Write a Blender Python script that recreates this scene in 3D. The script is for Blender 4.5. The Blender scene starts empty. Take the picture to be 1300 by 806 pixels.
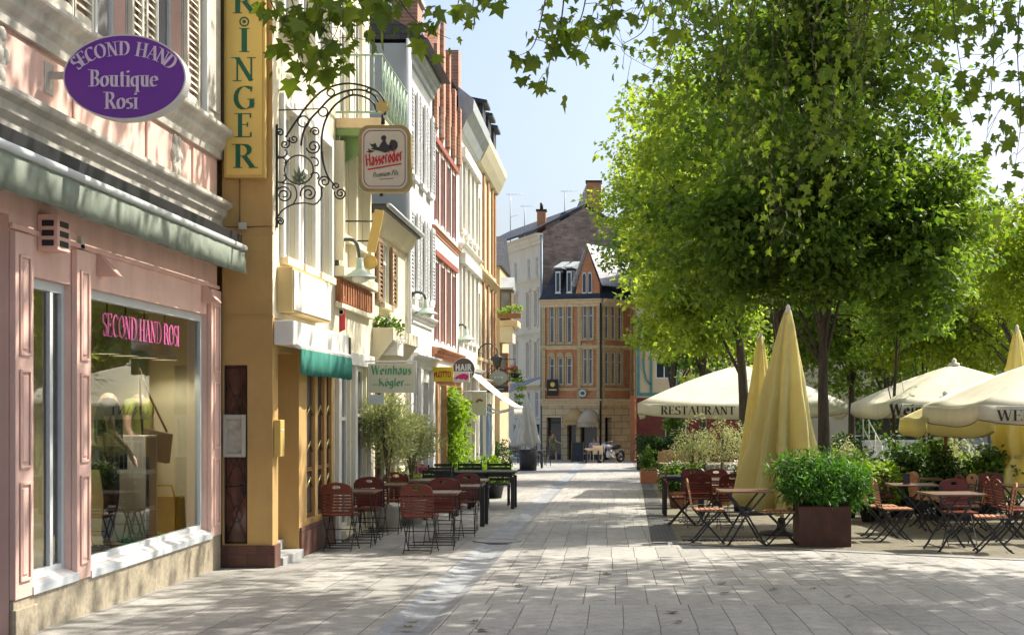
import bpy, math, random
import numpy as np
from mathutils import Vector, Matrix, Euler

R = math.radians
SC = bpy.context.scene
COL = SC.collection
rng = random.Random(7)
PI = math.pi

# ------------------------------------------------------------------ camera geometry
FPX, CX, CY, HC, SL = 1800.0, 780.0, 517.0, 1.5, 0.01778   # lens in photo pixels, vanishing point, eye height, street slope

def px(x, y, Y):
    return Vector(((x - CX) * Y / FPX, Y, HC - (y - CY) * Y / FPX))

def gz(Y):
    return -SL * Y

def gY(y):
    return 2700.0 / (y - 549.0)

def gp(x, y):
    Y = gY(y)
    return Vector(((x - CX) * Y / FPX, Y, gz(Y)))

def g(X, Y):
    return Vector((X, Y, gz(Y)))

# ------------------------------------------------------------------ materials
MATS = {}

def mat(name, color, rough=0.7, var=0.12, scale=3.0, bump=0.0, bscale=40.0, metal=0.0, spec=0.4, stretch=(1, 1, 1), dirt=None, dirt_amt=0.35):
    if name in MATS:
        return MATS[name]
    m = bpy.data.materials.new(name)
    m.use_nodes = True
    nt = m.node_tree
    N, L = nt.nodes, nt.links
    b = N['Principled BSDF']
    b.inputs['Roughness'].default_value = rough
    b.inputs['Metallic'].default_value = metal
    b.inputs['Specular IOR Level'].default_value = spec
    tc = N.new('ShaderNodeTexCoord')
    mp = N.new('ShaderNodeMapping')
    mp.inputs['Scale'].default_value = stretch
    L.new(tc.outputs['Object'], mp.inputs['Vector'])
    nz = N.new('ShaderNodeTexNoise')
    nz.inputs['Scale'].default_value = scale
    nz.inputs['Detail'].default_value = 5
    nz.inputs['Roughness'].default_value = 0.6
    L.new(mp.outputs['Vector'], nz.inputs['Vector'])
    cr = N.new('ShaderNodeValToRGB')
    c = Vector(color[:3])
    lo = c * (1 - var)
    hi = c * (1 + var)
    cr.color_ramp.elements[0].position = 0.3
    cr.color_ramp.elements[1].position = 0.7
    cr.color_ramp.elements[0].color = (*lo, 1)
    cr.color_ramp.elements[1].color = (*[min(0.9, v) for v in hi], 1)
    L.new(nz.outputs['Fac'], cr.inputs['Fac'])
    out = cr.outputs['Color']
    if dirt is not None:
        n2 = N.new('ShaderNodeTexNoise')
        n2.inputs['Scale'].default_value = scale * 0.35
        n2.inputs['Detail'].default_value = 8
        n2.inputs['Roughness'].default_value = 0.7
        mp2 = N.new('ShaderNodeMapping')
        mp2.inputs['Scale'].default_value = (1.6, 1.6, 0.22)
        L.new(tc.outputs['Object'], mp2.inputs['Vector'])
        L.new(mp2.outputs['Vector'], n2.inputs['Vector'])
        r2 = N.new('ShaderNodeValToRGB')
        r2.color_ramp.elements[0].position = 0.44
        r2.color_ramp.elements[1].position = 0.68
        r2.color_ramp.elements[0].color = (0, 0, 0, 1)
        r2.color_ramp.elements[1].color = (dirt_amt,) * 3 + (1,)
        L.new(n2.outputs['Fac'], r2.inputs['Fac'])
        mx = N.new('ShaderNodeMix')
        mx.data_type = 'RGBA'
        L.new(r2.outputs['Color'], mx.inputs[0])
        L.new(out, mx.inputs[6])
        mx.inputs[7].default_value = (*dirt, 1)
        out = mx.outputs[2]
    L.new(out, b.inputs['Base Color'])
    if bump:
        nb = N.new('ShaderNodeTexNoise')
        nb.inputs['Scale'].default_value = bscale
        nb.inputs['Detail'].default_value = 4
        L.new(mp.outputs['Vector'], nb.inputs['Vector'])
        bp = N.new('ShaderNodeBump')
        bp.inputs['Strength'].default_value = bump
        bp.inputs['Distance'].default_value = 0.01
        L.new(nb.outputs['Fac'], bp.inputs['Height'])
        L.new(bp.outputs['Normal'], b.inputs['Normal'])
    MATS[name] = m
    return m

def leafmat(name, c1, c2, trans=0.4, rough=0.5, tcol=None):
    if name in MATS:
        return MATS[name]
    m = bpy.data.materials.new(name)
    m.use_nodes = True
    nt = m.node_tree
    N, L = nt.nodes, nt.links
    b = N['Principled BSDF']
    b.inputs['Roughness'].default_value = rough
    b.inputs['Specular IOR Level'].default_value = 0.35
    geo = N.new('ShaderNodeNewGeometry')
    cr = N.new('ShaderNodeValToRGB')
    cr.color_ramp.elements[0].color = (*c1, 1)
    cr.color_ramp.elements[1].color = (*c2, 1)
    L.new(geo.outputs['Random Per Island'], cr.inputs['Fac'])
    L.new(cr.outputs['Color'], b.inputs['Base Color'])
    tr = N.new('ShaderNodeBsdfTranslucent')
    hs = N.new('ShaderNodeMix')
    hs.data_type = 'RGBA'
    hs.blend_type = 'MULTIPLY'
    hs.inputs[0].default_value = 1.0
    L.new(cr.outputs['Color'], hs.inputs[6])
    t = tcol or (1.85, 1.75, 0.62)
    hs.inputs[7].default_value = (*t, 1)
    L.new(hs.outputs[2], tr.inputs['Color'])
    mx = N.new('ShaderNodeMixShader')
    mx.inputs[0].default_value = trans
    L.new(b.outputs[0], mx.inputs[1])
    L.new(tr.outputs[0], mx.inputs[2])
    L.new(mx.outputs[0], N['Material Output'].inputs['Surface'])
    MATS[name] = m
    return m

def clothmat(name, color, trans=0.25, var=0.05, scale=2.0, rough=0.85, bump=0.15):
    m = mat(name, color, rough, var, scale, bump, 25.0)
    nt = m.node_tree
    N, L = nt.nodes, nt.links
    tr = N.new('ShaderNodeBsdfTranslucent')
    tr.inputs['Color'].default_value = (*color, 1)
    mx = N.new('ShaderNodeMixShader')
    mx.inputs[0].default_value = trans
    L.new(N['Principled BSDF'].outputs[0], mx.inputs[1])
    L.new(tr.outputs[0], mx.inputs[2])
    L.new(mx.outputs[0], N['Material Output'].inputs['Surface'])
    return m

def glassmat(name, ior=1.7, tint=(0.95, 0.97, 0.96)):
    if name in MATS:
        return MATS[name]
    m = bpy.data.materials.new(name)
    m.use_nodes = True
    nt = m.node_tree
    N, L = nt.nodes, nt.links
    N.remove(N['Principled BSDF'])
    tp = N.new('ShaderNodeBsdfTransparent')
    tp.inputs['Color'].default_value = (*tint, 1)
    gl = N.new('ShaderNodeBsdfGlossy')
    gl.inputs['Roughness'].default_value = 0.01
    fr = N.new('ShaderNodeFresnel')
    fr.inputs['IOR'].default_value = ior
    mx = N.new('ShaderNodeMixShader')
    L.new(fr.outputs[0], mx.inputs[0])
    L.new(tp.outputs[0], mx.inputs[1])
    L.new(gl.outputs[0], mx.inputs[2])
    L.new(mx.outputs[0], N['Material Output'].inputs['Surface'])
    MATS[name] = m
    return m

def brickmat(name, c1, c2, mortar, bw, bh, ms=0.01, axes='XZ', rough=0.85, offset=0.5, var=0.35, bump=0.4, nscale=1.2, squash=1.0, spots=1.0):
    """brick / slab pattern laid out in object space"""
    if name in MATS:
        return MATS[name]
    m = bpy.data.materials.new(name)
    m.use_nodes = True
    nt = m.node_tree
    N, L = nt.nodes, nt.links
    b = N['Principled BSDF']
    b.inputs['Roughness'].default_value = rough
    b.inputs['Specular IOR Level'].default_value = 0.3
    tc = N.new('ShaderNodeTexCoord')
    sp = N.new('ShaderNodeSeparateXYZ')
    cb = N.new('ShaderNodeCombineXYZ')
    L.new(tc.outputs['Object'], sp.inputs[0])
    L.new(sp.outputs['XYZ'.index(axes[0])], cb.inputs[0])
    L.new(sp.outputs['XYZ'.index(axes[1])], cb.inputs[1])
    br = N.new('ShaderNodeTexBrick')
    br.inputs['Scale'].default_value = 1.0
    br.inputs['Brick Width'].default_value = bw
    br.inputs['Row Height'].default_value = bh
    br.inputs['Mortar Size'].default_value = ms
    br.inputs['Mortar Smooth'].default_value = 0.15
    br.inputs['Color1'].default_value = (*c1, 1)
    br.inputs['Color2'].default_value = (*c2, 1)
    br.inputs['Mortar'].default_value = (*mortar, 1)
    br.offset = offset
    br.squash = squash
    dn = N.new('ShaderNodeTexNoise')
    dn.inputs['Scale'].default_value = 5.0
    dn.inputs['Detail'].default_value = 3
    L.new(cb.outputs[0], dn.inputs['Vector'])
    va = N.new('ShaderNodeVectorMath'); va.operation = 'MULTIPLY_ADD'
    L.new(dn.outputs['Color'], va.inputs[0])
    va.inputs[1].default_value = (bw * .04, bh * .02, 0)
    L.new(cb.outputs[0], va.inputs[2])
    L.new(va.outputs[0], br.inputs['Vector'])
    nz = N.new('ShaderNodeTexNoise')
    nz.inputs['Scale'].default_value = nscale
    nz.inputs['Detail'].default_value = 9
    nz.inputs['Roughness'].default_value = 0.65
    L.new(tc.outputs['Object'], nz.inputs['Vector'])
    cr = N.new('ShaderNodeValToRGB')
    cr.color_ramp.elements[0].position = 0.3
    cr.color_ramp.elements[1].position = 0.72
    cr.color_ramp.elements[0].color = (1 - var,) * 3 + (1,)
    cr.color_ramp.elements[1].color = (1 + var * 0.4,) * 3 + (1,)
    L.new(nz.outputs['Fac'], cr.inputs['Fac'])
    mx = N.new('ShaderNodeMix')
    mx.data_type = 'RGBA'
    mx.blend_type = 'MULTIPLY'
    mx.inputs[0].default_value = 1
    L.new(br.outputs['Color'], mx.inputs[6])
    L.new(cr.outputs['Color'], mx.inputs[7])
    # small dark specks and spots
    n3 = N.new('ShaderNodeTexNoise')
    n3.inputs['Scale'].default_value = nscale * 22
    n3.inputs['Detail'].default_value = 3
    L.new(tc.outputs['Object'], n3.inputs['Vector'])
    r3 = N.new('ShaderNodeValToRGB')
    r3.color_ramp.elements[0].position = 0.28
    r3.color_ramp.elements[1].position = 0.5
    r3.color_ramp.elements[0].color = (0.6, 0.6, 0.6, 1)
    r3.color_ramp.elements[1].color = (1, 1, 1, 1)
    L.new(n3.outputs['Fac'], r3.inputs['Fac'])
    m3 = N.new('ShaderNodeMix')
    m3.data_type = 'RGBA'
    m3.blend_type = 'MULTIPLY'
    m3.inputs[0].default_value = 1
    L.new(mx.outputs[2], m3.inputs[6])
    L.new(r3.outputs['Color'], m3.inputs[7])
    vo = N.new('ShaderNodeTexVoronoi')
    vo.inputs['Scale'].default_value = 2.6
    L.new(tc.outputs['Object'], vo.inputs['Vector'])
    r4 = N.new('ShaderNodeValToRGB')
    r4.color_ramp.elements[0].position = 0.045
    r4.color_ramp.elements[1].position = 0.075
    g_ = spots
    r4.color_ramp.elements[0].color = (g_, g_, g_, 1)
    r4.color_ramp.elements[1].color = (1, 1, 1, 1)
    L.new(vo.outputs['Distance'], r4.inputs['Fac'])
    m4 = N.new('ShaderNodeMix')
    m4.data_type = 'RGBA'
    m4.blend_type = 'MULTIPLY'
    m4.inputs[0].default_value = 1
    L.new(m3.outputs[2], m4.inputs[6])
    L.new(r4.outputs['Color'], m4.inputs[7])
    L.new(m4.outputs[2], b.inputs['Base Color'])
    if bump:
        inv = N.new('ShaderNodeMath')
        inv.operation = 'SUBTRACT'
        inv.inputs[0].default_value = 1.0
        L.new(br.outputs['Fac'], inv.inputs[1])
        ad = N.new('ShaderNodeMath')
        ad.operation = 'MULTIPLY_ADD'
        L.new(n3.outputs['Fac'], ad.inputs[0])
        ad.inputs[1].default_value = 0.25
        L.new(inv.outputs[0], ad.inputs[2])
        bp = N.new('ShaderNodeBump')
        bp.inputs['Strength'].default_value = bump
        bp.inputs['Distance'].default_value = 0.008
        L.new(ad.outputs[0], bp.inputs['Height'])
        L.new(bp.outputs['Normal'], b.inputs['Normal'])
    MATS[name] = m
    return m

def slabmat(name, c1, c2, joint, w, l, jx=.006, jy=.004, rough=.6, ykeep=.45):
    """long stone slabs in courses; every course is shifted by its own amount, joints vary in depth"""
    m = bpy.data.materials.new(name)
    m.use_nodes = True
    nt = m.node_tree
    N, L = nt.nodes, nt.links
    b = N['Principled BSDF']
    def math(op, a, b_=None, c=None):
        n = N.new('ShaderNodeMath'); n.operation = op
        for i, v in enumerate((a, b_, c)):
            if v is None: continue
            if isinstance(v, (int, float)): n.inputs[i].default_value = v
            else: L.new(v, n.inputs[i])
        return n.outputs[0]
    def noise(scale, detail, vec, rough_=.6):
        n = N.new('ShaderNodeTexNoise')
        n.inputs['Scale'].default_value = scale; n.inputs['Detail'].default_value = detail; n.inputs['Roughness'].default_value = rough_
        L.new(vec, n.inputs['Vector']); return n.outputs['Fac']
    tc = N.new('ShaderNodeTexCoord'); sp = N.new('ShaderNodeSeparateXYZ'); L.new(tc.outputs['Object'], sp.inputs[0])
    wob = noise(4.0, 3, tc.outputs['Object'])
    x = math('MULTIPLY_ADD', wob, .006, sp.outputs[0]); y = math('MULTIPLY_ADD', wob, .02, sp.outputs[1])
    ry = math('DIVIDE', y, l); row = math('FLOOR', ry); fy = math('FRACT', ry)
    wn_ = N.new('ShaderNodeTexWhiteNoise'); wn_.noise_dimensions = '1D'; L.new(row, wn_.inputs['W'])
    rx = math('ADD', math('DIVIDE', x, w), math('MULTIPLY', wn_.outputs['Value'], 3.0)); col = math('FLOOR', rx); fx = math('FRACT', rx)
    cb = N.new('ShaderNodeCombineXYZ'); L.new(row, cb.inputs[0]); L.new(col, cb.inputs[1])
    w2 = N.new('ShaderNodeTexWhiteNoise'); w2.noise_dimensions = '2D'; L.new(cb.outputs[0], w2.inputs['Vector'])
    dx = math('MULTIPLY', math('MINIMUM', fx, math('SUBTRACT', 1.0, fx)), w)
    dy = math('MULTIPLY', math('MINIMUM', fy, math('SUBTRACT', 1.0, fy)), l)
    jw = math('MULTIPLY_ADD', noise(2.2, 2, tc.outputs['Object']), jx * 1.4, jx * .3)
    mx_ = math('SUBTRACT', 1.0, math('DIVIDE', dx, jw)); mx_.node.use_clamp = True
    my_ = math('MULTIPLY', math('SUBTRACT', 1.0, math('DIVIDE', dy, jy)), ykeep); my_.node.use_clamp = True
    mask = math('MINIMUM', math('MULTIPLY', math('MAXIMUM', mx_, my_), 1.8), 1.0)
    def mix(f, a, b_, blend='MIX'):
        n = N.new('ShaderNodeMix'); n.data_type = 'RGBA'; n.blend_type = blend
        if isinstance(f, (int, float)): n.inputs[0].default_value = f
        else: L.new(f, n.inputs[0])
        for i, v in ((6, a), (7, b_)):
            if isinstance(v, tuple): n.inputs[i].default_value = (*v, 1)
            else: L.new(v, n.inputs[i])
        return n.outputs[2]
    def ramp(f, p0, p1, v0, v1):
        r = N.new('ShaderNodeValToRGB'); r.color_ramp.elements[0].position = p0; r.color_ramp.elements[1].position = p1
        r.color_ramp.elements[0].color = (v0, v0, v0, 1); r.color_ramp.elements[1].color = (v1, v1, v1, 1)
        L.new(f, r.inputs['Fac']); return r.outputs['Color']
    c = mix(w2.outputs['Value'], c1, c2)
    c = mix(1.0, c, ramp(noise(.55, 8, tc.outputs['Object'], .7), .32, .68, .72, 1.08), 'MULTIPLY')
    c = mix(1.0, c, ramp(noise(9, 6, tc.outputs['Object'], .7), .34, .6, .72, 1.04), 'MULTIPLY')
    c = mix(1.0, c, ramp(noise(70, 2, tc.outputs['Object']), .3, .55, .70, 1.03), 'MULTIPLY')
    vo = N.new('ShaderNodeTexVoronoi'); vo.inputs['Scale'].default_value = 1.7; L.new(tc.outputs['Object'], vo.inputs['Vector'])
    c = mix(1.0, c, ramp(vo.outputs['Distance'], .035, .055, .38, 1.0), 'MULTIPLY')
    c = mix(mask, c, joint)
    L.new(c, b.inputs['Base Color'])
    L.new(ramp(noise(3, 5, tc.outputs['Object']), .3, .7, rough - .12, rough + .14), b.inputs['Roughness'])
    bp = N.new('ShaderNodeBump'); bp.inputs['Strength'].default_value = .55; bp.inputs['Distance'].default_value = .008
    L.new(math('SUBTRACT', math('MULTIPLY_ADD', noise(45, 3, tc.outputs['Object']), .35, math('MULTIPLY', w2.outputs['Value'], .25)), mask), bp.inputs['Height'])
    L.new(bp.outputs['Normal'], b.inputs['Normal'])
    return m

# ------------------------------------------------------------------ objects
def tag(o, label=None, cat=None, group=None, kind=None):
    if label: o['label'] = label
    if cat: o['category'] = cat
    if group: o['group'] = group
    if kind: o['kind'] = kind
    return o

def empty(name, loc, label, cat, group=None):
    o = bpy.data.objects.new(name, None)
    o.empty_display_size = 0.2
    o.location = loc
    COL.objects.link(o)
    return tag(o, label, cat, group)

def copy_tree(o, loc=None, rz=None, label=None, parent=None, scale=None):
    c = o.copy()
    COL.objects.link(c)
    if parent is not None:
        c.parent = parent
    for ch in list(o.children):
        copy_tree(ch, parent=c)
    if loc is not None: c.location = loc
    if rz is not None: c.rotation_euler = (o.rotation_euler.x, o.rotation_euler.y, rz)
    if scale is not None: c.scale = (scale,) * 3
    if label: c['label'] = label
    return c

class MB:
    def __init__(s):
        s.v, s.f, s.mi, s.sm = [], [], [], []
        s.xf = None
    def add(s, vs, fs, m=0, smooth=False):
        o = len(s.v)
        if s.xf is not None:
            vs = [s.xf @ Vector(p) for p in vs]
        s.v += [tuple(p) for p in vs]
        for f in fs:
            s.f.append([i + o for i in f])
            s.mi.append(m)
            s.sm.append(smooth)
        return s
    def poly(s, pts, m=0):
        return s.add(pts, [list(range(len(pts)))], m)
    def box(s, x0, x1, y0, y1, z0, z1, m=0):
        vs = [(x, y, z) for z in (z0, z1) for y in (y0, y1) for x in (x0, x1)]
        return s.add(vs, [(0, 2, 3, 1), (4, 5, 7, 6), (0, 1, 5, 4), (2, 6, 7, 3), (0, 4, 6, 2), (1, 3, 7, 5)], m)
    def obox(s, M, sx, sy, sz, m=0):
        vs = [M @ Vector((x * sx / 2, y * sy / 2, z * sz / 2)) for z in (-1, 1) for y in (-1, 1) for x in (-1, 1)]
        return s.add(vs, [(0, 2, 3, 1), (4, 5, 7, 6), (0, 1, 5, 4), (2, 6, 7, 3), (0, 4, 6, 2), (1, 3, 7, 5)], m)
    def bar(s, a, b, w, t, up=(0, 0, 1), m=0):
        """rectangular bar from a to b, w across (perpendicular to up), t along up"""
        a, b = Vector(a), Vector(b)
        d = (b - a).normalized()
        up = Vector(up)
        sx = d.cross(up)
        if sx.length < 1e-5: sx = d.cross(Vector((1, 0, 0)))
        sx.normalize()
        uy = sx.cross(d).normalized()
        vs = []
        for p in (a, b):
            for i, j in ((-1, -1), (1, -1), (1, 1), (-1, 1)):
                vs.append(p + sx * (i * w / 2) + uy * (j * t / 2))
        return s.add(vs, [(3, 2, 1, 0), (4, 5, 6, 7), (0, 1, 5, 4), (1, 2, 6, 5), (2, 3, 7, 6), (3, 0, 4, 7)], m)
    def tube(s, pts, r, n=6, m=0, cap=True, smooth=True):
        pts = [Vector(p) for p in pts]
        rs = r if isinstance(r, (list, tuple)) else [r] * len(pts)
        vs, fs = [], []
        prev = None
        for i, p in enumerate(pts):
            if i == 0: d = pts[1] - pts[0]
            elif i == len(pts) - 1: d = pts[-1] - pts[-2]
            else: d = pts[i + 1] - pts[i - 1]
            d.normalize()
            if prev is None:
                a = d.cross(Vector((0, 0, 1)))
                if a.length < 1e-3: a = d.cross(Vector((1, 0, 0)))
            else:
                a = prev - d * prev.dot(d)
                if a.length < 1e-4: a = d.cross(Vector((1, 0, 0)))
            a.normalize()
            prev = a
            b = d.cross(a)
            for k in range(n):
                t = 2 * PI * k / n
                vs.append(p + (a * math.cos(t) + b * math.sin(t)) * rs[i])
        for i in range(len(pts) - 1):
            for k in range(n):
                k2 = (k + 1) % n
                fs.append((i * n + k, i * n + k2, (i + 1) * n + k2, (i + 1) * n + k))
        if cap:
            fs.append(tuple(reversed(range(n))))
            fs.append(tuple(range((len(pts) - 1) * n, len(pts) * n)))
        return s.add(vs, fs, m, smooth)
    def lathe(s, prof, c=(0, 0, 0), n=20, m=0, smooth=True, axis='Z', mod=None):
        vs, fs = [], []
        c = Vector(c)
        for i, (r, z) in enumerate(prof):
            for k in range(n):
                t = 2 * PI * k / n
                rr = r if mod is None else r * mod(t, z)
                if axis == 'Z': vs.append(c + Vector((rr * math.cos(t), rr * math.sin(t), z)))
                elif axis == 'X': vs.append(c + Vector((z, rr * math.cos(t), rr * math.sin(t))))
                else: vs.append(c + Vector((rr * math.cos(t), z, rr * math.sin(t))))
        for i in range(len(prof) - 1):
            for k in range(n):
                k2 = (k + 1) % n
                q = (i * n + k, i * n + k2, (i + 1) * n + k2, (i + 1) * n + k)
                fs.append(q if axis != 'Y' else q[::-1])
        fs.append(tuple(reversed(range(n))))
        fs.append(tuple(range((len(prof) - 1) * n, len(prof) * n)))
        return s.add(vs, fs, m, smooth)
    def ball(s, c, rx, ry=None, rz=None, n=12, k=8, m=0):
        ry = ry or rx; rz = rz or rx
        prof = [(math.sin(PI * i / k), -math.cos(PI * i / k)) for i in range(k + 1)]
        prof[0] = (0.01, -1); prof[-1] = (0.01, 1)
        t = MB().lathe(prof, n=n)
        return s.add([Vector((p[0] * rx, p[1] * ry, p[2] * rz)) + Vector(c) for p in t.v], t.f, m, True)
    def prism(s, pts, d, m=0, side=None):
        """extrude a planar polygon by vector d"""
        d = Vector(d)
        n = len(pts)
        vs = [Vector(p) for p in pts] + [Vector(p) + d for p in pts]
        s.add(vs, [list(reversed(range(n))), list(range(n, 2 * n))], m)
        s.add(vs, [(i, (i + 1) % n, n + (i + 1) % n, n + i) for i in range(n)], m if side is None else side)
        return s
    def build(s, name, mats, parent=None, bevel=0.0, recalc=False):
        me = bpy.data.meshes.new(name)
        me.from_pydata(s.v, [], s.f)
        if not isinstance(mats, (list, tuple)): mats = [mats]
        for mm in mats: me.materials.append(mm)
        me.polygons.foreach_set('material_index', s.mi)
        me.polygons.foreach_set('use_smooth', s.sm)
        if recalc:
            import bmesh
            bm = bmesh.new(); bm.from_mesh(me)
            bmesh.ops.recalc_face_normals(bm, faces=bm.faces)
            bm.to_mesh(me); bm.free()
        me.update()
        o = bpy.data.objects.new(name, me)
        COL.objects.link(o)
        attach(o, parent)
        if bevel:
            b = o.modifiers.new('bevel', 'BEVEL')
            b.width = bevel; b.segments = 2; b.limit_method = 'ANGLE'; b.angle_limit = R(40)
        return o

def attach(o, parent):
    if parent is not None:
        o.parent = parent
        if parent.parent is None and parent.type == 'EMPTY':
            o.matrix_parent_inverse = Matrix.Translation(-Vector(parent.location))

def npmesh(name, verts, loops, sizes, mats, parent=None):
    """fast mesh from numpy arrays (verts Nx3, loop vertex indices, face sizes)"""
    me = bpy.data.meshes.new(name)
    me.vertices.add(len(verts))
    me.vertices.foreach_set('co', np.asarray(verts, dtype=np.float32).ravel())
    me.loops.add(len(loops))
    me.loops.foreach_set('vertex_index', np.asarray(loops, dtype=np.int32))
    nf = len(sizes)
    me.polygons.add(nf)
    st = np.concatenate(([0], np.cumsum(sizes)[:-1])).astype(np.int32)
    me.polygons.foreach_set('loop_start', st)
    me.polygons.foreach_set('loop_total', np.asarray(sizes, dtype=np.int32))
    if not isinstance(mats, (list, tuple)): mats = [mats]
    for mm in mats: me.materials.append(mm)
    me.update(calc_edges=True)
    o = bpy.data.objects.new(name, me)
    COL.objects.link(o)
    attach(o, parent)
    return o

# ------------------------------------------------------------------ leaves
SIMPLE = (np.array([[0, 0, 0], [0.36, 0.42, 0.10], [0, 1, -0.06], [-0.36, 0.42, 0.10]], float), [(0, 1, 2), (0, 2, 3)])
NARROW = (np.array([[0, 0, 0], [0.13, 0.45, 0.03], [0, 1, 0], [-0.13, 0.45, 0.03]], float), [(0, 1, 2), (0, 2, 3)])
_pl = [(0, 0), (0.22, -0.10), (0.62, 0.10), (0.38, 0.28), (0.74, 0.62), (0.30, 0.58), (0.0, 1.08), (-0.30, 0.58), (-0.74, 0.62), (-0.38, 0.28), (-0.62, 0.10), (-0.22, -0.10)]
PLANE = (np.array([[x * (1.08 if x > 0 else .9), y, 0.34 * abs(x) - 0.30 * x * x - 0.26 * max(0, y - 0.2) ** 2 - .1 * x] for x, y in _pl] + [[0, 0.35, -0.02]], float),
         [(12, i, (i + 1) % 12) for i in range(12)])

def leaf_mesh(name, P, D, Nn, size, shape, m, parent=None):
    """P positions, D pointing directions, Nn approximate normals, size per leaf"""
    base, faces = shape
    D = D / (np.linalg.norm(D, axis=1, keepdims=True) + 1e-9)
    S = np.cross(D, Nn)
    S /= (np.linalg.norm(S, axis=1, keepdims=True) + 1e-9)
    U = np.cross(S, D)
    k = len(base)
    V = (P[:, None, :] + size[:, None, None] * (base[None, :, 0:1] * S[:, None, :] + base[None, :, 1:2] * D[:, None, :] + base[None, :, 2:3] * U[:, None, :]))
    V = V.reshape(-1, 3)
    n = len(P)
    fa = np.array(faces)
    L = (np.arange(n)[:, None, None] * k + fa[None]).reshape(-1)
    return npmesh(name, V, L, np.full(n * len(faces), fa.shape[1]), m, parent)

def clump_leaves(centers, rad, per, rs, flat=0.6, droop=0.35):
    """scatter leaves in clumps; returns P, D, N"""
    c = np.repeat(np.asarray(centers, float), per, axis=0)
    r = np.repeat(np.asarray(rad, float), per)
    n = len(c)
    q = rs.normal(size=(n, 3))
    q /= np.linalg.norm(q, axis=1, keepdims=True)
    q *= (rs.uniform(0.15, 1.0, size=(n, 1))) ** 0.6
    q[:, 2] *= flat
    P = c + q * r[:, None]
    D = q * 0.9 + rs.normal(size=(n, 3)) * 0.55
    D[:, 2] -= droop
    Nn = rs.normal(size=(n, 3)) * 0.55
    Nn[:, 2] += 0.9
    return P, D, Nn

def blob_points(rs, n, c, r, shell=0.55, squash_low=1.0, lump=0.22):
    """points in an irregular ellipsoid, denser towards its shell"""
    d = rs.normal(size=(n, 3))
    d /= np.linalg.norm(d, axis=1, keepdims=True)
    t = shell + (1 - shell) * rs.uniform(0, 1, n) ** 0.7
    inner = rs.uniform(0, 1, n) < 0.25
    t[inner] = rs.uniform(0.15, shell, inner.sum())
    ph = rs.uniform(0, 6.28, 6)
    w = 1 + lump * (np.sin(3 * d[:, 0] + ph[0]) * np.sin(4 * d[:, 1] + ph[1]) + np.sin(5 * d[:, 2] + ph[2]) * np.sin(3.3 * d[:, 1] + ph[3])) \
        + lump * 0.6 * np.sin(9 * d[:, 0] + ph[4]) * np.sin(8 * d[:, 2] + ph[5])
    d = d * (t * w)[:, None]
    return np.asarray(c)[None] + d * np.asarray(r)[None]
# ------------------------------------------------------------------ hand drawn lettering (broad nib strokes)
def _arc(cx, cy, rx, ry, a0, a1, n=12):
    return [(cx + rx * math.cos(R(a0 + (a1 - a0) * i / n)), cy + ry * math.sin(R(a0 + (a1 - a0) * i / n))) for i in range(n + 1)]

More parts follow.
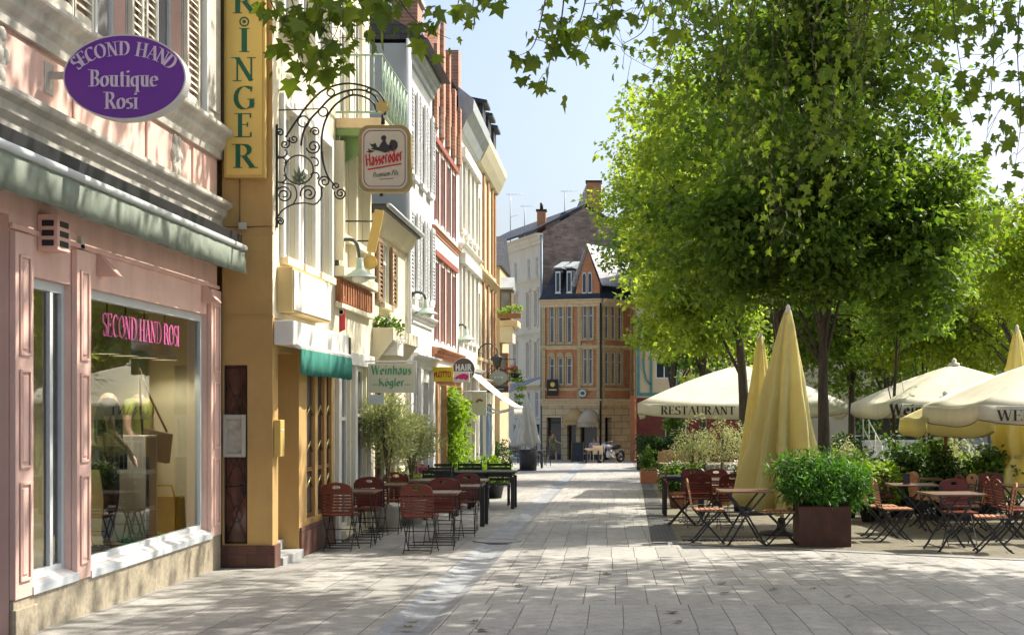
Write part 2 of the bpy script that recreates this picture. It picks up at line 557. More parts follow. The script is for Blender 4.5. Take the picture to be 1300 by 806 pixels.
# glyph: width, thick strokes, thin strokes, serif feet (x, y)
def _glyphs():
    A = _arc
    G = {}
    G['A'] = (.78, [[(.39, 1), (.70, 0)]], [[(.39, 1), (.09, 0)], [(.2, .34), (.58, .34)]], [(.09, 0), (.70, 0)])
    G['B'] = (.68, [[(.16, 0), (.16, 1)], [(.16, 1), (.34, 1)] + A(.34, .76, .2, .24, 90, -90) + [(.16, .52)], [(.16, .52), (.36, .52)] + A(.36, .26, .24, .26, 90, -90) + [(.16, 0)]], [], [(.1, 0), (.1, 1)])
    G['C'] = (.74, [A(.42, .5, .33, .5, 50, 310)], [[(.66, .98), (.66, .76)]], [])
    G['D'] = (.78, [[(.16, 0), (.16, 1)], [(.16, 1), (.36, 1)] + A(.36, .5, .34, .5, 90, -90) + [(.16, 0)]], [], [(.1, 0), (.1, 1)])
    G['E'] = (.66, [[(.16, 0), (.16, 1)]], [[(.16, 1), (.58, 1)], [(.58, 1), (.58, .82)], [(.16, .53), (.46, .53)], [(.46, .62), (.46, .43)], [(.16, 0), (.6, 0)], [(.6, 0), (.6, .2)]], [(.1, 0), (.1, 1)])
    G['G'] = (.80, [A(.43, .5, .34, .5, 50, 330), [(.68, .42), (.68, .06)]], [[(.52, .43), (.78, .43)], [(.66, .98), (.66, .76)]], [])
    G['H'] = (.84, [[(.16, 0), (.16, 1)], [(.68, 0), (.68, 1)]], [[(.16, .52), (.68, .52)]], [(.16, 0), (.16, 1), (.68, 0), (.68, 1)])
    G['I'] = (.34, [[(.17, 0), (.17, 1)]], [], [(.17, 0), (.17, 1)])
    G['K'] = (.78, [[(.16, 0), (.16, 1)], [(.3, .55), (.68, 0)]], [[(.16, .42), (.62, 1)]], [(.16, 0), (.16, 1), (.68, 0), (.62, 1)])
    G['L'] = (.62, [[(.16, 0), (.16, 1)]], [[(.16, 0), (.58, 0)], [(.58, 0), (.58, .22)]], [(.16, 1), (.1, 0)])
    G['N'] = (.84, [[(.16, 1), (.68, 0)]], [[(.16, 0), (.16, 1)], [(.68, 0), (.68, 1)]], [(.16, 0), (.1, 1), (.68, 1)])
    G['O'] = (.84, [A(.42, .5, .34, .5, 0, 360, 20)], [], [])
    G['P'] = (.64, [[(.16, 0), (.16, 1)], [(.16, 1), (.34, 1)] + A(.34, .74, .23, .26, 90, -90) + [(.16, .48)]], [], [(.16, 0), (.1, 1)])
    G['R'] = (.76, [[(.16, 0), (.16, 1)], [(.16, 1), (.34, 1)] + A(.34, .75, .22, .25, 90, -90) + [(.16, .5)], [(.38, .5), (.68, 0)]], [], [(.16, 0), (.1, 1), (.7, 0)])
    G['S'] = (.58, [A(.29, .75, .2, .25, 40, 230, 8) + A(.29, .25, .22, .27, 60, -140, 8)], [[(.46, .98), (.46, .78)], [(.08, .02), (.08, .24)]], [])
    G['T'] = (.70, [[(.35, 0), (.35, 1)]], [[(.06, 1), (.64, 1)], [(.06, 1), (.06, .82)], [(.64, 1), (.64, .82)]], [(.35, 0)])
    G['U'] = (.82, [[(.16, 1), (.16, .32)] + A(.41, .3, .25, .3, 180, 360) ], [[(.66, .3), (.66, 1)]], [(.16, 1), (.66, 1)])
    G['V'] = (.76, [[(.08, 1), (.38, 0)]], [[(.38, 0), (.68, 1)]], [(.08, 1), (.68, 1)])
    G['W'] = (1.06, [[(.08, 1), (.32, 0)], [(.52, 1), (.76, 0)]], [[(.32, 0), (.52, 1)], [(.76, 0), (.98, 1)]], [(.08, 1), (.52, 1), (.98, 1)])
    x = .66
    G['a'] = (.56, [A(.26, .5, .16, .16, 160, 0, 8) + [(.42, .06)], A(.25, .2, .17, .19, 70, 330, 10)], [], [])
    G['b'] = (.60, [[(.14, 1), (.14, .02)], A(.31, .32, .2, .32, 150, -150)], [], [(.1, 1)])
    G['d'] = (.60, [A(.27, .32, .2, .32, 30, 330), [(.45, 1), (.45, 0)]], [], [(.41, 1)])
    G['e'] = (.54, [A(.27, .32, .2, .32, 10, 315, 14)], [[(.08, .36), (.47, .36)]], [])
    G['g'] = (.58, [A(.27, .34, .2, .3, 30, 330), [(.45, .64), (.45, -.12)] + A(.28, -.12, .17, .18, 0, -150)], [], [])
    G['h'] = (.62, [[(.14, 1), (.14, 0)], A(.31, .42, .17, .23, 170, 0, 8) + [(.48, 0)]], [], [(.1, 1), (.14, 0), (.48, 0)])
    G['i'] = (.30, [[(.15, x), (.15, 0)], [(.15, .86), (.15, .97)]], [], [(.11, x), (.15, 0)])
    G['l'] = (.30, [[(.15, 1), (.15, 0)]], [], [(.11, 1), (.15, 0)])
    G['m'] = (.92, [[(.14, x), (.14, 0)], A(.29, .42, .15, .23, 170, 0, 8) + [(.44, 0)], A(.6, .42, .15, .23, 170, 0, 8) + [(.75, 0)]], [], [(.1, x), (.14, 0), (.44, 0), (.75, 0)])
    G['n'] = (.62, [[(.14, x), (.14, 0)], A(.31, .42, .17, .23, 170, 0, 8) + [(.48, 0)]], [], [(.1, x), (.14, 0), (.48, 0)])
    G['o'] = (.58, [A(.29, .32, .21, .33, 0, 360, 16)], [], [])
    G['q'] = (.60, [A(.27, .32, .2, .32, 30, 330), [(.45, .66), (.45, -.32)]], [], [(.45, -.32)])
    G['r'] = (.44, [[(.14, x), (.14, 0)], A(.3, .48, .14, .16, 170, 50, 5)], [], [(.1, x), (.14, 0)])
    G['s'] = (.46, [A(.23, .49, .14, .16, 40, 230, 7) + A(.23, .17, .16, .18, 60, -140, 7)], [], [])
    G['t'] = (.40, [[(.18, .9), (.18, .1)] + A(.27, .1, .09, .1, 180, 290, 5)], [[(.04, x), (.34, x)]], [])
    G['u'] = (.62, [[(.14, x), (.14, .2)] + A(.3, .2, .16, .2, 180, 350, 8), [(.46, x), (.46, 0)]], [], [(.1, x), (.42, x), (.5, 0)])
    G['ö'] = (.58, [A(.29, .32, .21, .33, 0, 360, 16), [(.2, .84), (.2, .93)], [(.38, .84), (.38, .93)]], [], [])
    G[' '] = (.34, [], [], [])
    G['-'] = (.4, [], [[(.08, .36), (.32, .36)]], [])
    G['.'] = (.24, [[(.12, .0), (.12, .09)]], [], [])
    return G
GL = _glyphs()

def text_width(t, sp=0.0):
    return sum(GL.get(c, GL[' '])[0] + sp for c in t)

def letter(mb, ch, at, style='roman', weight=0.15, m=0, depth=0.0):
    """draw one glyph; at(u, v, d) maps glyph units to space"""
    w, thick, thin, ser = GL.get(ch, GL[' '])
    layer = [0.0]
    def quad(a, b, c, d):
        mb.poly([at(p[0], p[1], depth + layer[0]) for p in (a, b, c, d)], m)
        layer[0] += 0.0004
    def sweep(pts, k):
        if style == 'gothic':
            step = max(1, len(pts) // 5)
            if len(pts) > 6: pts = pts[::step] + ([pts[-1]] if (len(pts) - 1) % step else [])
            n = (weight * 0.5 * .75 * max(k, .5), weight * 0.5 * .62 * max(k, .5))
        elif style == 'sans':
            n = None
        else:
            n = (weight * 0.5 * k, max(.018, weight * .11))
        for p, q in zip(pts[:-1], pts[1:]):
            dx, dy = q[0] - p[0], q[1] - p[1]
            l = math.hypot(dx, dy) or 1e-6
            if n is None:
                nx, ny = -dy / l * weight / 2, dx / l * weight / 2
                ex, ey = dx / l * weight * .25, dy / l * weight * .25
                quad((p[0] + nx - ex, p[1] + ny - ey), (p[0] - nx - ex, p[1] - ny - ey), (q[0] - nx + ex, q[1] - ny + ey), (q[0] + nx + ex, q[1] + ny + ey))
            else:
                nx, ny = n
                if abs(dx * ny - dy * nx) / l < 0.012:
                    nx, ny = -dy / l * .02, dx / l * .02
                quad((p[0] - nx, p[1] - ny), (q[0] - nx, q[1] - ny), (q[0] + nx, q[1] + ny), (p[0] + nx, p[1] + ny))
    for st in thick: sweep(st, 1.0)
    for st in thin: sweep(st, .38)
    if style == 'roman':
        for (sx, sy) in ser:
            h = weight * .95
            quad((sx - h, sy - .018), (sx + h, sy - .018), (sx + h, sy + .018), (sx - h, sy + .018))
    return w

def text_line(mb, t, o, U, V, N, size, style='roman', weight=0.15, sp=0.04, width=None, align='c', m=0, slant=0.0, depth=0.003):
    """a line of text centred on / starting at o; U right, V up, N out of the surface"""
    o, U, V, N = Vector(o), Vector(U), Vector(V), Vector(N)
    tw = text_width(t, sp)
    kx = size if width is None else width / tw
    x = -tw / 2 if align == 'c' else 0.0
    for ch in t:
        x0 = x
        def at(u, v, d, x0=x0):
            return o + U * ((x0 + u + slant * v) * kx) + V * (v * size) + N * d
        w = letter(mb, ch, at, style, weight, m, depth)
        x += w + sp

def text_arc(mb, t, c, U, V, N, rx, ry, a0, a1, size, style='roman', weight=0.16, m=0, depth=0.003):
    c, U, V, N = Vector(c), Vector(U), Vector(V), Vector(N)
    tw = text_width(t, .06)
    x = 0
    for ch in t:
        w = GL.get(ch, GL[' '])[0]
        a = R(a0 + (a1 - a0) * (x + w / 2) / tw)
        p = c + U * (rx * math.cos(a)) + V * (ry * math.sin(a))
        tx, ty = -rx * math.sin(a), ry * math.cos(a)
        if a1 < a0: tx, ty = -tx, -ty
        l = math.hypot(tx, ty)
        TU = (U * tx + V * ty) / l
        TV = (V * tx - U * ty) / l
        def at(u, v, d, p=p, TU=TU, TV=TV, w=w):
            return p + TU * ((u - w / 2) * size) + TV * (v * size) + N * d
        letter(mb, ch, at, style, weight, m, depth)
        x += w + .06
# ------------------------------------------------------------------ render, camera, light
SC.render.engine = 'CYCLES'
SC.cycles.use_denoising = True
try:
    SC.cycles.denoiser = 'OPENIMAGEDENOISE'
except Exception:
    pass
SC.cycles.max_bounces = 8
SC.cycles.diffuse_bounces = 4
SC.cycles.transparent_max_bounces = 12
SC.cycles.transmission_bounces = 4
SC.cycles.caustics_reflective = False
SC.cycles.caustics_refractive = False
SC.cycles.sample_clamp_indirect = 6
SC.view_settings.view_transform = 'Standard'
SC.view_settings.look = 'None'
SC.view_settings.exposure = 0.70
SC.view_settings.gamma = 1.0

cam = bpy.data.cameras.new('camera')
cam.sensor_width = 36
cam.lens = 36 * FPX / 1300
cam.shift_x = (650 - CX) / 1300
cam.shift_y = (CY - 403) / 1300
cam.clip_start = 0.1
cam.clip_end = 2000
co = bpy.data.objects.new('camera', cam)
co.location = (0, 0, HC)
co.rotation_euler = (PI / 2, 0, 0)
COL.objects.link(co)
SC.camera = co

SUN_AZ, SUN_EL = R(32), R(50)     # azimuth from +X towards +Y
sv = Vector((math.cos(SUN_AZ) * math.cos(SUN_EL), math.sin(SUN_AZ) * math.cos(SUN_EL), math.sin(SUN_EL)))
sl = bpy.data.lights.new('sun', 'SUN')
sl.energy = 5.0
sl.angle = R(0.53)
sl.color = (1.0, 0.93, 0.82)
so = bpy.data.objects.new('sun', sl)
so.rotation_euler = (-sv).to_track_quat('-Z', 'Y').to_euler()
so.location = (30, 20, 40)
COL.objects.link(so)

W = bpy.data.worlds.new('World')
SC.world = W
W.use_nodes = True
wn, wl = W.node_tree.nodes, W.node_tree.links
sky = wn.new('ShaderNodeTexSky')
sky.sky_type = 'NISHITA'
sky.sun_disc = False
sky.sun_elevation = SUN_EL
sky.sun_rotation = PI / 2 - SUN_AZ
sky.altitude = 100
sky.air_density = 1.0
sky.dust_density = 5.0
sky.ozone_density = 1.5
wl.new(sky.outputs[0], wn['Background'].inputs['Color'])
wn['Background'].inputs['Strength'].default_value = 0.15

# ------------------------------------------------------------------ ground sheets
def sheet(name, pts, lift, m, kind='structure', sub=1):
    mb = MB()
    mb.poly([(x, y, gz(y) + lift) for x, y in pts])
    o = mb.build(name, m)
    o['kind'] = kind
    return o

M_slab = slabmat('street_slabs', (.485, .47, .425), (.365, .355, .325), (.10, .09, .08), .285, 1.55)
M_walk = slabmat('pavement_slabs', (.44, .43, .39), (.34, .33, .305), (.095, .085, .075), .40, 1.7, ykeep=.35)
M_gut = brickmat('gutter_stone', (.36, .38, .39), (.30, .315, .33), (.14, .14, .14), 2.0, .9, .008, 'XY', .55, .0, .35, .3, 2.2)
M_grav = mat('terrace_gravel', (.165, .15, .105), .95, .25, 6, .6, 120)
M_asph = mat('plain_ground', (.22, .21, .20), .9, .2, 1.5, .3, 60)
M_drain = mat('drain_stone', (.12, .115, .11), .8, .2, 4, .3, 60)
M_iron = mat('black_iron', (.018, .018, .02), .5, .2, 8, spec=.5)
M_cast = mat('cast_iron', (.10, .095, .09), .6, .2, 8, metal=.4)

sheet('ground', [(-160, -10), (160, -10), (160, 420), (-160, 420)], -.03, M_asph)
sheet('street_paving', [(-1.38, -4), (26, -4), (26, 15.5), (4.78, 16.6), (.5, 19.25), (.94, 53), (.9, 80), (-1.38, 80)], 0.0, M_slab)
sheet('pavement', [(-12, -4), (-1.80, -4), (-1.80, 80), (-12, 80)], 0.0, M_walk)
# gutter: a shallow dished channel
mb = MB()
for (a, b, za, zb) in ((-1.80, -1.70, 0, -.018), (-1.70, -1.48, -.018, -.022), (-1.48, -1.38, -.022, 0)):
    mb.poly([(a, -4, gz(-4) + za), (b, -4, gz(-4) + zb), (b, 80, gz(80) + zb), (a, 80, gz(80) + za)])
mb.build('gutter_channel', M_gut)['kind'] = 'structure'
sheet('terrace_ground', [(.5, 19.25), (4.78, 16.6), (40, 15.2), (40, 80), (.9, 80), (.94, 53)], .004, M_grav)
sheet('terrace_kerb', [(.5, 19.25), (4.78, 16.6), (26, 15.5), (26, 15.75), (4.80, 16.85), (.52, 19.5)], .008, mat('kerb_stone', (.26, .255, .25), .75, .2, 3, .3, 50))
sheet('drain_strip', [(.52, 19.5), (.87, 19.3), (1.24, 53), (.94, 53)], .010, brickmat('drain_setts', (.13, .125, .12), (.10, .10, .095), (.05, .05, .05), .12, .2, .012, 'XY', .75, .5, .3, .5, 3))
# tree / drain grates on the terrace
def grate(name, X, Y, w, d, label):
    mb = MB()
    n = int(w / .055)
    z = gz(Y) + .012
    for i in range(n):
        x = X + i * w / n
        mb.box(x, x + .026, Y, Y + d, z, z + .01)
    for yy in (Y, Y + d):
        mb.box(X - .02, X + w, yy - .015, yy + .015, z + .011, z + .02)
    tag(mb.build(name, M_cast), label, 'grate')
grate('drain_grate', .95, 19.55, 1.15, .45, 'striped iron grate in front of the first folding table')
grate('drain_grate', 1.1, 23.6, 1.1, .4, 'striped iron grate behind the row of red chair backs')
# manhole cover by the gutter
mb = MB()
mb.lathe([(.34, 0), (.34, .012), (.29, .014), (.28, .008), (.02, .008)], (-1.62, 19.6, gz(19.6) + .002), 28)
mb.box(-1.95, -1.29, 19.25, 19.95, gz(19.6) - .01, gz(19.95) + .004)
tag(mb.build('manhole_cover', mat('old_iron', (.27, .275, .275), .6, .25, 9, .3, 60)), 'round iron manhole cover set in the gutter past the tables', 'manhole cover')
# fallen leaves on the slabs
M_dead = leafmat('fallen_leaf', (.10, .06, .02), (.22, .14, .04), .1)
for i in range(26):
    Y = rng.uniform(9.5, 19)
    X = rng.uniform(-3.6, 4) * (Y / 19)
    a = rng.uniform(0, 6.28)
    s = rng.uniform(.05, .10)
    mb = MB()
    c, sn = math.cos(a), math.sin(a)
    mb.add([(X + s * (c * x - sn * y), Y + s * (sn * x + c * y), gz(Y) + .012 + .02 * (x * x)) for x, y, z in PLANE[0]], PLANE[1])
    tag(mb.build('fallen_leaf', M_dead), 'small dry brown leaf lying on the street slabs', 'leaf', 'dry leaves fallen on the paving')

# ------------------------------------------------------------------ facade helpers
class Fac:
    """u runs along the facade, z up, d out of the wall"""
    def __init__(s, O, U, Nn):
        s.O, s.U, s.N = Vector(O), Vector(U).normalized(), Vector(Nn).normalized()
    def __call__(s, u, z, d=0.0):
        return s.O + s.U * u + s.N * d + Vector((0, 0, z))
    def box(s, mb, u0, u1, z0, z1, d0, d1, m=0):
        vs = [s(u, z, d) for z in (z0, z1) for d in (d0, d1) for u in (u0, u1)]
        mb.add(vs, [(0, 2, 3, 1), (4, 5, 7, 6), (0, 1, 5, 4), (2, 6, 7, 3), (0, 4, 6, 2), (1, 3, 7, 5)], m)
    def prof(s, mb, u0, u1, pts, m=0):
        """moulding: profile of (d, z) points run from u0 to u1"""
        n = len(pts)
        vs = [s(u0, z, d) for d, z in pts] + [s(u1, z, d) for d, z in pts]
        mb.add(vs, [(i, (i + 1) % n, n + (i + 1) % n, n + i) for i in range(n)] + [list(range(n)), list(range(n, 2 * n))], m)

def left_fac(X):
    return Fac((X, 0, 0), (0, 1, 0), (1, 0, 0))

def wall_cells(mb, F, u0, u1, z0, z1, ops, depth=.15, m=0, mr=None):
    us = sorted({u0, u1, *[o[0] for o in ops], *[o[1] for o in ops]})
    zs = sorted({z0, z1, *[o[2] for o in ops], *[o[3] for o in ops]})
    for a, b in zip(us[:-1], us[1:]):
        for c, d in zip(zs[:-1], zs[1:]):
            um, zm = (a + b) / 2, (c + d) / 2
            if any(o[0] < um < o[1] and o[2] < zm < o[3] for o in ops): continue
            mb.poly([F(a, c), F(b, c), F(b, d), F(a, d)], m)
    mr = m if mr is None else mr
    for o in ops:
        a, b, c, d = o[:4]
        dp = o[4] if len(o) > 4 else depth
        mb.poly([F(a, c), F(a, d), F(a, d, -dp), F(a, c, -dp)], mr)
        mb.poly([F(b, c), F(b, d), F(b, d, -dp), F(b, c, -dp)], mr)
        mb.poly([F(a, d), F(b, d), F(b, d, -dp), F(a, d, -dp)], mr)
        mb.poly([F(a, c), F(b, c), F(b, c, -dp), F(a, c, -dp)], mr)

def shell(mb, F, u0, u1, z0, z1, D, m=0):
    mb.poly([F(u0, z0), F(u0, z1), F(u0, z1, -D), F(u0, z0, -D)], m)
    mb.poly([F(u1, z0), F(u1, z1), F(u1, z1, -D), F(u1, z0, -D)], m)
    mb.poly([F(u0, z0, -D), F(u0, z1, -D), F(u1, z1, -D), F(u1, z0, -D)], m)

M_glassdark = mat('dark_window_glass', (.035, .045, .055), .06, .3, .6, spec=.6)
M_glassdark2 = mat('curtained_window_glass', (.16, .17, .17), .12, .5, 2.5, spec=.6, stretch=(1, 1, .3))
M_glass = glassmat('clear_glass', 3.1)
M_white = mat('white_paint', (.76, .75, .70), .5, .06, 4)
M_offw = mat('offwhite_plaster', (.74, .72, .65), .85, .08, 1.5, .25, 60, dirt=(.5, .47, .4), dirt_amt=.3)

def window(F, root, u0, u1, z0, z1, depth=.14, fm=None, gm=None, mull=1, trans=.72, sill=None, fw=.06, label=None, name='window'):
    fm = fm or M_white
    gm = gm or M_glassdark
    mb = MB()
    d0, d1 = -depth, -depth + .05
    F.box(mb, u0, u0 + fw, z0, z1, d0, d1)
    F.box(mb, u1 - fw, u1, z0, z1, d0, d1)
    F.box(mb, u0 + fw, u1 - fw, z1 - fw, z1, d0, d1)
    F.box(mb, u0 + fw, u1 - fw, z0, z0 + fw, d0, d1)
    zt = z0 + (z1 - z0) * trans if trans else None
    for i in range(mull):
        um = u0 + (u1 - u0) * (i + 1) / (mull + 1)
        F.box(mb, um - fw * .45, um + fw * .45, z0 + fw, z1 - fw, d0 + .003, d1 + .006)
    if trans:
        F.box(mb, u0 + fw, u1 - fw, zt - fw * .4, zt + fw * .4, d0 + .006, d1 + .012)
    w = mb.build(name, fm, root)
    if label: w['label'] = label
    p = MB()
    F.box(p, u0 + fw * .6, u1 - fw * .6, z0 + fw * .6, z1 - fw * .6, d0 + .012, d0 + .022)
    p.build('pane', gm, w)
    if sill:
        s = MB()
        F.box(s, u0 - .07, u1 + .07, z0 - .09, z0 - .002, -.1, .09)
        s.build('sill', sill, w)
    return w

def shutter(F, root, u0, u1, z0, z1, m, d=.02, pitch=.07):
    mb = MB()
    F.box(mb, u0, u0 + .05, z0, z1, d, d + .04)
    F.box(mb, u1 - .05, u1, z0, z1, d, d + .04)
    for zz in (z0, (z0 + z1) / 2 - .03, z1 - .06):
        F.box(mb, u0 + .05, u1 - .05, zz, zz + .06, d + .003, d + .037)
    n = max(6, int((z1 - z0) / pitch))
    for i in range(1, n):
        z = z0 + (z1 - z0) * i / n
        F.prof(mb, u0 + .05, u1 - .05, [(d + .002, z + .022), (d + .036, z - .022), (d + .036, z - .012), (d + .002, z + .032)])
    return mb.build('shutter', m, root)

def cornice(F, root, u0, u1, z, h, proj, m, name='cornice', bevel=0):
    mb = MB()
    F.prof(mb, u0, u1, [(-.002, z - h), (proj * .25, z - h), (proj * .3, z - h * .72), (proj * .55, z - h * .55), (proj * .62, z - h * .3), (proj * .95, z - h * .18), (proj, z - h * .12), (proj, z), (-.002, z + .02)])
    return mb.build(name, m, root, bevel)
# ------------------------------------------------------------------ pink shop building
M_pink = mat('pink_stucco', (.80, .54, .455), .9, .10, 2.2, .35, 90, dirt=(.52, .34, .29), dirt_amt=.6)
M_pink2 = mat('pink_stucco_deep', (.76, .49, .41), .9, .10, 3, .3, 90)
M_stone = mat('grey_moulding_stone', (.60, .57, .50), .85, .14, 5, .4, 50, dirt=(.28, .27, .23), dirt_amt=.5)
M_plinth = mat('speckled_plinth_stone', (.40, .345, .25), .55, .30, 26, .15, 120, dirt=(.25, .21, .14), dirt_amt=.4)
M_alu = mat('pale_window_frame', (.58, .62, .63), .4, .05, 6)
M_black = mat('black_metal', (.02, .02, .022), .45, .15, 5)
M_awn = clothmat('grey_green_awning_cloth', (.33, .38, .31), .35, .3, 5)
M_lou = mat('brown_louvre_wood', (.20, .075, .05), .7, .2, 6)
M_crm = mat('cream_shutter_paint', (.66, .63, .52), .6, .1, 5, dirt=(.4, .38, .3), dirt_amt=.4)

F = left_far = left_fac(-4.4)
pk = empty('shop_building', (-4.4, 13, gz(13)), 'pink stucco shop building with grey stone cornices and a rolled in awning', 'building')
U0, U1 = 4.0, 15.70
ZG = -.42
ops = [(10.62, 11.48, .19, 2.49, .11), (11.80, 15.30, .175, 2.50, .11), (7.2, 10.30, ZG, 2.9, .6),
       (10.05, 10.95, 4.62, 6.9), (11.85, 12.75, 4.62, 6.9), (13.5, 14.4, 4.62, 6.9), (7.4, 8.3, 4.62, 6.9)]
mb = MB()
wall_cells(mb, F, U0, U1, ZG, 10.5, ops, .15)
shell(mb, F, U0, U1, ZG, 10.5, 8)
mb.build('wall', M_pink, pk)
mb = MB(); F.box(mb, U0 - .2, U1 + .2, 10.5, 10.8, -8.2, .35); mb.build('roof', M_stone, pk)
# doorway back at the near edge
mb = MB(); F.box(mb, 7.25, 10.28, ZG, 2.88, -.64, -.58); mb.build('door', mat('dark_shop_door', (.10, .06, .05), .4, .2, 4), pk)
# speckled stone plinth
mb = MB()
F.box(mb, 10.30, U1 + .02, ZG, .095, .003, .035)
F.box(mb, 10.26, 10.66, ZG, .03, .036, .07)
mb.build('plinth', M_plinth, pk, .006)
# pilasters with raised panels
for (a, b) in ((10.30, 10.62), (11.48, 11.79), (15.31, 15.69)):
    mb = MB()
    F.box(mb, a, b, .098, 2.78, .003, .05)
    w = b - a
    for (z0, z1) in ((.22, .95), (1.05, 1.78), (1.88, 2.62)):
        zz0, zz1 = z0, z1
        t = .022
        ia, ib = a + w * .2, b - w * .2
        F.box(mb, ia, ia + t, zz0, zz1, .052, .066)
        F.box(mb, ib - t, ib, zz0, zz1, .052, .066)
        F.box(mb, ia + t, ib - t, zz1 - t, zz1, .052, .066)
        F.box(mb, ia + t, ib - t, zz0, zz0 + t, .052, .066)
        F.box(mb, ia + t * 2.2, ib - t * 2.2, zz0 + t * 2.2, zz1 - t * 2.2, .052, .060)
    mb.build('pilaster', M_pink, pk, .004)
# frieze groove lines
mb = MB(); F.box(mb, 10.3, U1, 2.80, 2.84, .003, .03); mb.build('frieze_band', M_pink2, pk, .004)
# cornices
cornice(F, pk, U0, U1 + .06, 3.76, .28, .16, M_stone)
cornice(F, pk, U0, U1 + .06, 4.54, .30, .20, M_stone)
mb = MB()
F.box(mb, U0, U1, 3.06, 3.48, .003, .03)
mb.build('fascia_board', M_stone, pk)
# panels between the cornices with rosettes
for (a, b) in ((8.6, 10.0), (10.15, 11.35), (11.5, 13.1), (13.3, 14.6), (14.75, 15.6)):
    mb = MB()
    F.box(mb, a, b, 3.82, 4.2, .003, .022)
    mb.build('parapet_panel', M_pink, pk, .006)
for u in (10.05, 14.15):
    mb = MB()
    mb.lathe([(.0, .05), (.05, .055), (.06, .03), (.10, .05), (.14, .03), (.15, .024)], F(u, 4.01), 16, axis='X', mod=lambda t, z: 1 + .12 * math.cos(8 * t))
    for k in range(6):
        a = k * PI / 3
        mb.ball(F(u, 4.01) + Vector((.03, .12 * math.cos(a), .17 * math.sin(a))), .03, .05, .06, 8, 6)
    mb.build('rosette', M_stone, pk)
# shop window and narrow door window: frames + panes
def shop_frame(u0, u1, z0, z1, mull, name):
    mb = MB(); t = .06
    d0, d1 = -.11, -.05
    F.box(mb, u0, u0 + t, z0, z1, d0, d1); F.box(mb, u1 - t, u1, z0, z1, d0, d1)
    F.box(mb, u0 + t, u1 - t, z1 - t * 1.3, z1, d0, d1); F.box(mb, u0 + t, u1 - t, z0, z0 + t, d0, d1)
    for m_ in mull: F.box(mb, m_ - .03, m_ + .03, z0 + t, z1 - t * 1.3, d0 + .004, d1 - .004)
    w = mb.build(name, M_alu, pk, .004)
    p = MB(); p.poly([F(u0 + t, z0 + t, -.085), F(u1 - t, z0 + t, -.085), F(u1 - t, z1 - t * 1.3, -.085), F(u0 + t, z1 - t * 1.3, -.085)])
    p.build('pane', M_glass, w)
    s = MB(); F.prof(s, u0 - .02, u1 + .02, [(-.049, z0 - .07), (.06, z0 - .09), (.06, z0 - .03), (-.049, z0 + .014)])
    s.build('sill', M_alu, w)
    return w
sw = shop_frame(11.80, 15.30, .175, 2.50, [], 'shop_window')
shop_frame(10.62, 11.48, .19, 2.49, [11.22], 'door_window')
# window lettering, pink with dark edge
mb = MB()
text_line(mb, 'SECOND HAND ROSI', F(13.5, 2.13, -.082), (0, 1, 0), (0, 0, 1), (1, 0, 0), .20, 'roman', .20, .03, width=2.2, m=0)
mb.build('window_lettering', mat('pink_vinyl_lettering', (.52, .10, .27), .5, .05, 3), sw)
# display room behind the glass
M_room = mat('display_room_paint', (.86, .82, .62), .9, .06, 1.2)
M_roomd = mat('display_room_back', (.5, .47, .28), .9, .1, 1)
mb = MB()
for q in ([F(10.5, .12, -.16), F(15.45, .12, -.16), F(15.45, .12, -1.7), F(10.5, .12, -1.7)],
          [F(10.5, 2.75, -.16), F(15.45, 2.75, -.16), F(15.45, 2.75, -1.7), F(10.5, 2.75, -1.7)],
          [F(10.5, .12, -1.7), F(15.45, .12, -1.7), F(15.45, 2.75, -1.7), F(10.5, 2.75, -1.7)],
          [F(15.45, .12, -.16), F(15.45, 2.75, -.16), F(15.45, 2.75, -1.7), F(15.45, .12, -1.7)],
          [F(10.5, .12, -.16), F(10.5, 2.75, -.16), F(10.5, 2.75, -1.7), F(10.5, .12, -1.7)]):
    mb.poly(q)
mb.build('display_room', M_room, pk)
mb = MB(); F.box(mb, 15.2, 15.42, .13, 2.1, -1.6, -.7); F.box(mb, 15.17, 15.2, .9, 1.5, -1.3, -.9)
mb.build('wardrobe_panel', M_roomd, pk)
# vent box, small wall box, wedge shaped brackets
mb = MB()
F.box(mb, 10.80, 11.05, 2.70, 2.97, .003, .16)
v = mb.build('vent_box', M_pink2, pk, .004)
mb = MB()
for k in range(3):
    z = 2.73 + k * .075
    F.box(mb, 10.794, 10.80, z, z + .045, .04, .13)
    F.box(mb, 10.84, 11.01, z, z + .045, .16, .163)
mb.build('slot', M_black, v)
mb = MB(); F.box(mb, 11.62, 11.70, 2.80, 2.90, .003, .03); mb.build('junction_box', M_stone, pk)
for u in (12.05, 15.12):
    mb = MB()
    mb.prism([F(u, 2.62, .003), F(u, 2.62, .18), F(u, 2.82, .003)], (0, .12, 0))
    mb.build('wedge_bracket', M_pink2, pk, .003)
# upper windows with shutters and glass
for i, (a, b) in enumerate(((10.05, 10.95), (11.85, 12.75), (13.5, 14.4), (7.4, 8.3))):
    window(F, pk, a, b, 4.62, 6.9, .15, M_alu, M_glassdark2 if i % 2 else M_glassdark, 1, .7)
    shutter(F, pk, a - .46, a - .02, 4.64, 6.88, M_lou if i == 0 else M_crm, .02)
    shutter(F, pk, b + .02, b + .46, 4.64, 6.88, M_crm, .02)
    mb = MB()
    for (p, q) in ((a - .07, a - .005), (b + .005, b + .07)):
        F.box(mb, p, q, 4.56, 6.95, .003, .016)
    mb.build('window_surround', M_stone, pk)
mb = MB(); F.box(mb, 14.98, 15.64, 4.56, 10.4, .003, .06); F.box(mb, 15.08, 15.54, 4.7, 10.3, .063, .08)
mb.build('corner_pilaster', M_stone, pk, .006)
mb = MB(); F.box(mb, 14.9, 14.96, 4.56, 10.4, .06, .12); mb.build('downpipe', M_alu, pk)
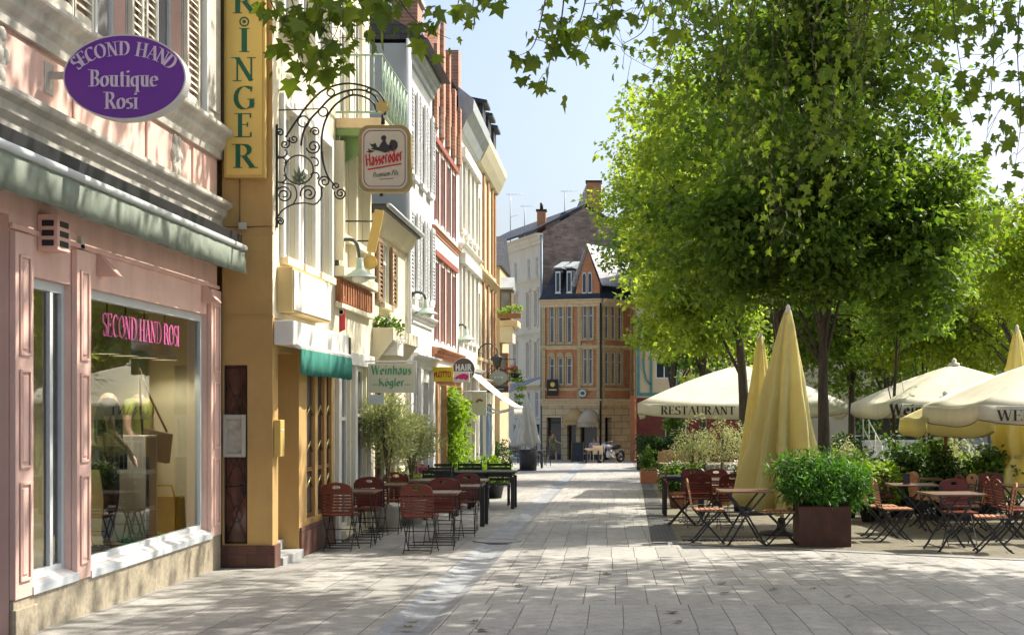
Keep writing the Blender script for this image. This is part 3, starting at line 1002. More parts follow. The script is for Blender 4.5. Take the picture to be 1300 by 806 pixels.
# rolled-in awning
aw = MB()
F.box(aw, 5.2, 15.62, 3.27, 3.40, .03, .30)
a_ = aw.build('awning', M_black, pk, .01)
mb = MB(); mb.tube([F(5.2, 3.25, .33), F(15.62, 3.25, .33)], .035, 8); mb.build('front_bar', M_alu, a_)
mb = MB()
n = 90
vs, fs = [], []
for i in range(n + 1):
    u = 5.2 + (15.62 - 5.2) * i / n
    w = .012 * math.sin(u * 9) + .008 * math.sin(u * 23)
    for (z, d) in ((3.24, .33), (3.10, .335 + w * .5), (2.96 + .006 * math.sin(u * 5), .335 + w)):
        vs.append(F(u, z, d))
for i in range(n):
    for k in range(2):
        fs.append((i * 3 + k, i * 3 + k + 1, i * 3 + k + 4, i * 3 + k + 3))
mb.add(vs, fs, 0, True)
v_ = mb.build('valance', M_awn, a_)
sm = v_.modifiers.new('thickness', 'SOLIDIFY'); sm.thickness = .004

# ---- oval hanging sign
M_purple = mat('purple_sign_face', (.13, .028, .31), .35, .10, 1.5)
M_silver = mat('sign_edge', (.62, .62, .60), .35, .05, 4)
M_lil = mat('pale_lilac_lettering', (.62, .54, .68), .5, .03, 3)
Ys = 10.9
c = px(158, 98, Ys)
sg = empty('hanging_sign', c, 'oval purple sign with pale lettering sticking out from the pink shop', 'sign')
rx_, rz_ = .472, .328
def oval(rx, rz, y, n=64): return [Vector((c.x + rx * math.cos(2 * PI * i / n), y, c.z + rz * math.sin(2 * PI * i / n))) for i in range(n)]
mb = MB(); mb.prism(oval(rx_, rz_, Ys), (0, .13, 0)); mb.build('sign_box', M_silver, sg, .008)
mb = MB(); mb.prism(oval(rx_ * .975, rz_ * .965, Ys - .003), (0, .002, 0)); fb = mb.build('sign_face', M_purple, sg)
mb = MB()
N_ = (0, -1, 0)
text_arc(mb, 'SECOND HAND', c + Vector((0, -.004, 0)), (1, 0, 0), (0, 0, 1), N_, .36, .165, 160, 20, .105, 'roman', .2)
text_line(mb, 'Boutique', c + Vector((.0, -.004, -.075)), (1, 0, 0), (0, 0, 1), N_, .125, 'roman', .19, .03, width=.53)
text_line(mb, 'Rosi', c + Vector((-.02, -.004, -.245)), (1, 0, 0), (0, 0, 1), N_, .125, 'roman', .19, .03, width=.26)
mb.build('lettering', M_lil, fb)
mb = MB()
mb.box(-4.4, c.x - rx_ * .98, Ys + .04, Ys + .09, c.z + .0, c.z + .05)
mb.box(-4.4, -4.37, Ys - .02, Ys + .15, c.z - .12, c.z + .12)
mb.build('arm', M_stone, sg)

# ---- things in the shop window
M_skin = mat('mannequin_skin', (.52, .36, .26), .45, .04, 4)
M_jean = mat('dark_jeans', (.05, .055, .09), .85, .2, 20)
M_shirt = mat('green_blouse', (.36, .42, .10), .85, .2, 9)
M_shirt2 = mat('dark_blouse', (.06, .06, .07), .85, .3, 12)
M_tan = mat('tan_trousers', (.36, .25, .12), .85, .1, 9)
M_bag = mat('brown_bag_leather', (.03, .02, .013), .45, .2, 7)
M_yel = mat('yellow_bag', (.65, .42, .02), .6, .1, 4)

def skin_body(name, verts, edges, radii, m, parent=None, levels=1):
    me = bpy.data.meshes.new(name)
    me.from_pydata([tuple(v) for v in verts], edges, [])
    me.materials.append(m)
    o = bpy.data.objects.new(name, me)
    COL.objects.link(o)
    attach(o, parent)
    s = o.modifiers.new('skin', 'SKIN')
    s.use_smooth_shade = True
    me.skin_vertices.new() if not me.skin_vertices else None
    for i, r in enumerate(radii):
        rr = r if isinstance(r, tuple) else (r, r)
        me.skin_vertices[0].data[i].radius = rr
    me.skin_vertices[0].data[0].use_root = True
    if levels:
        sb = o.modifiers.new('smooth', 'SUBSURF')
        sb.levels = levels; sb.render_levels = levels
    return o

def figure(root, H, skin, top, bottom, hair=None, pose='stand', skirt=False, head=True, facing=0.0, armpose=((.06, .12), (.0, .0)), loc=(0, 0, 0)):
    """a person of height H standing (or sitting) at loc, facing +Y rotated by facing"""
    s = H / 1.75
    M = Matrix.Translation(loc) @ Matrix.Rotation(facing, 4, 'Z') @ Matrix.Scale(s, 4)
    if pose == 'sit':
        P = dict(pel=(0, 0, .50), chest=(0, -.02, .85), neck=(0, .0, 1.06), head=(0, .04, 1.20), top=(0, .05, 1.29))
        hip, knee, ank, toe = (.10, .02, .48), (.12, .42, .50), (.12, .42, .08), (.12, .58, .03)
    else:
        P = dict(pel=(0, 0, .95), chest=(0, .0, 1.27), neck=(0, .0, 1.49), head=(0, .03, 1.63), top=(0, .02, 1.72))
        hip, knee, ank, toe = (.09, 0, .90), (.10, .03, .49), (.10, -.02, .08), (.10, .14, .03)
    st = .14 if pose == 'walk' else 0
    vs, ed, rd = [], [], []
    def add(p, r, par=None):
        vs.append(M @ Vector(p)); rd.append(tuple(x * s for x in (r if isinstance(r, tuple) else (r, r))))
        if par is not None: ed.append((par, len(vs) - 1))
        return len(vs) - 1
    pel = add(P['pel'], (.15, .11))
    waist = add(((P['pel'][0] + P['chest'][0]) / 2, (P['pel'][1] + P['chest'][1]) / 2, (P['pel'][2] + P['chest'][2]) / 2), (.13, .10), pel)
    ch = add(P['chest'], (.165, .115), waist)
    nk = add(P['neck'], .055, ch)
    if head:
        n2 = add((P['neck'][0], P['neck'][1] + .01, P['neck'][2] + .05), .05, nk)
        hd = add(P['head'], (.078, .095), n2)
        add(P['top'], (.06, .07), hd)
        nose = add((P['head'][0], P['head'][1] + .105, P['head'][2] - .005), .014, hd)
    for sd, (ay, aout) in zip((-1, 1), armpose):
        sh = add((sd * .19, P['chest'][1], P['neck'][2] - .08), .055, ch)
        el = add((sd * (.24 + aout * .5), P['chest'][1] + ay * .6 - .02, P['neck'][2] - .36), .042, sh)
        wr = add((sd * (.24 + aout), P['chest'][1] + ay * 2.2 + .03, P['neck'][2] - .58 + ay * .9), .028, el)
        hn = add((sd * (.24 + aout), P['chest'][1] + ay * 2.6 + .05, P['neck'][2] - .67 + ay * 1.0), (.02, .036), wr)
        for k in range(4):
            add((sd * (.24 + aout) + (k - 1.5) * .018, P['chest'][1] + ay * 3.0 + .065, P['neck'][2] - .74 + ay * 1.0 - (.012 if k in (1, 2) else 0)), .0085, hn)
        add((sd * (.215 + aout), P['chest'][1] + ay * 2.6 + .085, P['neck'][2] - .69 + ay * 1.0), .010, hn)
        yo = st * sd
        h_ = add((sd * hip[0], hip[1], hip[2]), .095, pel)
        kn = add((sd * knee[0], knee[1] + yo, knee[2]), .062, h_)
        an = add((sd * ank[0], ank[1] + yo * 1.6, ank[2]), .040, kn)
        add((sd * toe[0], toe[1] + yo * 1.6, toe[2]), .034, an)
    body = skin_body('body', vs, ed, rd, skin, root)
    # clothes: slightly larger shells
    tv, te, tr = [], [], []
    def tadd(p, r, par=None):
        tv.append(M @ Vector(p)); tr.append(tuple(x * s for x in (r if isinstance(r, tuple) else (r, r))))
        if par is not None: te.append((par, len(tv) - 1))
        return len(tv) - 1
    a = tadd(P['pel'], (.165, .125)); b = tadd(((P['pel'][0] + P['chest'][0]) / 2, (P['pel'][1] + P['chest'][1]) / 2, (P['pel'][2] + P['chest'][2]) / 2), (.145, .115), a)
    c_ = tadd(P['chest'], (.18, .128), b); d_ = tadd((P['neck'][0], P['neck'][1], P['neck'][2] - .05), (.09, .075), c_)
    for sd, (ay, aout) in zip((-1, 1), armpose):
        e_ = tadd((sd * .19, P['chest'][1], P['neck'][2] - .08), .066, c_)
        tadd((sd * (.225 + aout * .3), P['chest'][1] + ay * .35 - .01, P['neck'][2] - .25), .06, e_)
    skin_body('shirt', tv, te, tr, top, root)
    if skirt:
        mb = MB(); mb.xf = M
        z0 = P['pel'][2]
        mb.lathe([(.15, z0 + .14), (.17, z0 + .02), (.19, z0 - .12), (.22, z0 - .42)], (0, P['pel'][1], 0), 24, mod=lambda t, z: 1 + .05 * math.cos(7 * t))
        mb.build('skirt', bottom, root)
    else:
        tv, te, tr = [], [], []
        a = tadd(P['pel'], (.165, .125))
        for sd in (-1, 1):
            yo = st * sd
            b = tadd((sd * hip[0], hip[1], hip[2]), .105, a)
            c2 = tadd((sd * knee[0], knee[1] + yo, knee[2]), .075, b)
            tadd((sd * ank[0], ank[1] + yo * 1.6, ank[2] + .03), .055, c2)
        skin_body('trousers', tv, te, tr, bottom, root)
    if hair is not None and head:
        mb = MB(); mb.xf = M
        hx, hy, hz = P['head']
        mb.ball((hx, hy - .028, hz + .035), .098, .108, .105, 14, 10)
        mb.ball((hx, hy - .075, hz - .07), .075, .05, .11, 12, 8)
        mb.build('hair', hair, root)
        mb = MB(); mb.xf = M
        for sd in (-1, 1):
            mb.ball((hx + sd * .033, hy + .088, hz + .012), .011, .006, .008, 8, 6)
        mb.box(hx - .025, hx + .025, hy + .088, hy + .094, hz - .052, hz - .044)
        mb.build('face_features', M_black, root)
    return body

def mannequin(X, Y, top, bottom, label, facing, H=1.78):
    r = empty('shop_mannequin', (X, Y, .13), label, 'mannequin')
    figure(r, H, M_skin, top, bottom, None, 'stand', head=False, facing=facing, armpose=((.03, .02), (.06, .05)), loc=(X, Y, .13))
    mb = MB(); mb.lathe([(.17, 0), (.17, .015), (.02, .02)], (X, Y, .125), 20); mb.build('stand_base', M_silver, r)
    return r
mannequin(-4.80, 13.45, M_shirt2, M_jean, 'mannequin in dark blouse and jeans behind the shop glass', R(-70))
mannequin(-4.95, 14.75, M_shirt, M_tan, 'mannequin in green blouse and tan trousers behind the shop glass', R(-100))
# handbag on its strap
hb = empty('handbag', (-4.68, 14.5, 1.1), 'dark brown handbag hanging on a long strap in the shop window', 'bag')
mb = MB(); mb.xf = Matrix.Translation((-4.68, 14.45, 1.12)) @ Matrix.Rotation(R(12), 4, 'Y')
mb.prism([(-.17, -.05, -.16), (.17, -.05, -.16), (.14, -.05, .14), (-.14, -.05, .14)], (0, .10, 0)); mb.build('bag_body', M_bag, hb, .012)
mb = MB(); mb.tube([(-4.81, 14.45, 1.25), (-4.83, 14.45, 1.6), (-4.84, 14.45, 1.9), (-4.73, 14.45, 1.6), (-4.56, 14.45, 1.25)], .012, 6); mb.build('strap', M_bag, hb)
# yellow bag
yb = empty('yellow_bag', (-4.75, 14.95, .13), 'yellow shopping bag standing on the shop window floor', 'bag')
mb = MB(); mb.prism([(-4.90, 14.95, .13), (-4.56, 14.95, .13), (-4.58, 14.95, .56), (-4.88, 14.95, .56)], (0, .16, 0)); mb.build('bag_body', M_yel, yb, .02)
mb = MB(); mb.tube([(-4.85, 14.94, .54), (-4.82, 14.92, .68), (-4.66, 14.92, .68), (-4.63, 14.94, .54)], .010, 6); mb.build('handle', M_yel, yb)
# white display cubes
for k in range(3):
    mb = MB(); z = .13 + k * .365; x, y, t, s = -4.99, 14.0, .02, .36
    mb.box(x, x + s, y, y + t, z, z + s); mb.box(x, x + s, y + s - t, y + s, z, z + s)
    mb.box(x + t, x + s - t, y + t, y + s - t, z, z + t); mb.box(x, x + s, y + t, y + s - t, z + s - t, z + s); mb.box(x, x + t, y + t, y + s - t, z + t, z + s - t)
    mb.xf = None
    tag(mb.build('display_cube', M_white), ('lowest', 'middle', 'topmost')[k] + ' white open display cube in the shop window stack', 'shelf cube', 'white display cubes in the shop window')
# folded clothes
M_cl = [mat('cloth_%s' % n, c_, .9, .25, 18) for n, c_ in (('emerald', (.02, .30, .16)), ('pink', (.65, .10, .22)), ('lime', (.35, .55, .05)), ('grey', (.3, .3, .28)))]
for i, (u, d, sz, nm) in enumerate(((13.75, -.34, .55, 'emerald green'), (14.3, -.33, .40, 'pink'), (14.62, -.34, .28, 'lime green'), (13.1, -.36, .5, 'grey'))):
    mb = MB()
    n_ = 14
    vs = [F(u + (a / n_ - .5) * sz, .15 + .07 * math.exp(-((a / n_ - .5) ** 2 + (b / n_ - .5) ** 2) * 9) + .022 * math.sin(a * 2.1 + i) * math.cos(b * 1.7), d + (b / n_ - .5) * .42) for a in range(n_ + 1) for b in range(n_ + 1)]
    mb.add(vs, [(a * (n_ + 1) + b, a * (n_ + 1) + b + 1, (a + 1) * (n_ + 1) + b + 1, (a + 1) * (n_ + 1) + b) for a in range(n_) for b in range(n_)], 0, True)
    o = mb.build('folded_clothes', M_cl[i]); o.modifiers.new('t', 'SOLIDIFY').thickness = .01
    tag(o, nm + ' cloth heaped on the shop window sill', 'clothing')
M_addglow = bpy.data.materials.new('added_bulb_glow'); M_addglow.use_nodes = True  # emission added to brighten the display room
M_addglow.node_tree.nodes['Principled BSDF'].inputs['Emission Color'].default_value = (1, .88, .66, 1); M_addglow.node_tree.nodes['Principled BSDF'].inputs['Emission Strength'].default_value = 300
# pendant lamps in the window
names = ('nearest the street door', 'second from the street door', 'third from the street door', 'farthest from the street door')
for k in range(4):
    u = (13.3, 13.8, 14.35, 15.0)[k]
    p = F(u, 2.10, -.36)
    r = empty('pendant_lamp', p, 'cream bell shaped pendant lamp inside the shop, ' + names[k], 'lamp', 'pendant lamps inside the shop')
    mb = MB(); mb.lathe([(.012, .142), (.042, .112), (.062, .055), (.112, -.03), (.124, -.10), (.13, -.10), (.12, -.03), (.07, .06), (.05, .12), (.02, .15)], p, 18); mb.build('lamp_shade', M_crm, r)
    mb = MB(); mb.tube([p + Vector((0, 0, .14)), p + Vector((0, 0, .70))], .008, 5); mb.build('cord', M_black, r)
    mb = MB(); mb.ball(p + Vector((0, 0, .0)), .032); mb.build('added_bulb', M_addglow, r)  # added emitter, tucked up inside the shade to light the room
# ------------------------------------------------------------------ ochre wine-house building
M_ochre = mat('ochre_stucco', (.51, .33, .125), .85, .10, 1.6, .3, 60, dirt=(.40, .23, .08), dirt_amt=.65)
M_ochre2 = mat('ochre_light_stucco', (.66, .50, .24), .85, .08, 2, .25, 60, dirt=(.52, .38, .18), dirt_amt=.3)
M_creamw = mat('cream_and_sunlit_ochre', (.76, .70, .53), .85, .07, 1.6, .25, 60, dirt=(.55, .47, .28), dirt_amt=.35)
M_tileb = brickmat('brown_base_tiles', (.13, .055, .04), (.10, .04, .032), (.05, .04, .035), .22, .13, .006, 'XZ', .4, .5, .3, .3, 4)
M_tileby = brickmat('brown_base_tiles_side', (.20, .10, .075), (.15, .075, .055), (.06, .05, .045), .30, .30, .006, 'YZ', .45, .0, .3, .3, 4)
M_step = mat('worn_step_stone', (.36, .37, .36), .6, .15, 5, .2, 60)
M_greyfr = mat('grey_window_wood', (.38, .39, .36), .6, .12, 5)
M_teal = clothmat('teal_awning_cloth', (.05, .27, .21), .35, .2, 6)
M_green = mat('dark_green_lettering', (.01, .12, .06), .5, .05, 3)
M_gold = mat('sign_panel_yellow', (.80, .56, .15), .5, .06, 1.5)
M_goldr = mat('sign_panel_rim', (.62, .43, .13), .45, .05, 4)
M_woodd = mat('brown_door_wood', (.20, .10, .045), .5, .2, 5, stretch=(6, 6, 1))

oc = empty('ochre_building', (-3.8, 17, gz(17)), 'tall ochre corner building with a yellow vertical sign and deep ground floor pillars', 'building')
FY = 15.76
Fo = Fac((-4.36, FY, 0), (1, 0, 0), (0, -1, 0))       # short face towards the viewer
Fs = left_fac(-3.80)                                   # long face along the street
ZB = -.42
mb = MB()
wall_cells(mb, Fo, -.0, .56, ZB, 11.5, [(.02, .28, -.02, 1.97, .06)], .06)
ops = [(16.02, 17.08, ZB, 2.14, .9), (17.52, 18.0, .12, 2.14, .1), (18.16, 18.58, .12, 2.14, .1), (18.72, 19.05, .12, 2.14, .1)]
wall_cells(mb, Fs, FY, 19.19, ZB, 2.5, ops, .12)
shell(mb, Fs, FY + .25, 19.19, ZB, 11.5, 6)
mb.build('wall', M_ochre, oc)
mb = MB()
wins = [(16.2, 16.85), (17.12, 17.8), (18.08, 18.85)]
ops2 = [(a, b, z0, z1) for (z0, z1) in ((3.22, 4.95), (5.9, 7.6), (8.6, 10.2)) for (a, b) in wins]
wall_cells(mb, Fs, FY, 19.19, 2.5, 11.5, ops2, .13)
mb.build('upper_wall', M_creamw, oc)  # sunlit tone of the ochre paint put into this face's colour
mb = MB(); Fs.box(mb, FY - .15, 19.19, 11.5, 11.8, -6, .35); mb.build('roof', M_stone, oc)
for k, (z0, z1) in enumerate(((3.22, 4.95), (5.9, 7.6), (8.6, 10.2))):
    for (a, b) in wins:
        window(Fs, oc, a, b, z0, z1, .10, M_white, M_glassdark2, 1, .7, M_creamw)
        mb = MB()
        Fs.box(mb, a - .11, a - .002, z0 - .02, z1 + .12, .003, .05); Fs.box(mb, b + .002, b + .11, z0 - .02, z1 + .12, .003, .05); Fs.box(mb, a - .002, b + .002, z1 + .002, z1 + .12, .003, .05)
        mb.build('window_surround', M_white, oc)
# pillar base in brown tiles, steps
mb = MB()
Fo.box(mb, -.02, .59, ZB, -.03, .003, .04)
mb.build('plinth', M_tileb, oc, .004)
mb = MB()
Fs.box(mb, FY - .03, 16.00, ZB, -.028, .003, .035)
mb.build('base_tiles', M_tileby, oc, .004)
mb = MB()
Fs.box(mb, 17.1, 19.18, ZB, .05, .003, .03)
mb.build('base_tiles', M_tileby, oc, .004)
mb = MB()
Fs.box(mb, 16.02, 17.08, ZB, -.20, -.9, .06); Fs.box(mb, 16.03, 17.07, -.20, -.08, -.9, -.18)
mb.build('doorstep', M_step, oc, .008)
mb = MB(); Fs.box(mb, 16.04, 17.06, -.08, 2.12, -.88, -.82); d_ = mb.build('door', M_woodd, oc)
mb = MB(); mb.tube([Fs(16.25, .95, -.8), Fs(16.25, 1.15, -.8)], .015, 6); mb.build('handle', M_goldr, d_)
for (a, b) in ((17.52, 18.0), (18.16, 18.58), (18.72, 19.05)):
    w = window(Fs, oc, a, b, .12, 2.14, .08, M_woodd, M_glassdark2, 0, .3)
    mb = MB()
    for z in (.5, .95, 1.4):
        mb = MB(); mb.tube([Fs(a + .05, z, -.02), Fs((a + b) / 2, z + .12, -.01), Fs(b - .05, z, -.02)], .012, 5)
        mb.build('brass_rail', mat('brass', (.6, .48, .22), .3, .1, 4, metal=.9), w)
# street door with iron lattice, menu box (face towards the viewer)
mb = MB(); Fo.box(mb, .02, .28, -.02, 1.97, -.06, -.045)
gw = mb.build('lattice_window', mat('reddish_stained_glass', (.09, .03, .018), .15, .8, 5, spec=.6), oc)
mb = MB()
for z in (.0, .62, 1.24, 1.94):
    mb.tube([Fo(.03, z, -.02), Fo(.27, z, -.02)], .006, 5)
for u in (.03, .27): mb.tube([Fo(u, 0, -.02), Fo(u, 1.95, -.02)], .007, 5)
for z in (.02, .64, 1.26):
    mb.tube([Fo(.04, z, -.02), Fo(.26, z + .58, -.02)], .004, 4); mb.tube([Fo(.26, z, -.015), Fo(.04, z + .58, -.015)], .004, 4)
    mb.tube([Fo(.15 + .06 * math.cos(a), z + .29 + .09 * math.sin(a), -.012) for a in [k * PI / 6 for k in range(13)]], .004, 4)
mb.build('iron_lattice', M_iron, gw)
mx = empty('menu_box', Fo(.14, 1.2, .03), 'glazed grey menu box mounted on the dark lattice window of the ochre building', 'menu box')
mb = MB()
for (a, b, c_, d_) in ((.02, .06, .95, 1.42), (.225, .265, .95, 1.42), (.06, .225, .95, .99), (.06, .225, 1.37, 1.42)):
    Fo.box(mb, a, b, c_, d_, .0, .05)
mb.build('frame', mat('greenish_grey_metal', (.42, .43, .36), .5, .08, 6), mx, .004)
mb = MB(); Fo.box(mb, .06, .225, .99, 1.37, .003, .02); mb.build('menu_sheet', mat('menu_paper', (.42, .40, .34), .7, .25, 14), mx)
# string course lines, cable and junction box
mb = MB()
for z in (2.50, 3.42): Fo.box(mb, .0, .57, z, z + .018, .003, .012)
mb.build('string_course', M_ochre, oc)
mb = MB(); Fo.box(mb, .19, .28, 3.47, 3.55, .013, .05); mb.build('junction_box', M_stone, oc, .004)
mb = MB(); mb.tube([Fo(.0, 3.50, .02), Fo(.19, 3.50, .02)], .006, 5); mb.tube([Fo(.28, 3.5, .02), Fo(.56, 3.51, .02)], .006, 5); mb.tube([Fo(.20, 3.55, .02), Fo(.20, 4.1, .02)], .006, 5); mb.build('cable', M_woodd, oc)
# post box on the pillar
pb = empty('letter_box', Fs(15.9, 1.1, .03), 'small yellow and silver letter box on the side of the ochre pillar', 'letter box')
mb = MB(); Fs.box(mb, 15.80, 15.99, .95, 1.36, .003, .08); mb.build('box_body', M_goldr, pb, .008)
mb = MB(); Fs.box(mb, 15.992, 16.0, .97, 1.34, .01, .075); Fs.box(mb, 15.83, 15.96, 1.24, 1.26, .08, .084); mb.build('box_lid', M_silver, pb)
# blank boards and awning over the entrance
mb = MB(); Fs.box(mb, 15.95, 18.05, 2.57, 3.08, .003, .18); b_ = mb.build('planter_board', M_ochre2, oc, .006)
mb = MB(); Fs.box(mb, 15.97, 18.03, 2.60, 3.05, .183, .195); mb.build('board_face', M_offw, b_)
mb = MB(); Fs.box(mb, 15.80, 19.1, 2.20, 2.47, .003, .22); a_ = mb.build('entrance_awning', M_white, oc, .01)
mb = MB(); Fs.prof(mb, 15.95, 19.1, [(.1, 2.24), (.26, 2.15), (.27, 2.19), (.12, 2.28)]); mb.build('front_bar', M_white, a_)
mb = MB()
n = 60; vs = []; fs = []
for i in range(n + 1):
    u = 15.96 + 3.1 * i / n
    for z, k in ((2.16, 0.2), (2.0, .7), (1.86 + .018 * abs(math.sin(u * 8)), 1)):
        vs.append(Fs(u, z, .27 + .018 * k * math.sin(u * 13)))
for i in range(n):
    for k in range(2): fs.append((i * 3 + k, i * 3 + k + 1, i * 3 + k + 4, i * 3 + k + 3))
mb.add(vs, fs, 0, True); vv = mb.build('valance', M_teal, a_); vv.modifiers.new('t', 'SOLIDIFY').thickness = .004

# ---- KRINGER sign
sg = empty('vertical_sign', Fo(.30, 5, .05), 'tall yellow sign panel with green vertical lettering on the ochre wall', 'sign')
xs0, xs1 = (285 - CX) * 15.68 / FPX, (337 - CX) * 15.68 / FPX
zs0 = HC - (226 - CY) * 15.68 / FPX
mb = MB(); mb.box(xs0, xs1, FY - .10, FY - .003, zs0, zs0 + 3.3); mb.build('panel_box', M_goldr, sg, .006)
mb = MB(); mb.box(xs0 + .03, xs1 - .03, FY - .108, FY - .102, zs0 + .03, zs0 + 3.27); pf = mb.build('panel_face', M_gold, sg)
mb = MB()
xm = (xs0 + xs1) / 2
for ch, yb, w_ in (('R', 213, .24), ('E', 174, .18), ('G', 139, .24), ('N', 103, .25), ('I', 66, .12), ('R', 17, .25), ('K', -22, .25), ('C', -62, .24)):
    if ch == 'C': continue
    z = HC - (yb - CY) * 15.65 / FPX
    text_line(mb, ch, (xm, FY - .109, z), (1, 0, 0), (0, 0, 1), (0, -1, 0), .255, 'roman', .17, 0, width=w_)
zc = HC - (28 - CY) * 15.65 / FPX
for rad, th in ((.055, .016), (.02, .02)):
    P_ = [(rad * math.cos(2 * PI * k / 20), rad * math.sin(2 * PI * k / 20)) for k in range(21)]
    for p, q in zip(P_[:-1], P_[1:]):
        f = (rad - th) / rad
        mb.poly([(xm + p[0], FY - .1125, zc + p[1]), (xm + q[0], FY - .1125, zc + q[1]), (xm + q[0] * f, FY - .1125, zc + q[1] * f), (xm + p[0] * f, FY - .1125, zc + p[1] * f)])
mb.build('lettering', M_green, pf)

# ---- wrought iron bracket with beer sign
YB = 15.92
ib = empty('sign_bracket', px(349, 200, YB), 'curly black wrought iron bracket reaching out from the ochre corner', 'bracket')
def q(u, v): return px(330 + u / 3.84, 90 + v / 3.84, YB)
def smooth(pts, n=6):
    P = [Vector(p) for p in pts]; out = []
    for i in range(len(P) - 1):
        p0, p1, p2, p3 = P[max(i - 1, 0)], P[i], P[i + 1], P[min(i + 2, len(P) - 1)]
        for k in range(n):
            t = k / n
            out.append(.5 * ((2 * p1) + (p2 - p0) * t + (2 * p0 - 5 * p1 + 4 * p2 - p3) * t * t + (3 * p1 - p0 - 3 * p2 + p3) * t ** 3))
    out.append(P[-1]); return out
mb = MB(); mb.bar(q(80, 262), q(80, 765), .035, .035, (0, 1, 0)); mb.bar(q(45, 275), q(75, 275), .03, .02, (0, 1, 0)); mb.bar(q(40, 755), q(75, 755), .03, .02, (0, 1, 0)); mb.build('upright', M_iron, ib, .003)
mb = MB()
def curve(pts, r=.012): mb.tube(smooth([q(*p) for p in pts]), r, 6)
curve([(125, 325), (180, 240), (240, 160), (310, 95), (400, 65), (480, 68), (560, 95), (600, 135), (612, 190), (600, 240)])
curve([(200, 365), (212, 300), (240, 245), (290, 190), (350, 130), (430, 97), (500, 95), (555, 120), (585, 165)])
curve([(365, 560), (325, 500), (303, 410), (303, 310), (325, 230), (370, 165), (440, 122), (500, 125), (550, 155), (570, 200)])
mb.build('arch', M_iron, ib)
mb = MB()
def ring(u, v, r, t=.0095):
    mb = MB(); mb.tube([q(u + r * math.cos(a), v + r * math.sin(a)) for a in [k * 2 * PI / 24 for k in range(25)]], t, 5, cap=False)
    mb.build('ring', M_iron, ib)
mb.build('rail_rod', M_iron, ib) if mb.v else None
for a in ((345, 107, 18), (212, 248, 27), (308, 201, 22), (441, 107, 12), (532, 96, 10), (190, 482, 70)): ring(*a)
def spiral(u, v, r, a0, turns, sgn=1, t=.0095):
    n = int(22 * turns)
    mb = MB()
    mb.tube([q(u + r * (1 - .8 * k / n) * math.cos(R(a0) + sgn * 2 * PI * turns * k / n), v + r * (1 - .8 * k / n) * math.sin(R(a0) + sgn * 2 * PI * turns * k / n)) for k in range(n + 1)], t, 5)
    mb.build('scroll', M_iron, ib)
for a in ((98, 302, 22, 150, 1.4, 1), (122, 358, 24, -60, 1.4, 1), (165, 333, 22, 200, 1.4, -1), (270, 298, 24, 170, 1.5, 1), (262, 370, 36, 170, 1.7, -1),
          (115, 392, 38, 150, .55, -1), (112, 450, 36, 200, .5, 1), (265, 455, 36, 240, .55, 1), (315, 540, 32, 100, 1.6, 1), (118, 605, 42, 200, 1.8, 1), (238, 598, 42, 160, 1.8, 1),
          (110, 515, 38, 150, .55, -1), (392, 598, 30, 200, 1.8, -1), (372, 562, 20, 120, 1.2, 1), (100, 735, 20, 200, 1.5, 1), (275, 520, 30, 200, .6, 1)):
    spiral(*a)
mb = MB(); mb.tube(smooth([q(*p) for p in [(82, 720), (108, 682), (160, 652), (220, 645), (270, 650), (300, 612), (298, 570)]]), .009, 6)
mb.tube(smooth([q(*p) for p in [(160, 655), (180, 610), (165, 560), (110, 548)]]), .008, 6)
mb.build('lower_brace', M_iron, ib)
mb = MB(); mb.tube([q(90, 193), q(290, 186)], .008, 5)
mb.build('cross_rod', M_iron, ib)
mb = MB()
for (a, l) in ((-110, .17), (-90, .2), (-70, .17), (-135, .12), (-45, .12)):
    b0 = q(190, 545); tip = b0 + Vector((math.cos(R(a)) * l, 0, -math.sin(R(a)) * l)); sd = Vector((math.sin(R(a)), 0, math.cos(R(a)))) * .022
    mid = (b0 + tip) / 2
    mb.prism([b0, mid + sd, tip, mid - sd], (0, .012, 0))
for (a, b) in ((170, 540), (190, 550), (212, 540), (180, 525), (202, 525)): mb.ball(q(a, b) + Vector((0, .004, 0)), .024)
mb.build('grape_ornament', mat('verdigris_ornament', (.16, .20, .13), .6, .3, 12), ib)
# gilded leaf at the arch end
mb = MB()
cpt = q(598, 175)
mb.prism([cpt + Vector((x * .085, -.02, y * .085)) for x, y in ((0, -1.1), (.5, -.6), (1, -.3), (.6, .1), (.8, .8), (.2, .5), (-.1, 1.1), (-.4, .5), (-1, .5), (-.6, 0), (-.9, -.6), (-.3, -.5))], (0, .02, 0))
mb.build('gilt_leaf', mat('old_gilding', (.55, .42, .14), .45, .15, 10, metal=.3), ib)

bs = empty('beer_sign', px(488, 201, YB), 'cream beer sign with a black rooster and red lettering hanging from the iron bracket', 'sign')
bx0, bx1 = (455 - CX) * YB / FPX, (521.5 - CX) * YB / FPX
bz0, bz1 = HC - (245 - CY) * YB / FPX, HC - (158 - CY) * YB / FPX
bw, bh = (bx1 - bx0) / 2, (bz1 - bz0) / 2
bc = Vector(((bx0 + bx1) / 2, YB, (bz0 + bz1) / 2))
def rrect(sx, sz, r, y, bulge=.035):
    out = []
    for (cx_, cz_, a0) in ((1, 1, 0), (-1, 1, 90), (-1, -1, 180), (1, -1, 270)):
        for k in range(7):
            a = R(a0 + 15 * k)
            x = cx_ * (sx - r) + r * math.cos(a); z = cz_ * (sz - r) + r * math.sin(a)
            z += (bulge * (1 if z > 0 else -1)) * (1 - (x / sx) ** 2)
            out.append(bc + Vector((x, y, z)))
    return out
mb = MB(); mb.prism(rrect(bw, bh - .03, .1, 0), (0, .13, 0)); mb.build('sign_box', mat('dull_gold_rim', (.33, .25, .10), .4, .12, 6), bs, .012)
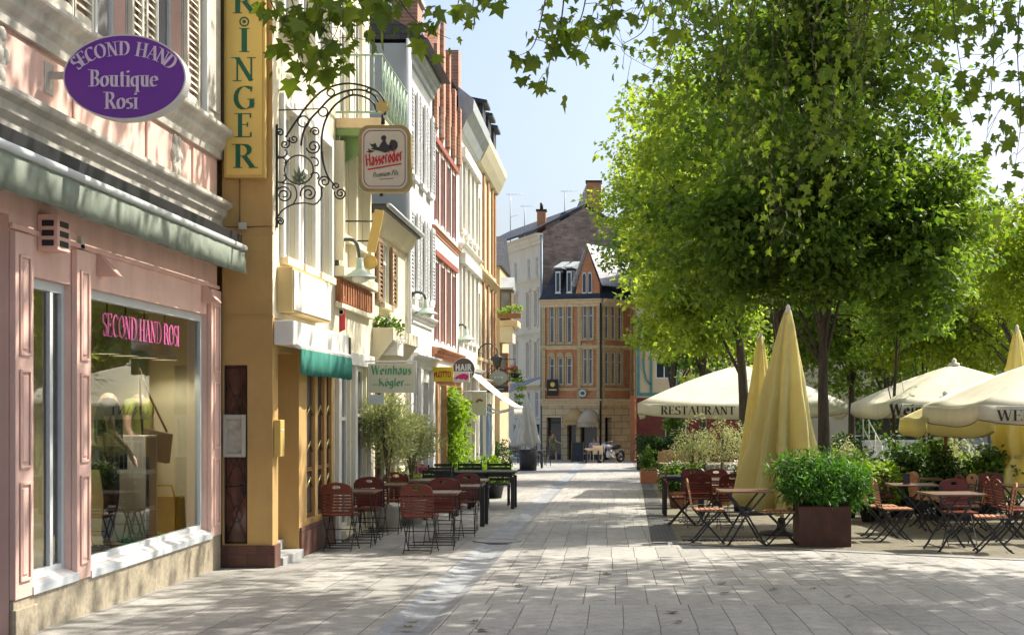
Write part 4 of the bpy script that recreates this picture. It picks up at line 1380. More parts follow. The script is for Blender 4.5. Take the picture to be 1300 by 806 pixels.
mb = MB(); mb.prism(rrect(bw * .87, (bh - .03) * .90, .08, -.004), (0, .003, 0)); fb = mb.build('sign_face', mat('cream_sign_face', (.58, .53, .42), .35, .06, 2), bs)
mb = MB()
o_ = rrect(bw * .80, (bh - .03) * .84, .07, -.007); i_ = rrect(bw * .775, (bh - .03) * .82, .066, -.007)
for k in range(len(o_)):
    k2 = (k + 1) % len(o_); mb.poly([o_[k], o_[k2], i_[k2], i_[k]])
mb.build('border_line', mat('maroon_line', (.14, .03, .03), .5, .05, 4), fb)
mb = MB()
text_line(mb, 'Hasseröder', bc + Vector((0, -.008, -.055)), (.985, 0, .174), (-.1, 0, 1), (0, -1, 0), .135, 'gothic', .30, .03, width=.42)
mb.bar(bc + Vector((-.19, -.008, -.125)), bc + Vector((.19, -.008, -.058)), .001, .016, (0, 0, 1))
mb.build('red_lettering', mat('sign_red', (.50, .02, .025), .45, .05, 3), fb)
mb = MB()
text_line(mb, 'Premium Pils', bc + Vector((.01, -.008, -.20)), (.99, 0, .1), (0, 0, 1), (0, -1, 0), .055, 'gothic', .18, .03, width=.29, slant=.25)
mb.bar(bc + Vector((-.06, -.008, -.235)), bc + Vector((.10, -.008, -.222)), .001, .006, (0, 0, 1))
# rooster
def rp(pts): mb.poly([bc + Vector((x * .0105 - .01, -.0085, y * .0105 + .125)) for x, y in pts])
rp([(-14, -2), (-9, 1), (-5, 0), (-3, 4), (0, 8), (2, 7), (4, 3), (8, 2), (8, -3), (2, -6), (-4, -4), (-9, -3)])
rp([(8, -4), (12, -4), (15, 0), (15, 5), (12, 8), (8, 8), (6, 4), (7, 1)])
rp([(-1, 7), (-3, 9), (-2, 12), (1, 13), (3, 11), (2, 7)])
rp([(-14, -3), (-17, -1), (-16, -4), (-19, -5), (-14, -6), (-9, -4)])
rp([(-12, 0), (-15, 4), (-11, 3), (-9, 5), (-7, 1)])
mb.build('rooster_emblem', mat('emblem_black', (.03, .03, .035), .5, .1, 5), fb)
mb = MB(); mb.tube([q(600, 215), q(600, 262)], .022, 8); mb.tube([px(483, 245, YB) + Vector((0, .06, 0)), px(483, 248.5, YB) + Vector((0, .06, 0))], .02, 8); mb.build('hanger', M_iron, bs)

# ------------------------------------------------------------------ further left row
M_paleY = mat('pale_yellow_stucco', (.77, .71, .53), .85, .07, 1.5, .25, 60, dirt=(.58, .5, .3), dirt_amt=.35)
M_whiteW = mat('white_stucco', (.78, .775, .75), .85, .05, 1.2, .25, 60, dirt=(.6, .58, .52), dirt_amt=.25)
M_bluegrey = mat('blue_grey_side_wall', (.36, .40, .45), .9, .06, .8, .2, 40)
M_grn = mat('pale_green_paint', (.22, .33, .12), .6, .12, 5)
M_redw = mat('red_brown_window_paint', (.33, .10, .07), .55, .12, 5)
M_brick = brickmat('orange_red_brick', (.56, .27, .17), (.48, .21, .13), (.5, .40, .32), .25, .08, .012, 'YZ', .85, .5, .25, .3, 2)
M_brickX = brickmat('orange_red_brick_front', (.80, .31, .115), (.70, .25, .09), (.46, .30, .2), .25, .08, .012, 'XZ', .85, .5, .25, .3, 2)
M_slate = brickmat('dark_slate', (.065, .072, .085), (.05, .055, .065), (.03, .03, .035), .3, .16, .01, 'XZ', .6, .5, .3, .3, 3)
M_zinc = mat('zinc_roof', (.40, .43, .43), .5, .15, 3, metal=.3)
M_shw = mat('white_shutter_paint', (.74, .75, .76), .6, .05, 5)
M_shb = mat('brown_shutter_paint', (.30, .19, .11), .65, .12, 5)
M_sand = mat('sandstone_trim', (.72, .56, .34), .85, .12, 5, .4, 50)

def row_building(name, u0, u1, X, z1, label, wm, D=7, ops=(), depth=.14, z0=-1.2, roof=None, side=None, sidem=None):
    Fb = left_fac(X)
    r = empty(name, (X, (u0 + u1) / 2, gz((u0 + u1) / 2)), label, 'building')
    mb = MB()
    wall_cells(mb, Fb, u0 + .01, u1 - .01, z0, z1, [o[:4] for o in ops], depth)
    shell(mb, Fb, u0 + .01, u1 - .01, z0, z1, D, 1)
    mb.build('wall', [wm, sidem or wm], r)
    return Fb, r

# --- B: pale yellow house with balcony
opsB = [(19.45, 20.15, 3.9, 5.1), (20.5, 21.3, 3.9, 5.1), (19.6, 20.3, 5.45, 7.4), (20.7, 21.4, 5.45, 7.4), (19.6, 20.3, 8.3, 9.9), (20.7, 21.4, 8.3, 9.9), (19.5, 20.4, -.2, 2.0), (20.7, 21.7, -.3, 2.1)]
Fb, hB = row_building('balcony_house', 19.2, 22.0, -3.8, 11, 'tall pale yellow house with a green underside balcony above the lamp', M_paleY, ops=opsB)
for o in opsB: window(Fb, hB, *o, .10, M_white, M_glassdark2, 1, .7, M_paleY)
mb = MB()
for (a, b) in ((19.4, 20.2), (20.45, 21.35)):
    for k in range(9):
        t0, t1 = PI * k / 9, PI * (k + 1) / 9
        um, ru = (a + b) / 2, (b - a) / 2 + .02
        P_ = [(um - ru * math.cos(t), 5.10 + .3 * math.sin(t)) for t in (t0, t1)]
        Q_ = [(um - (ru + .1) * math.cos(t), 5.10 + .38 * math.sin(t)) for t in (t0, t1)]
        for d in (.05,): mb.poly([Fb(*P_[0], d), Fb(*P_[1], d), Fb(*Q_[1], d), Fb(*Q_[0], d)])
for u in (19.32, 20.30, 21.42): Fb.box(mb, u - .06, u + .06, 3.5, 5.12, .003, .12)
mb.build('window_surround', M_creamw, hB)
mb = MB(); Fb.box(mb, 19.22, 21.98, 3.28, 3.42, .003, .14); Fb.box(mb, 19.22, 21.98, 2.86, 2.93, .003, .08); mb.build('cornice', M_paleY, hB, .01)
mb = MB()
for k in range(14): Fb.box(mb, 19.3 + k * .19, 19.3 + k * .19 + .10, 2.95, 3.26, .003, .07)
mb.build('dentil_frieze', mat('terracotta_dentils', (.36, .15, .07), .8, .15, 6), hB)
bal = MB(); Fb.box(bal, 19.3, 21.7, 5.30, 5.44, .003, .66); bl = bal.build('balcony', [M_sand], hB, .01)
mb = MB(); Fb.box(mb, 19.32, 21.68, 5.20, 5.297, .01, .62); mb.build('balcony_soffit', M_grn, bl)
mb = MB()
for u in (19.5, 21.4):
    mb = MB(); Fb.prof(mb, u, u + .12, [(.0, 4.75), (.08, 4.85), (.5, 5.16), (.5, 5.198), (.0, 5.198)])
    mb.build('bracket', M_grn, bl)
M_rail = mat('verdigris_railing', (.30, .42, .33), .6, .15, 9)
mb = MB()
for z in (5.52, 6.30): mb.tube([Fb(19.33, z, .0), Fb(19.33, z, .63), Fb(21.67, z, .63), Fb(21.67, z, .0)], .018, 6)
for k in range(9):
    u = 19.33 + 2.34 * k / 8
    mb.tube([Fb(u, 5.52, .63), Fb(u, 6.3, .63)], .009, 4)
    if k < 8:
        mb.tube([Fb(u, 5.52, .63), Fb(u + .29, 5.9, .63), Fb(u, 6.28, .63)], .008, 4); mb.tube([Fb(u + .29, 5.52, .63), Fb(u, 5.9, .63), Fb(u + .29, 6.28, .63)], .008, 4)
for k in range(6):
    d = .08 + .55 * k / 5
    mb.tube([Fb(19.33, 5.52, d), Fb(19.33, 6.3, d)], .009, 4)
mb.build('railing', M_rail, bl)
mb = MB(); Fb.box(mb, 19.25, 21.9, 2.1, 2.28, .003, .10); mb.build('shopfront_band', M_white, hB, .01)
for u in (19.27, 20.5, 21.78):
    mb = MB(); Fb.box(mb, u, u + .18, -.8, 2.1, .003, .06); mb.build('pilaster', M_offw, hB, .006)

# --- C: low cream house with shutters and eave
opsC = [(23.0, 23.9, 3.2, 4.2), (24.5, 24.9, 3.25, 4.15), (22.5, 23.4, -.3, 1.9), (23.7, 24.5, -.75, 1.75)]
Fb, hC = row_building('cream_house', 22.0, 25.9, -3.8, 4.55, 'low cream house with brown louvred shutters and a projecting tiled eave', M_paleY, ops=opsC)
window(Fb, hC, *opsC[0], .10, M_white, M_glassdark2, 1, .7, M_paleY); window(Fb, hC, *opsC[1], .10, M_white, M_glassdark2, 0, .7)
window(Fb, hC, *opsC[2], .10, M_woodd, M_glassdark, 1, .75)
for (a, b) in ((22.5, 22.97), (23.93, 24.38)): shutter(Fb, hC, a, b, 3.2, 4.2, M_shb)
mb = MB(); Fb.box(mb, 23.72, 24.48, -.75, 1.73, -.11, -.05); mb.build('door', mat('orange_door_wood', (.42, .22, .09), .5, .2, 4, stretch=(6, 6, 1)), hC)
mb = MB(); Fb.prof(mb, 22.0, 25.95, [(.26, 4.58), (.26, 4.66), (-.003, 4.66), (-4, 7.6), (-4, 7.4), (-.003, 4.50)]); mb.build('roof', M_slate, hC)
mb = MB(); Fb.prof(mb, 22.02, 25.88, [(.003, 4.28), (.08, 4.32), (.2, 4.54), (.22, 4.575), (.003, 4.575)]); mb.build('eave_soffit', M_creamw, hC)
mb = MB(); mb.tube([Fb(22.0, 4.63, .30), Fb(25.9, 4.63, .30)], .04, 8); mb.build('gutter', M_zinc, hC)
mb = MB(); Fb.box(mb, 22.2, 25.0, 2.55, 2.75, .003, .34); Fb.prof(mb, 22.2, 25.0, [(.003, 2.15), (.05, 2.2), (.32, 2.548), (.003, 2.548)]); mb.build('shop_cornice', M_creamw, hC, .01)
mb = MB(); Fb.box(mb, 24.9, 25.85, -1.1, .25, .003, .10); mb.build('stone_base', brickmat('grey_stone_blocks', (.26, .33, .29), (.28, .27, .23), (.2, .19, .17), .45, .28, .015, 'YZ', .9, .5, .3, .4, 3), hC)

# --- D: white house with white shutters
opsD = []
for (z0, z1) in ((3.65, 5.2), (5.85, 7.5)):
    for u in (26.3, 27.4, 28.5): opsD.append((u + .22, u + .72, z0, z1))
opsD += [(26.3, 27.2, -.5, 2.0), (27.8, 29.0, -.3, 2.0)]
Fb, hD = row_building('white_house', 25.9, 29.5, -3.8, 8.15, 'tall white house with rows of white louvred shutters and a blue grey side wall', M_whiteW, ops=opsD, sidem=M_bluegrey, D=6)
for o in opsD[:6]:
    window(Fb, hD, *o, .10, M_white, M_glassdark2, 1, .7, M_whiteW)
    shutter(Fb, hD, o[0] - .42, o[0] - .01, o[2], o[3], M_shw); shutter(Fb, hD, o[1] + .01, o[1] + .42, o[2], o[3], M_shw)
for o in opsD[6:]: window(Fb, hD, *o, .12, M_white, M_glassdark, 1, .7)
cornice(Fb, hD, 25.92, 29.49, 8.2, .3, .2, M_zinc)
cornice(Fb, hD, 25.92, 29.49, 3.3, .2, .14, M_whiteW)
cornice(Fb, hD, 25.92, 29.49, 2.5, .25, .22, M_whiteW)
for u in (25.95, 27.3, 29.15):
    mb = MB(); Fb.box(mb, u, u + .32, -1.1, 2.24, .003, .08); mb.build('pilaster', M_whiteW, hD, .01)
mb = MB(); Fb.prof(mb, 25.9, 29.5, [(.4, 8.22), (-3, 10.2), (-6, 8.22)]); mb.build('roof', M_slate, hD)
mb = MB(); mb.tube([Fb(25.8, -1, .06), Fb(25.8, 8.2, .06)], .05, 8); mb.build('downpipe', M_shw, hD)

# --- E: white house with red window frames and brick gable
opsE = []
for (z0, z1) in ((2.95, 4.6), (5.5, 7.0)):
    for k in range(4): opsE.append((29.95 + k * 1.08, 30.6 + k * 1.08, z0, z1))
opsE += [(29.9, 31.0, -.6, 1.9), (31.6, 32.7, -.9, 1.9), (33.0, 34.1, -.6, 1.9)]
Fb, hE = row_building('brick_gable_house', 29.5, 34.5, -3.8, 8.4, 'white house with red window frames under an orange brick gable', M_whiteW, ops=opsE)
for o in opsE[:8]:
    window(Fb, hE, *o, .10, M_redw, M_glassdark2, 1, .7)
    mb = MB()
    for (p, q_) in ((o[0] - .06, o[0] - .005), (o[1] + .005, o[1] + .06)): Fb.box(mb, p, q_, o[2] - .05, o[3] + .1, .003, .02)
    Fb.box(mb, o[0] - .2, o[1] + .2, o[3] + .10, o[3] + .22, .003, .06)
    mb.build('window_surround', M_redw, hE)
for o in opsE[8:]: window(Fb, hE, *o, .12, M_sand, M_glassdark, 1, .7)
mb = MB()
g0, g1 = 29.55, 34.45
prof_ = [(g0, 8.0), (g1, 8.0), (g1, 8.5), (33.2, 8.6), (32.4, 9.0), (31.4, 9.7), (30.6, 9.7), (30.0, 9.0), (g0, 8.9)]
mb.prism([Fb(u, z, .02) for u, z in prof_], (-.3, 0, 0)); mb.build('brick_gable', M_brick, hE)
for u in (29.6, 30.75, 31.85, 32.95, 34.1):
    top = {29.6: 9.1, 30.75: 9.9, 31.85: 9.5, 32.95: 8.9, 34.1: 8.7}[u]
    mb = MB(); Fb.box(mb, u, u + .28, 7.35, top, .024, .10); Fb.prof(mb, u + .05, u + .23, [(.024, 7.1), (.04, 7.1), (.09, 7.348), (.024, 7.348)]); mb.build('brick_pier', M_brick, hE, .006)
mb = MB(); Fb.box(mb, 29.9, 30.7, 8.9, 10.1, -.9, -.35); ch_ = mb.build('chimney', M_brick, hE)
mb = MB(); Fb.box(mb, 29.84, 30.76, 10.1, 10.22, -.96, -.29); mb.build('chimney_cap', M_zinc, ch_)
mb = MB(); Fb.prof(mb, 29.52, 34.48, [(-.35, 8.42), (-4, 11), (-7, 8.42)]); mb.build('roof', M_slate, hE)
cornice(Fb, hE, 29.52, 34.48, 2.75, .2, .2, mat('terracotta_band', (.45, .22, .13), .8, .1, 5))
cornice(Fb, hE, 29.52, 34.48, 2.2, .2, .16, M_redw)
cornice(Fb, hE, 29.52, 34.48, 5.3, .14, .08, mat('terracotta_band', (.45, .22, .13), .8, .1, 5))
for u in (29.55, 31.1, 32.75, 34.15):
    mb = MB(); Fb.box(mb, u, u + .3, -1.2, 1.98, .003, .12); mb.build('pilaster', mat('ochre_brown_pillar', (.45, .27, .12), .8, .1, 5), hE, .008)

# --- F: pale house with heavy eaves
opsF = []
for (z0, z1) in ((3.2, 5.0), (5.9, 7.6)):
    for k in range(4): opsF.append((34.9 + k * 1.1, 35.55 + k * 1.1, z0, z1))
opsF += [(35.0, 36.2, -.7, 1.8), (37.0, 38.4, -.9, 1.8)]
Fb, hF = row_building('heavy_eaved_house', 34.5, 39.0, -3.8, 8.7, 'pale house with heavy grey eaves beyond the brick gable', M_offw, ops=opsF)
for o in opsF[:8]:
    window(Fb, hF, *o, .12, M_white, M_glassdark2, 1, .7, M_offw)
    mb = MB(); Fb.box(mb, o[0] - .18, o[1] + .18, o[3] + .03, o[3] + .28, .003, .16)
    for (p, q_) in ((o[0] - .12, o[0] - .005), (o[1] + .005, o[1] + .12)): Fb.box(mb, p, q_, o[2] - .05, o[3] + .027, .003, .07)
    mb.build('window_surround', M_offw, hF)
for o in opsF[8:]: window(Fb, hF, *o, .12, M_white, M_glassdark, 1, .7)
mb = MB(); Fb.prof(mb, 34.52, 38.98, [(.003, 8.2), (.1, 8.25), (.2, 8.5), (.36, 8.72), (.38, 9.0), (-.003, 9.3)]); mb.build('eave', M_zinc, hF)
mb = MB(); Fb.prof(mb, 34.52, 38.98, [(-.01, 9.2), (-1.0, 10.8), (-5, 11.0), (-7, 8.7)]); mb.build('roof', M_slate, hF)
mb = MB(); Fb.box(mb, 34.55, 35.1, 9.1, 10.2, -.8, .0); mb.build('chimney', M_brick, hF)
cornice(Fb, hF, 34.52, 38.98, 5.5, .2, .2, M_offw); cornice(Fb, hF, 34.52, 38.98, 2.5, .25, .25, M_zinc)
for k in range(5):
    mb = MB(); Fb.box(mb, 34.56 + k * 1.08, 34.86 + k * 1.08, -1.2, 2.2, .003, .08); mb.build('pilaster', M_offw, hF, .01)

# --- G: pale yellow house with brown pilaster strips
opsG = []
for (z0, z1) in ((2.9, 4.7), (5.5, 7.4)):
    for k in range(4): opsG.append((39.4 + k * 1.4, 40.2 + k * 1.4, z0, z1))
opsG += [(39.5, 41.0, -.8, 1.6), (42, 44, -.9, 1.6)]
Fb, hG = row_building('yellow_corner_house', 39.0, 45.0, -3.8, 8.7, 'pale yellow house with brown pilaster strips and dark dormers', M_paleY, ops=opsG, D=4)
for o in opsG[:8]: window(Fb, hG, *o, .12, M_white, M_glassdark2, 1, .7, M_sand)
mb = MB(); Fb.box(mb, 39.5, 41.0, -.8, 1.6, -.1, -.05); Fb.box(mb, 42, 44, -.9, 1.6, -.1, -.05); mb.build('shopfront', mat('blue_shopfront', (.13, .22, .34), .6, .1, 3, stretch=(1, 8, 1)), hG)
mb = MB(); Fb.prof(mb, 39.02, 45.1, [(.003, 8.2), (.12, 8.25), (.25, 8.5), (.36, 8.75), (.36, 8.95), (-.003, 9.15)]); mb.build('eave', mat('yellow_eave_paint', (.60, .55, .38), .7, .1, 4), hG)
mb = MB(); Fb.prof(mb, 39.02, 45.0, [(-.01, 9.0), (-.9, 10.4), (-3.9, 10.5), (-3.9, 8.7)]); mb.build('roof', M_slate, hG)
for u in (39.6, 41.4, 43.2):
    mb = MB(); Fb.box(mb, u, u + .9, 9.1, 10.0, -1.0, .12); Fb.prof(mb, u - .1, u + 1.0, [(.25, 9.98), (.25, 10.06), (-1, 10.3), (-1, 9.98)]); d_ = mb.build('dormer', M_slate, hG)
for u in (40.75, 42.15, 43.6, 44.55):
    mb = MB(); Fb.box(mb, u, u + .36, 2.3, 8.2, .003, .06); mb.build('pilaster_strip', mat('rust_brown_trim', (.40, .22, .11), .8, .1, 4), hG, .01)
cornice(Fb, hG, 39.02, 45.1, 5.3, .2, .2, M_sand); cornice(Fb, hG, 39.02, 45.1, 2.3, .3, .25, M_sand)

# --- H: bay house beyond
Fh = Fac((-4.15, 47.0, 0), (1, 0, 0), (0, -1, 0))
hH = empty('bay_house', (-3.9, 47.5, gz(47.5)), 'ochre yellow house end with a small bay window and balcony slab far down the street', 'building')
mb = MB(); wall_cells(mb, Fh, -2, .35, -1.5, 6.2, [(-.25, .2, -.9, 1.35)], .12); shell(mb, Fh, -2, .35, -1.5, 6.2, 4); mb.build('wall', mat('ochre_yellow_stucco', (.55, .43, .26), .85, .1, 2), hH)
mb = MB(); Fh.prof(mb, -2.1, .42, [(.2, 6.18), (-2, 7.4), (-4.2, 6.18)]); mb.build('roof', M_slate, hH)
mb = MB(); Fh.box(mb, .353, .74, 4.42, 5.40, -1.0, .02); bay = mb.build('bay', mat('dark_bay_wood', (.16, .11, .07), .6, .1, 4), hH, .02)
mb = MB(); Fh.box(mb, .40, .69, 4.5, 5.3, .023, .035); mb.build('pane', M_glassdark2, bay)
mb = MB(); Fh.prof(mb, .353, .80, [(.08, 5.403), (.08, 5.46), (-.5, 5.85), (-1.05, 5.46), (-1.05, 5.403)]); mb.build('bay_roof', M_zinc, bay)
mb = MB(); Fh.box(mb, .353, .95, 4.18, 4.38, -1.4, .12); mb.build('balcony_slab', M_sand, hH, .02)
mb = MB(); Fh.prof(mb, .353, .78, [(-1.2, 3.65), (0, 3.65), (.06, 4.177), (-1.3, 4.177)]); mb.build('balcony_corbel', M_creamw, hH)
window(Fh, hH, -.25, .2, -.9, 1.35, .1, M_woodd, M_glassdark, 0, .7)
mb = MB(); Fh.box(mb, .353, .62, 2.1, 3.3, -.9, .02); wb = mb.build('oriel_window', M_woodd, hH); mb = MB(); Fh.box(mb, .39, .58, 2.2, 3.2, .023, .035); mb.build('pane', M_glassdark2, wb)
# ------------------------------------------------------------------ far end of the street
# cream corner house with the dark brick gable
A0, A1 = Vector((-4.05, 80, 0)), Vector((-7.4, 88, 0))
dirA = (A1 - A0).normalized()
Fi = Fac(A0, dirA, (-dirA.y, dirA.x, 0))
LI = (A1 - A0).length + 5
hI = empty('corner_house', (-5.5, 84, gz(84)), 'cream four storey house with a dark rubble gable wall closing the street', 'building')
M_creamI = mat('pale_cream_render', (.80, .72, .55), .85, .06, 1, .2, 40, dirt=(.5, .43, .3), dirt_amt=.3)
M_rubble = brickmat('dark_rubble_brick', (.46, .32, .23), (.26, .19, .15), (.36, .29, .23), .42, .14, .02, 'XZ', .95, .42, .45, .4, 1.6)
cols = [.75, 2.15, 4.5, 6.3, 8.4, 10.5]
opsI = []
for (z0, z1, w) in ((.9, 2.4, .5), (3.2, 5.2, .5), (6.1, 8.1, .5), (9.0, 10.1, .42)):
    for u in cols: opsI.append((u, u + w, z0, z1))
opsI += [(.5, 2.2, -1.5, .6), (3.2, 5.2, -1.5, .5)]
mb = MB(); wall_cells(mb, Fi, 0, LI, -2, 11.2, opsI, .12)
mb.build('wall', M_creamI, hI)
for o in opsI:
    window(Fi, hI, *o, .10, M_white, M_glassdark, 1, .68, M_creamI if o[3] > 1 else None)
    if o[2] > 2.5 and o[3] < 9:
        mb = MB()
        for (p, q_) in ((o[0] - .13, o[0] - .005), (o[1] + .005, o[1] + .13)): Fi.box(mb, p, q_, o[2], o[3], .003, .07)
        Fi.box(mb, o[0] - .2, o[1] + .2, o[3] + .05, o[3] + .22, .003, .14)
        mb.build('window_surround', M_creamI, hI)
cornice(Fi, hI, -.1, LI, 11.3, .55, .45, M_creamI)
cornice(Fi, hI, 0, LI, 8.75, .18, .14, M_creamI); cornice(Fi, hI, 0, LI, 5.75, .18, .14, M_creamI); cornice(Fi, hI, 0, LI, 2.75, .25, .2, M_sand)
mb = MB(); Fi.box(mb, 0, LI, -2, 2.5, .003, .02); 
# gable side
nI = Vector((-dirA.y, dirA.x, 0))
back = -nI
G0 = A0
def gpnt(t, z): return G0 + back * 0 + Vector((t, .30 * t, z))
mb = MB()
gp_ = [(0, -2), (5.6, -2), (5.6, 11.0), (2.45, 12.9), (0, 11.4)]
mb.prism([gpnt(t, z) for t, z in gp_], Vector((-.1, .3, 0)))
mb.build('gable_wall', M_rubble, hI)
mb = MB()
r0, r1 = gpnt(2.45, 12.98), gpnt(2.45, 12.98) + dirA * LI
e0, e1 = gpnt(-.25, 11.35) + nI * .3, gpnt(-.25, 11.35) + nI * .3 + dirA * LI
f0, f1 = gpnt(5.8, 11.0), gpnt(5.8, 11.0) + dirA * LI
up = Vector((0, 0, .12))
for a, b, c_, d_ in ((e0, e1, r1, r0), (r0, r1, f1, f0)):
    mb.prism([a, b, c_, d_], up)
mb.build('roof', M_slate, hI)
mb = MB(); mb.tube([gpnt(-.05, -1.5) + Vector((0, -.12, 0)), gpnt(-.05, 11.2) + Vector((0, -.12, 0))], .08, 6); mb.build('downpipe', mat('blue_grey_pipe', (.2, .26, .3), .5, .1, 5), hI)
def chimney(c, w, d, h, pots=1):
    mb = MB(); mb.box(c.x - w / 2, c.x + w / 2, c.y - d / 2, c.y + d / 2, c.z - 1.0, c.z + h)
    o = mb.build('chimney', M_brickX, hI, .01)
    mb = MB(); mb.box(c.x - w / 2 - .06, c.x + w / 2 + .06, c.y - d / 2 - .06, c.y + d / 2 + .06, c.z + h + .002, c.z + h + .1)
    for k in range(pots): mb.lathe([(.1, 0), (.09, .4)], (c.x + (k - (pots - 1) / 2) * .35, c.y, c.z + h + .1), 10)
    mb.build('chimney_cap', M_black, o)
chimney(px(687.5, 283, 82), .5, .5, .65, 1)
chimney(px(754, 262, 83), .85, .8, 1.35, 0)
mb = MB(); b_ = px(743, 258, 85); mb.prism([b_ + Vector((-1.0, 0, -1.4)), b_ + Vector((.6, 0, -1.4)), b_ + Vector((.6, 0, 1.2)), b_ + Vector((.1, 0, 1.2))], (0, .8, 0)); mb.build('raised_parapet', M_zinc, hI)
mb = MB()
b_ = px(717, 276, 81); mb.lathe([(.30, -.02), (.26, .04), (.02, .10)], b_, 16, axis='Y'); mb.tube([b_ + Vector((0, .08, 0)), b_ + Vector((0, .2, -.5))], .03, 5); mb.build('satellite_dish', mat('dish_blue_grey', (.12, .2, .28), .5, .1, 4), hI)
for (x, yb, yt) in ((648, 300, 247), (666, 293, 262), (717, 275, 243)):
    mb = MB(); a, b = px(x, yb + 8, 85), px(x, yt, 85)
    mb.tube([a, b], .03, 5)
    mb.tube([b + Vector((-.25, 0, 0)), b + Vector((.75, 0, .02))], .015, 4)
    for k in range(4): mb.tube([b + Vector((-.1 + k * .22, -.2, 0)), b + Vector((-.1 + k * .22, .2, 0))], .010, 4)
    if x == 648: mb.tube([b + Vector((0, 0, -1.35)), b + Vector((.55, 0, -1.2))], .012, 4)
    mb.build('roof_aerial', M_alu, hI)
# awning and shop at its foot
mb = MB(); a, b = px(641, 490, 79), px(690, 478, 79)
mb.prism([a, b, b + Vector((.2, -1.5, -.0)), a + Vector((.0, -1.6, -.55))], (0, 0, .05)); mb.build('shop_awning', mat('grey_awning', (.30, .31, .31), .8, .1, 3), hI)

# ---- red and yellow brick house
M_yelb = brickmat('yellow_brick_trim', (.78, .57, .27), (.70, .50, .22), (.4, .32, .2), .25, .08, .012, 'XZ', .85, .5, .2, .3, 3)
M_sandb = brickmat('sandstone_blocks', (.78, .60, .34), (.72, .54, .29), (.28, .2, .1), .8, .36, .015, 'XZ', .85, .5, .25, .3, 2)
J0, J1 = Vector((-3.95, 77.5, 0)), Vector((-.72, 76.5, 0))
dJ = (J1 - J0).normalized()
FJ = Fac(J0, dJ, (dJ.y, -dJ.x, 0)); LJ = (J1 - J0).length
K1 = Vector((1.0, 78.2, 0)); dK = (K1 - J1).normalized(); FK = Fac(J1, dK, (dK.y, -dK.x, 0)); LK = (K1 - J1).length
hJ = empty('brick_corner_house', (-2.2, 77, gz(77)), 'orange red brick corner house with a pointed gable dormer and sandstone shops', 'building')
ZE = 7.3
opsJ = [(.25, 1.1, -1.35, .95, .5), (1.45, 1.95, -1.35, .8, .5), (2.2, 3.15, -1.35, .9, .5)]
for u in (.42, .92, 1.42): opsJ += [(u, u + .28, 2.75, 4.2), (u, u + .28, 5.0, 7.0)]
opsJ += [(2.35, 2.58, 2.75, 4.7), (2.66, 2.89, 2.75, 4.7), (2.32, 2.58, 5.2, 7.0), (2.66, 2.92, 5.2, 7.0)]
up_ = [o for o in opsJ if o[2] > 2]
mb = MB(); wall_cells(mb, FJ, 0, LJ, -1.9, 1.75, opsJ[:3], .4); mb.build('ground_floor_wall', M_sandb, hJ)
mb = MB(); wall_cells(mb, FJ, 0, LJ, 1.75, ZE, up_, .12); mb.build('wall', M_brickX, hJ)
opsK = [(.3, .8, -1.35, .95, .4)]
for u in (.28, .78, 1.28): opsK += [(u, u + .3, 2.75, 4.5), (u, u + .3, 5.2, 7.0)]
mb = MB(); wall_cells(mb, FK, 0, LK, -1.9, 1.75, opsK[:1], .4); mb.build('side_ground_floor_wall', M_sandb, hJ)
mb = MB(); wall_cells(mb, FK, 0, LK, 1.75, ZE, opsK[1:], .12); mb.build('side_wall', M_brickX, hJ)
for Ff, oo in ((FJ, opsJ), (FK, opsK)):
    for o in oo:
        if o[2] < 0:
            mb = MB(); Ff.box(mb, o[0], o[1], o[2], o[3], -.4, -.36); w = mb.build('shop_glass', M_glassdark, hJ)
            mb = MB(); Ff.box(mb, o[0] + .02, o[0] + .08, o[2], o[3] - .02, -.355, -.3); Ff.box(mb, o[1] - .08, o[1] - .02, o[2], o[3] - .02, -.355, -.3); Ff.box(mb, o[0] + .08, o[1] - .08, o[3] - .3, o[3] - .24, -.355, -.3); mb.build('shop_frame', M_black, w)
            continue
        window(Ff, hJ, *o[:4], .09, M_white, M_glassdark2, 0, .7, M_yelb, fw=.05)
        mb = MB()
        Ff.box(mb, o[0] - .09, o[0] - .005, o[2] - .02, o[3] + .02, .003, .06); Ff.box(mb, o[1] + .005, o[1] + .09, o[2] - .02, o[3] + .02, .003, .06)
        if o[3] < 5:
            n_ = 6; um, ru = (o[0] + o[1]) / 2, (o[1] - o[0]) / 2 + .09
            mb.prism([Ff(um - ru * math.cos(PI * k / n_), o[3] + .03 + ru * 1.15 * math.sin(PI * k / n_), .003) for k in range(n_ + 1)], Ff.N * .07)
        mb.build('window_surround', M_yelb, hJ)
# quoins and bands
mb = MB()
for u in (0.0, LJ - .22, 2.05): FJ.box(mb, u, u + .2, 1.8, ZE - .3, .003, .09)
mb.build('quoin', M_yelb, hJ)
mb = MB(); FK.box(mb, .02, .2, 1.8, ZE - .3, .003, .09); FK.box(mb, LK - .2, LK, 1.8, ZE - .3, .003, .09); mb.build('side_quoin', M_yelb, hJ)
for z, h_, p_ in ((1.95, .35, .25), (2.55, .15, .14), (4.85, .2, .16), (ZE + .05, .4, .35)):
    cornice(FJ, hJ, -.05, LJ + .08, z, h_, p_, M_sand); cornice(FK, hJ, 0.08, LK, z, h_, p_, M_sand)
mb = MB()
FJ.box(mb, .25, 2.0, 6.98, ZE - .35, .003, .018); FJ.box(mb, .25, 2.0, 4.88, 4.98, .003, .018); mb.build('yellow_band', M_yelb, hJ)
mb = MB(); mb.tube([FJ(LJ + .02, -1.3, .14), FJ(LJ + .02, ZE, .14)], .06, 6); mb.build('downpipe', M_black, hJ)
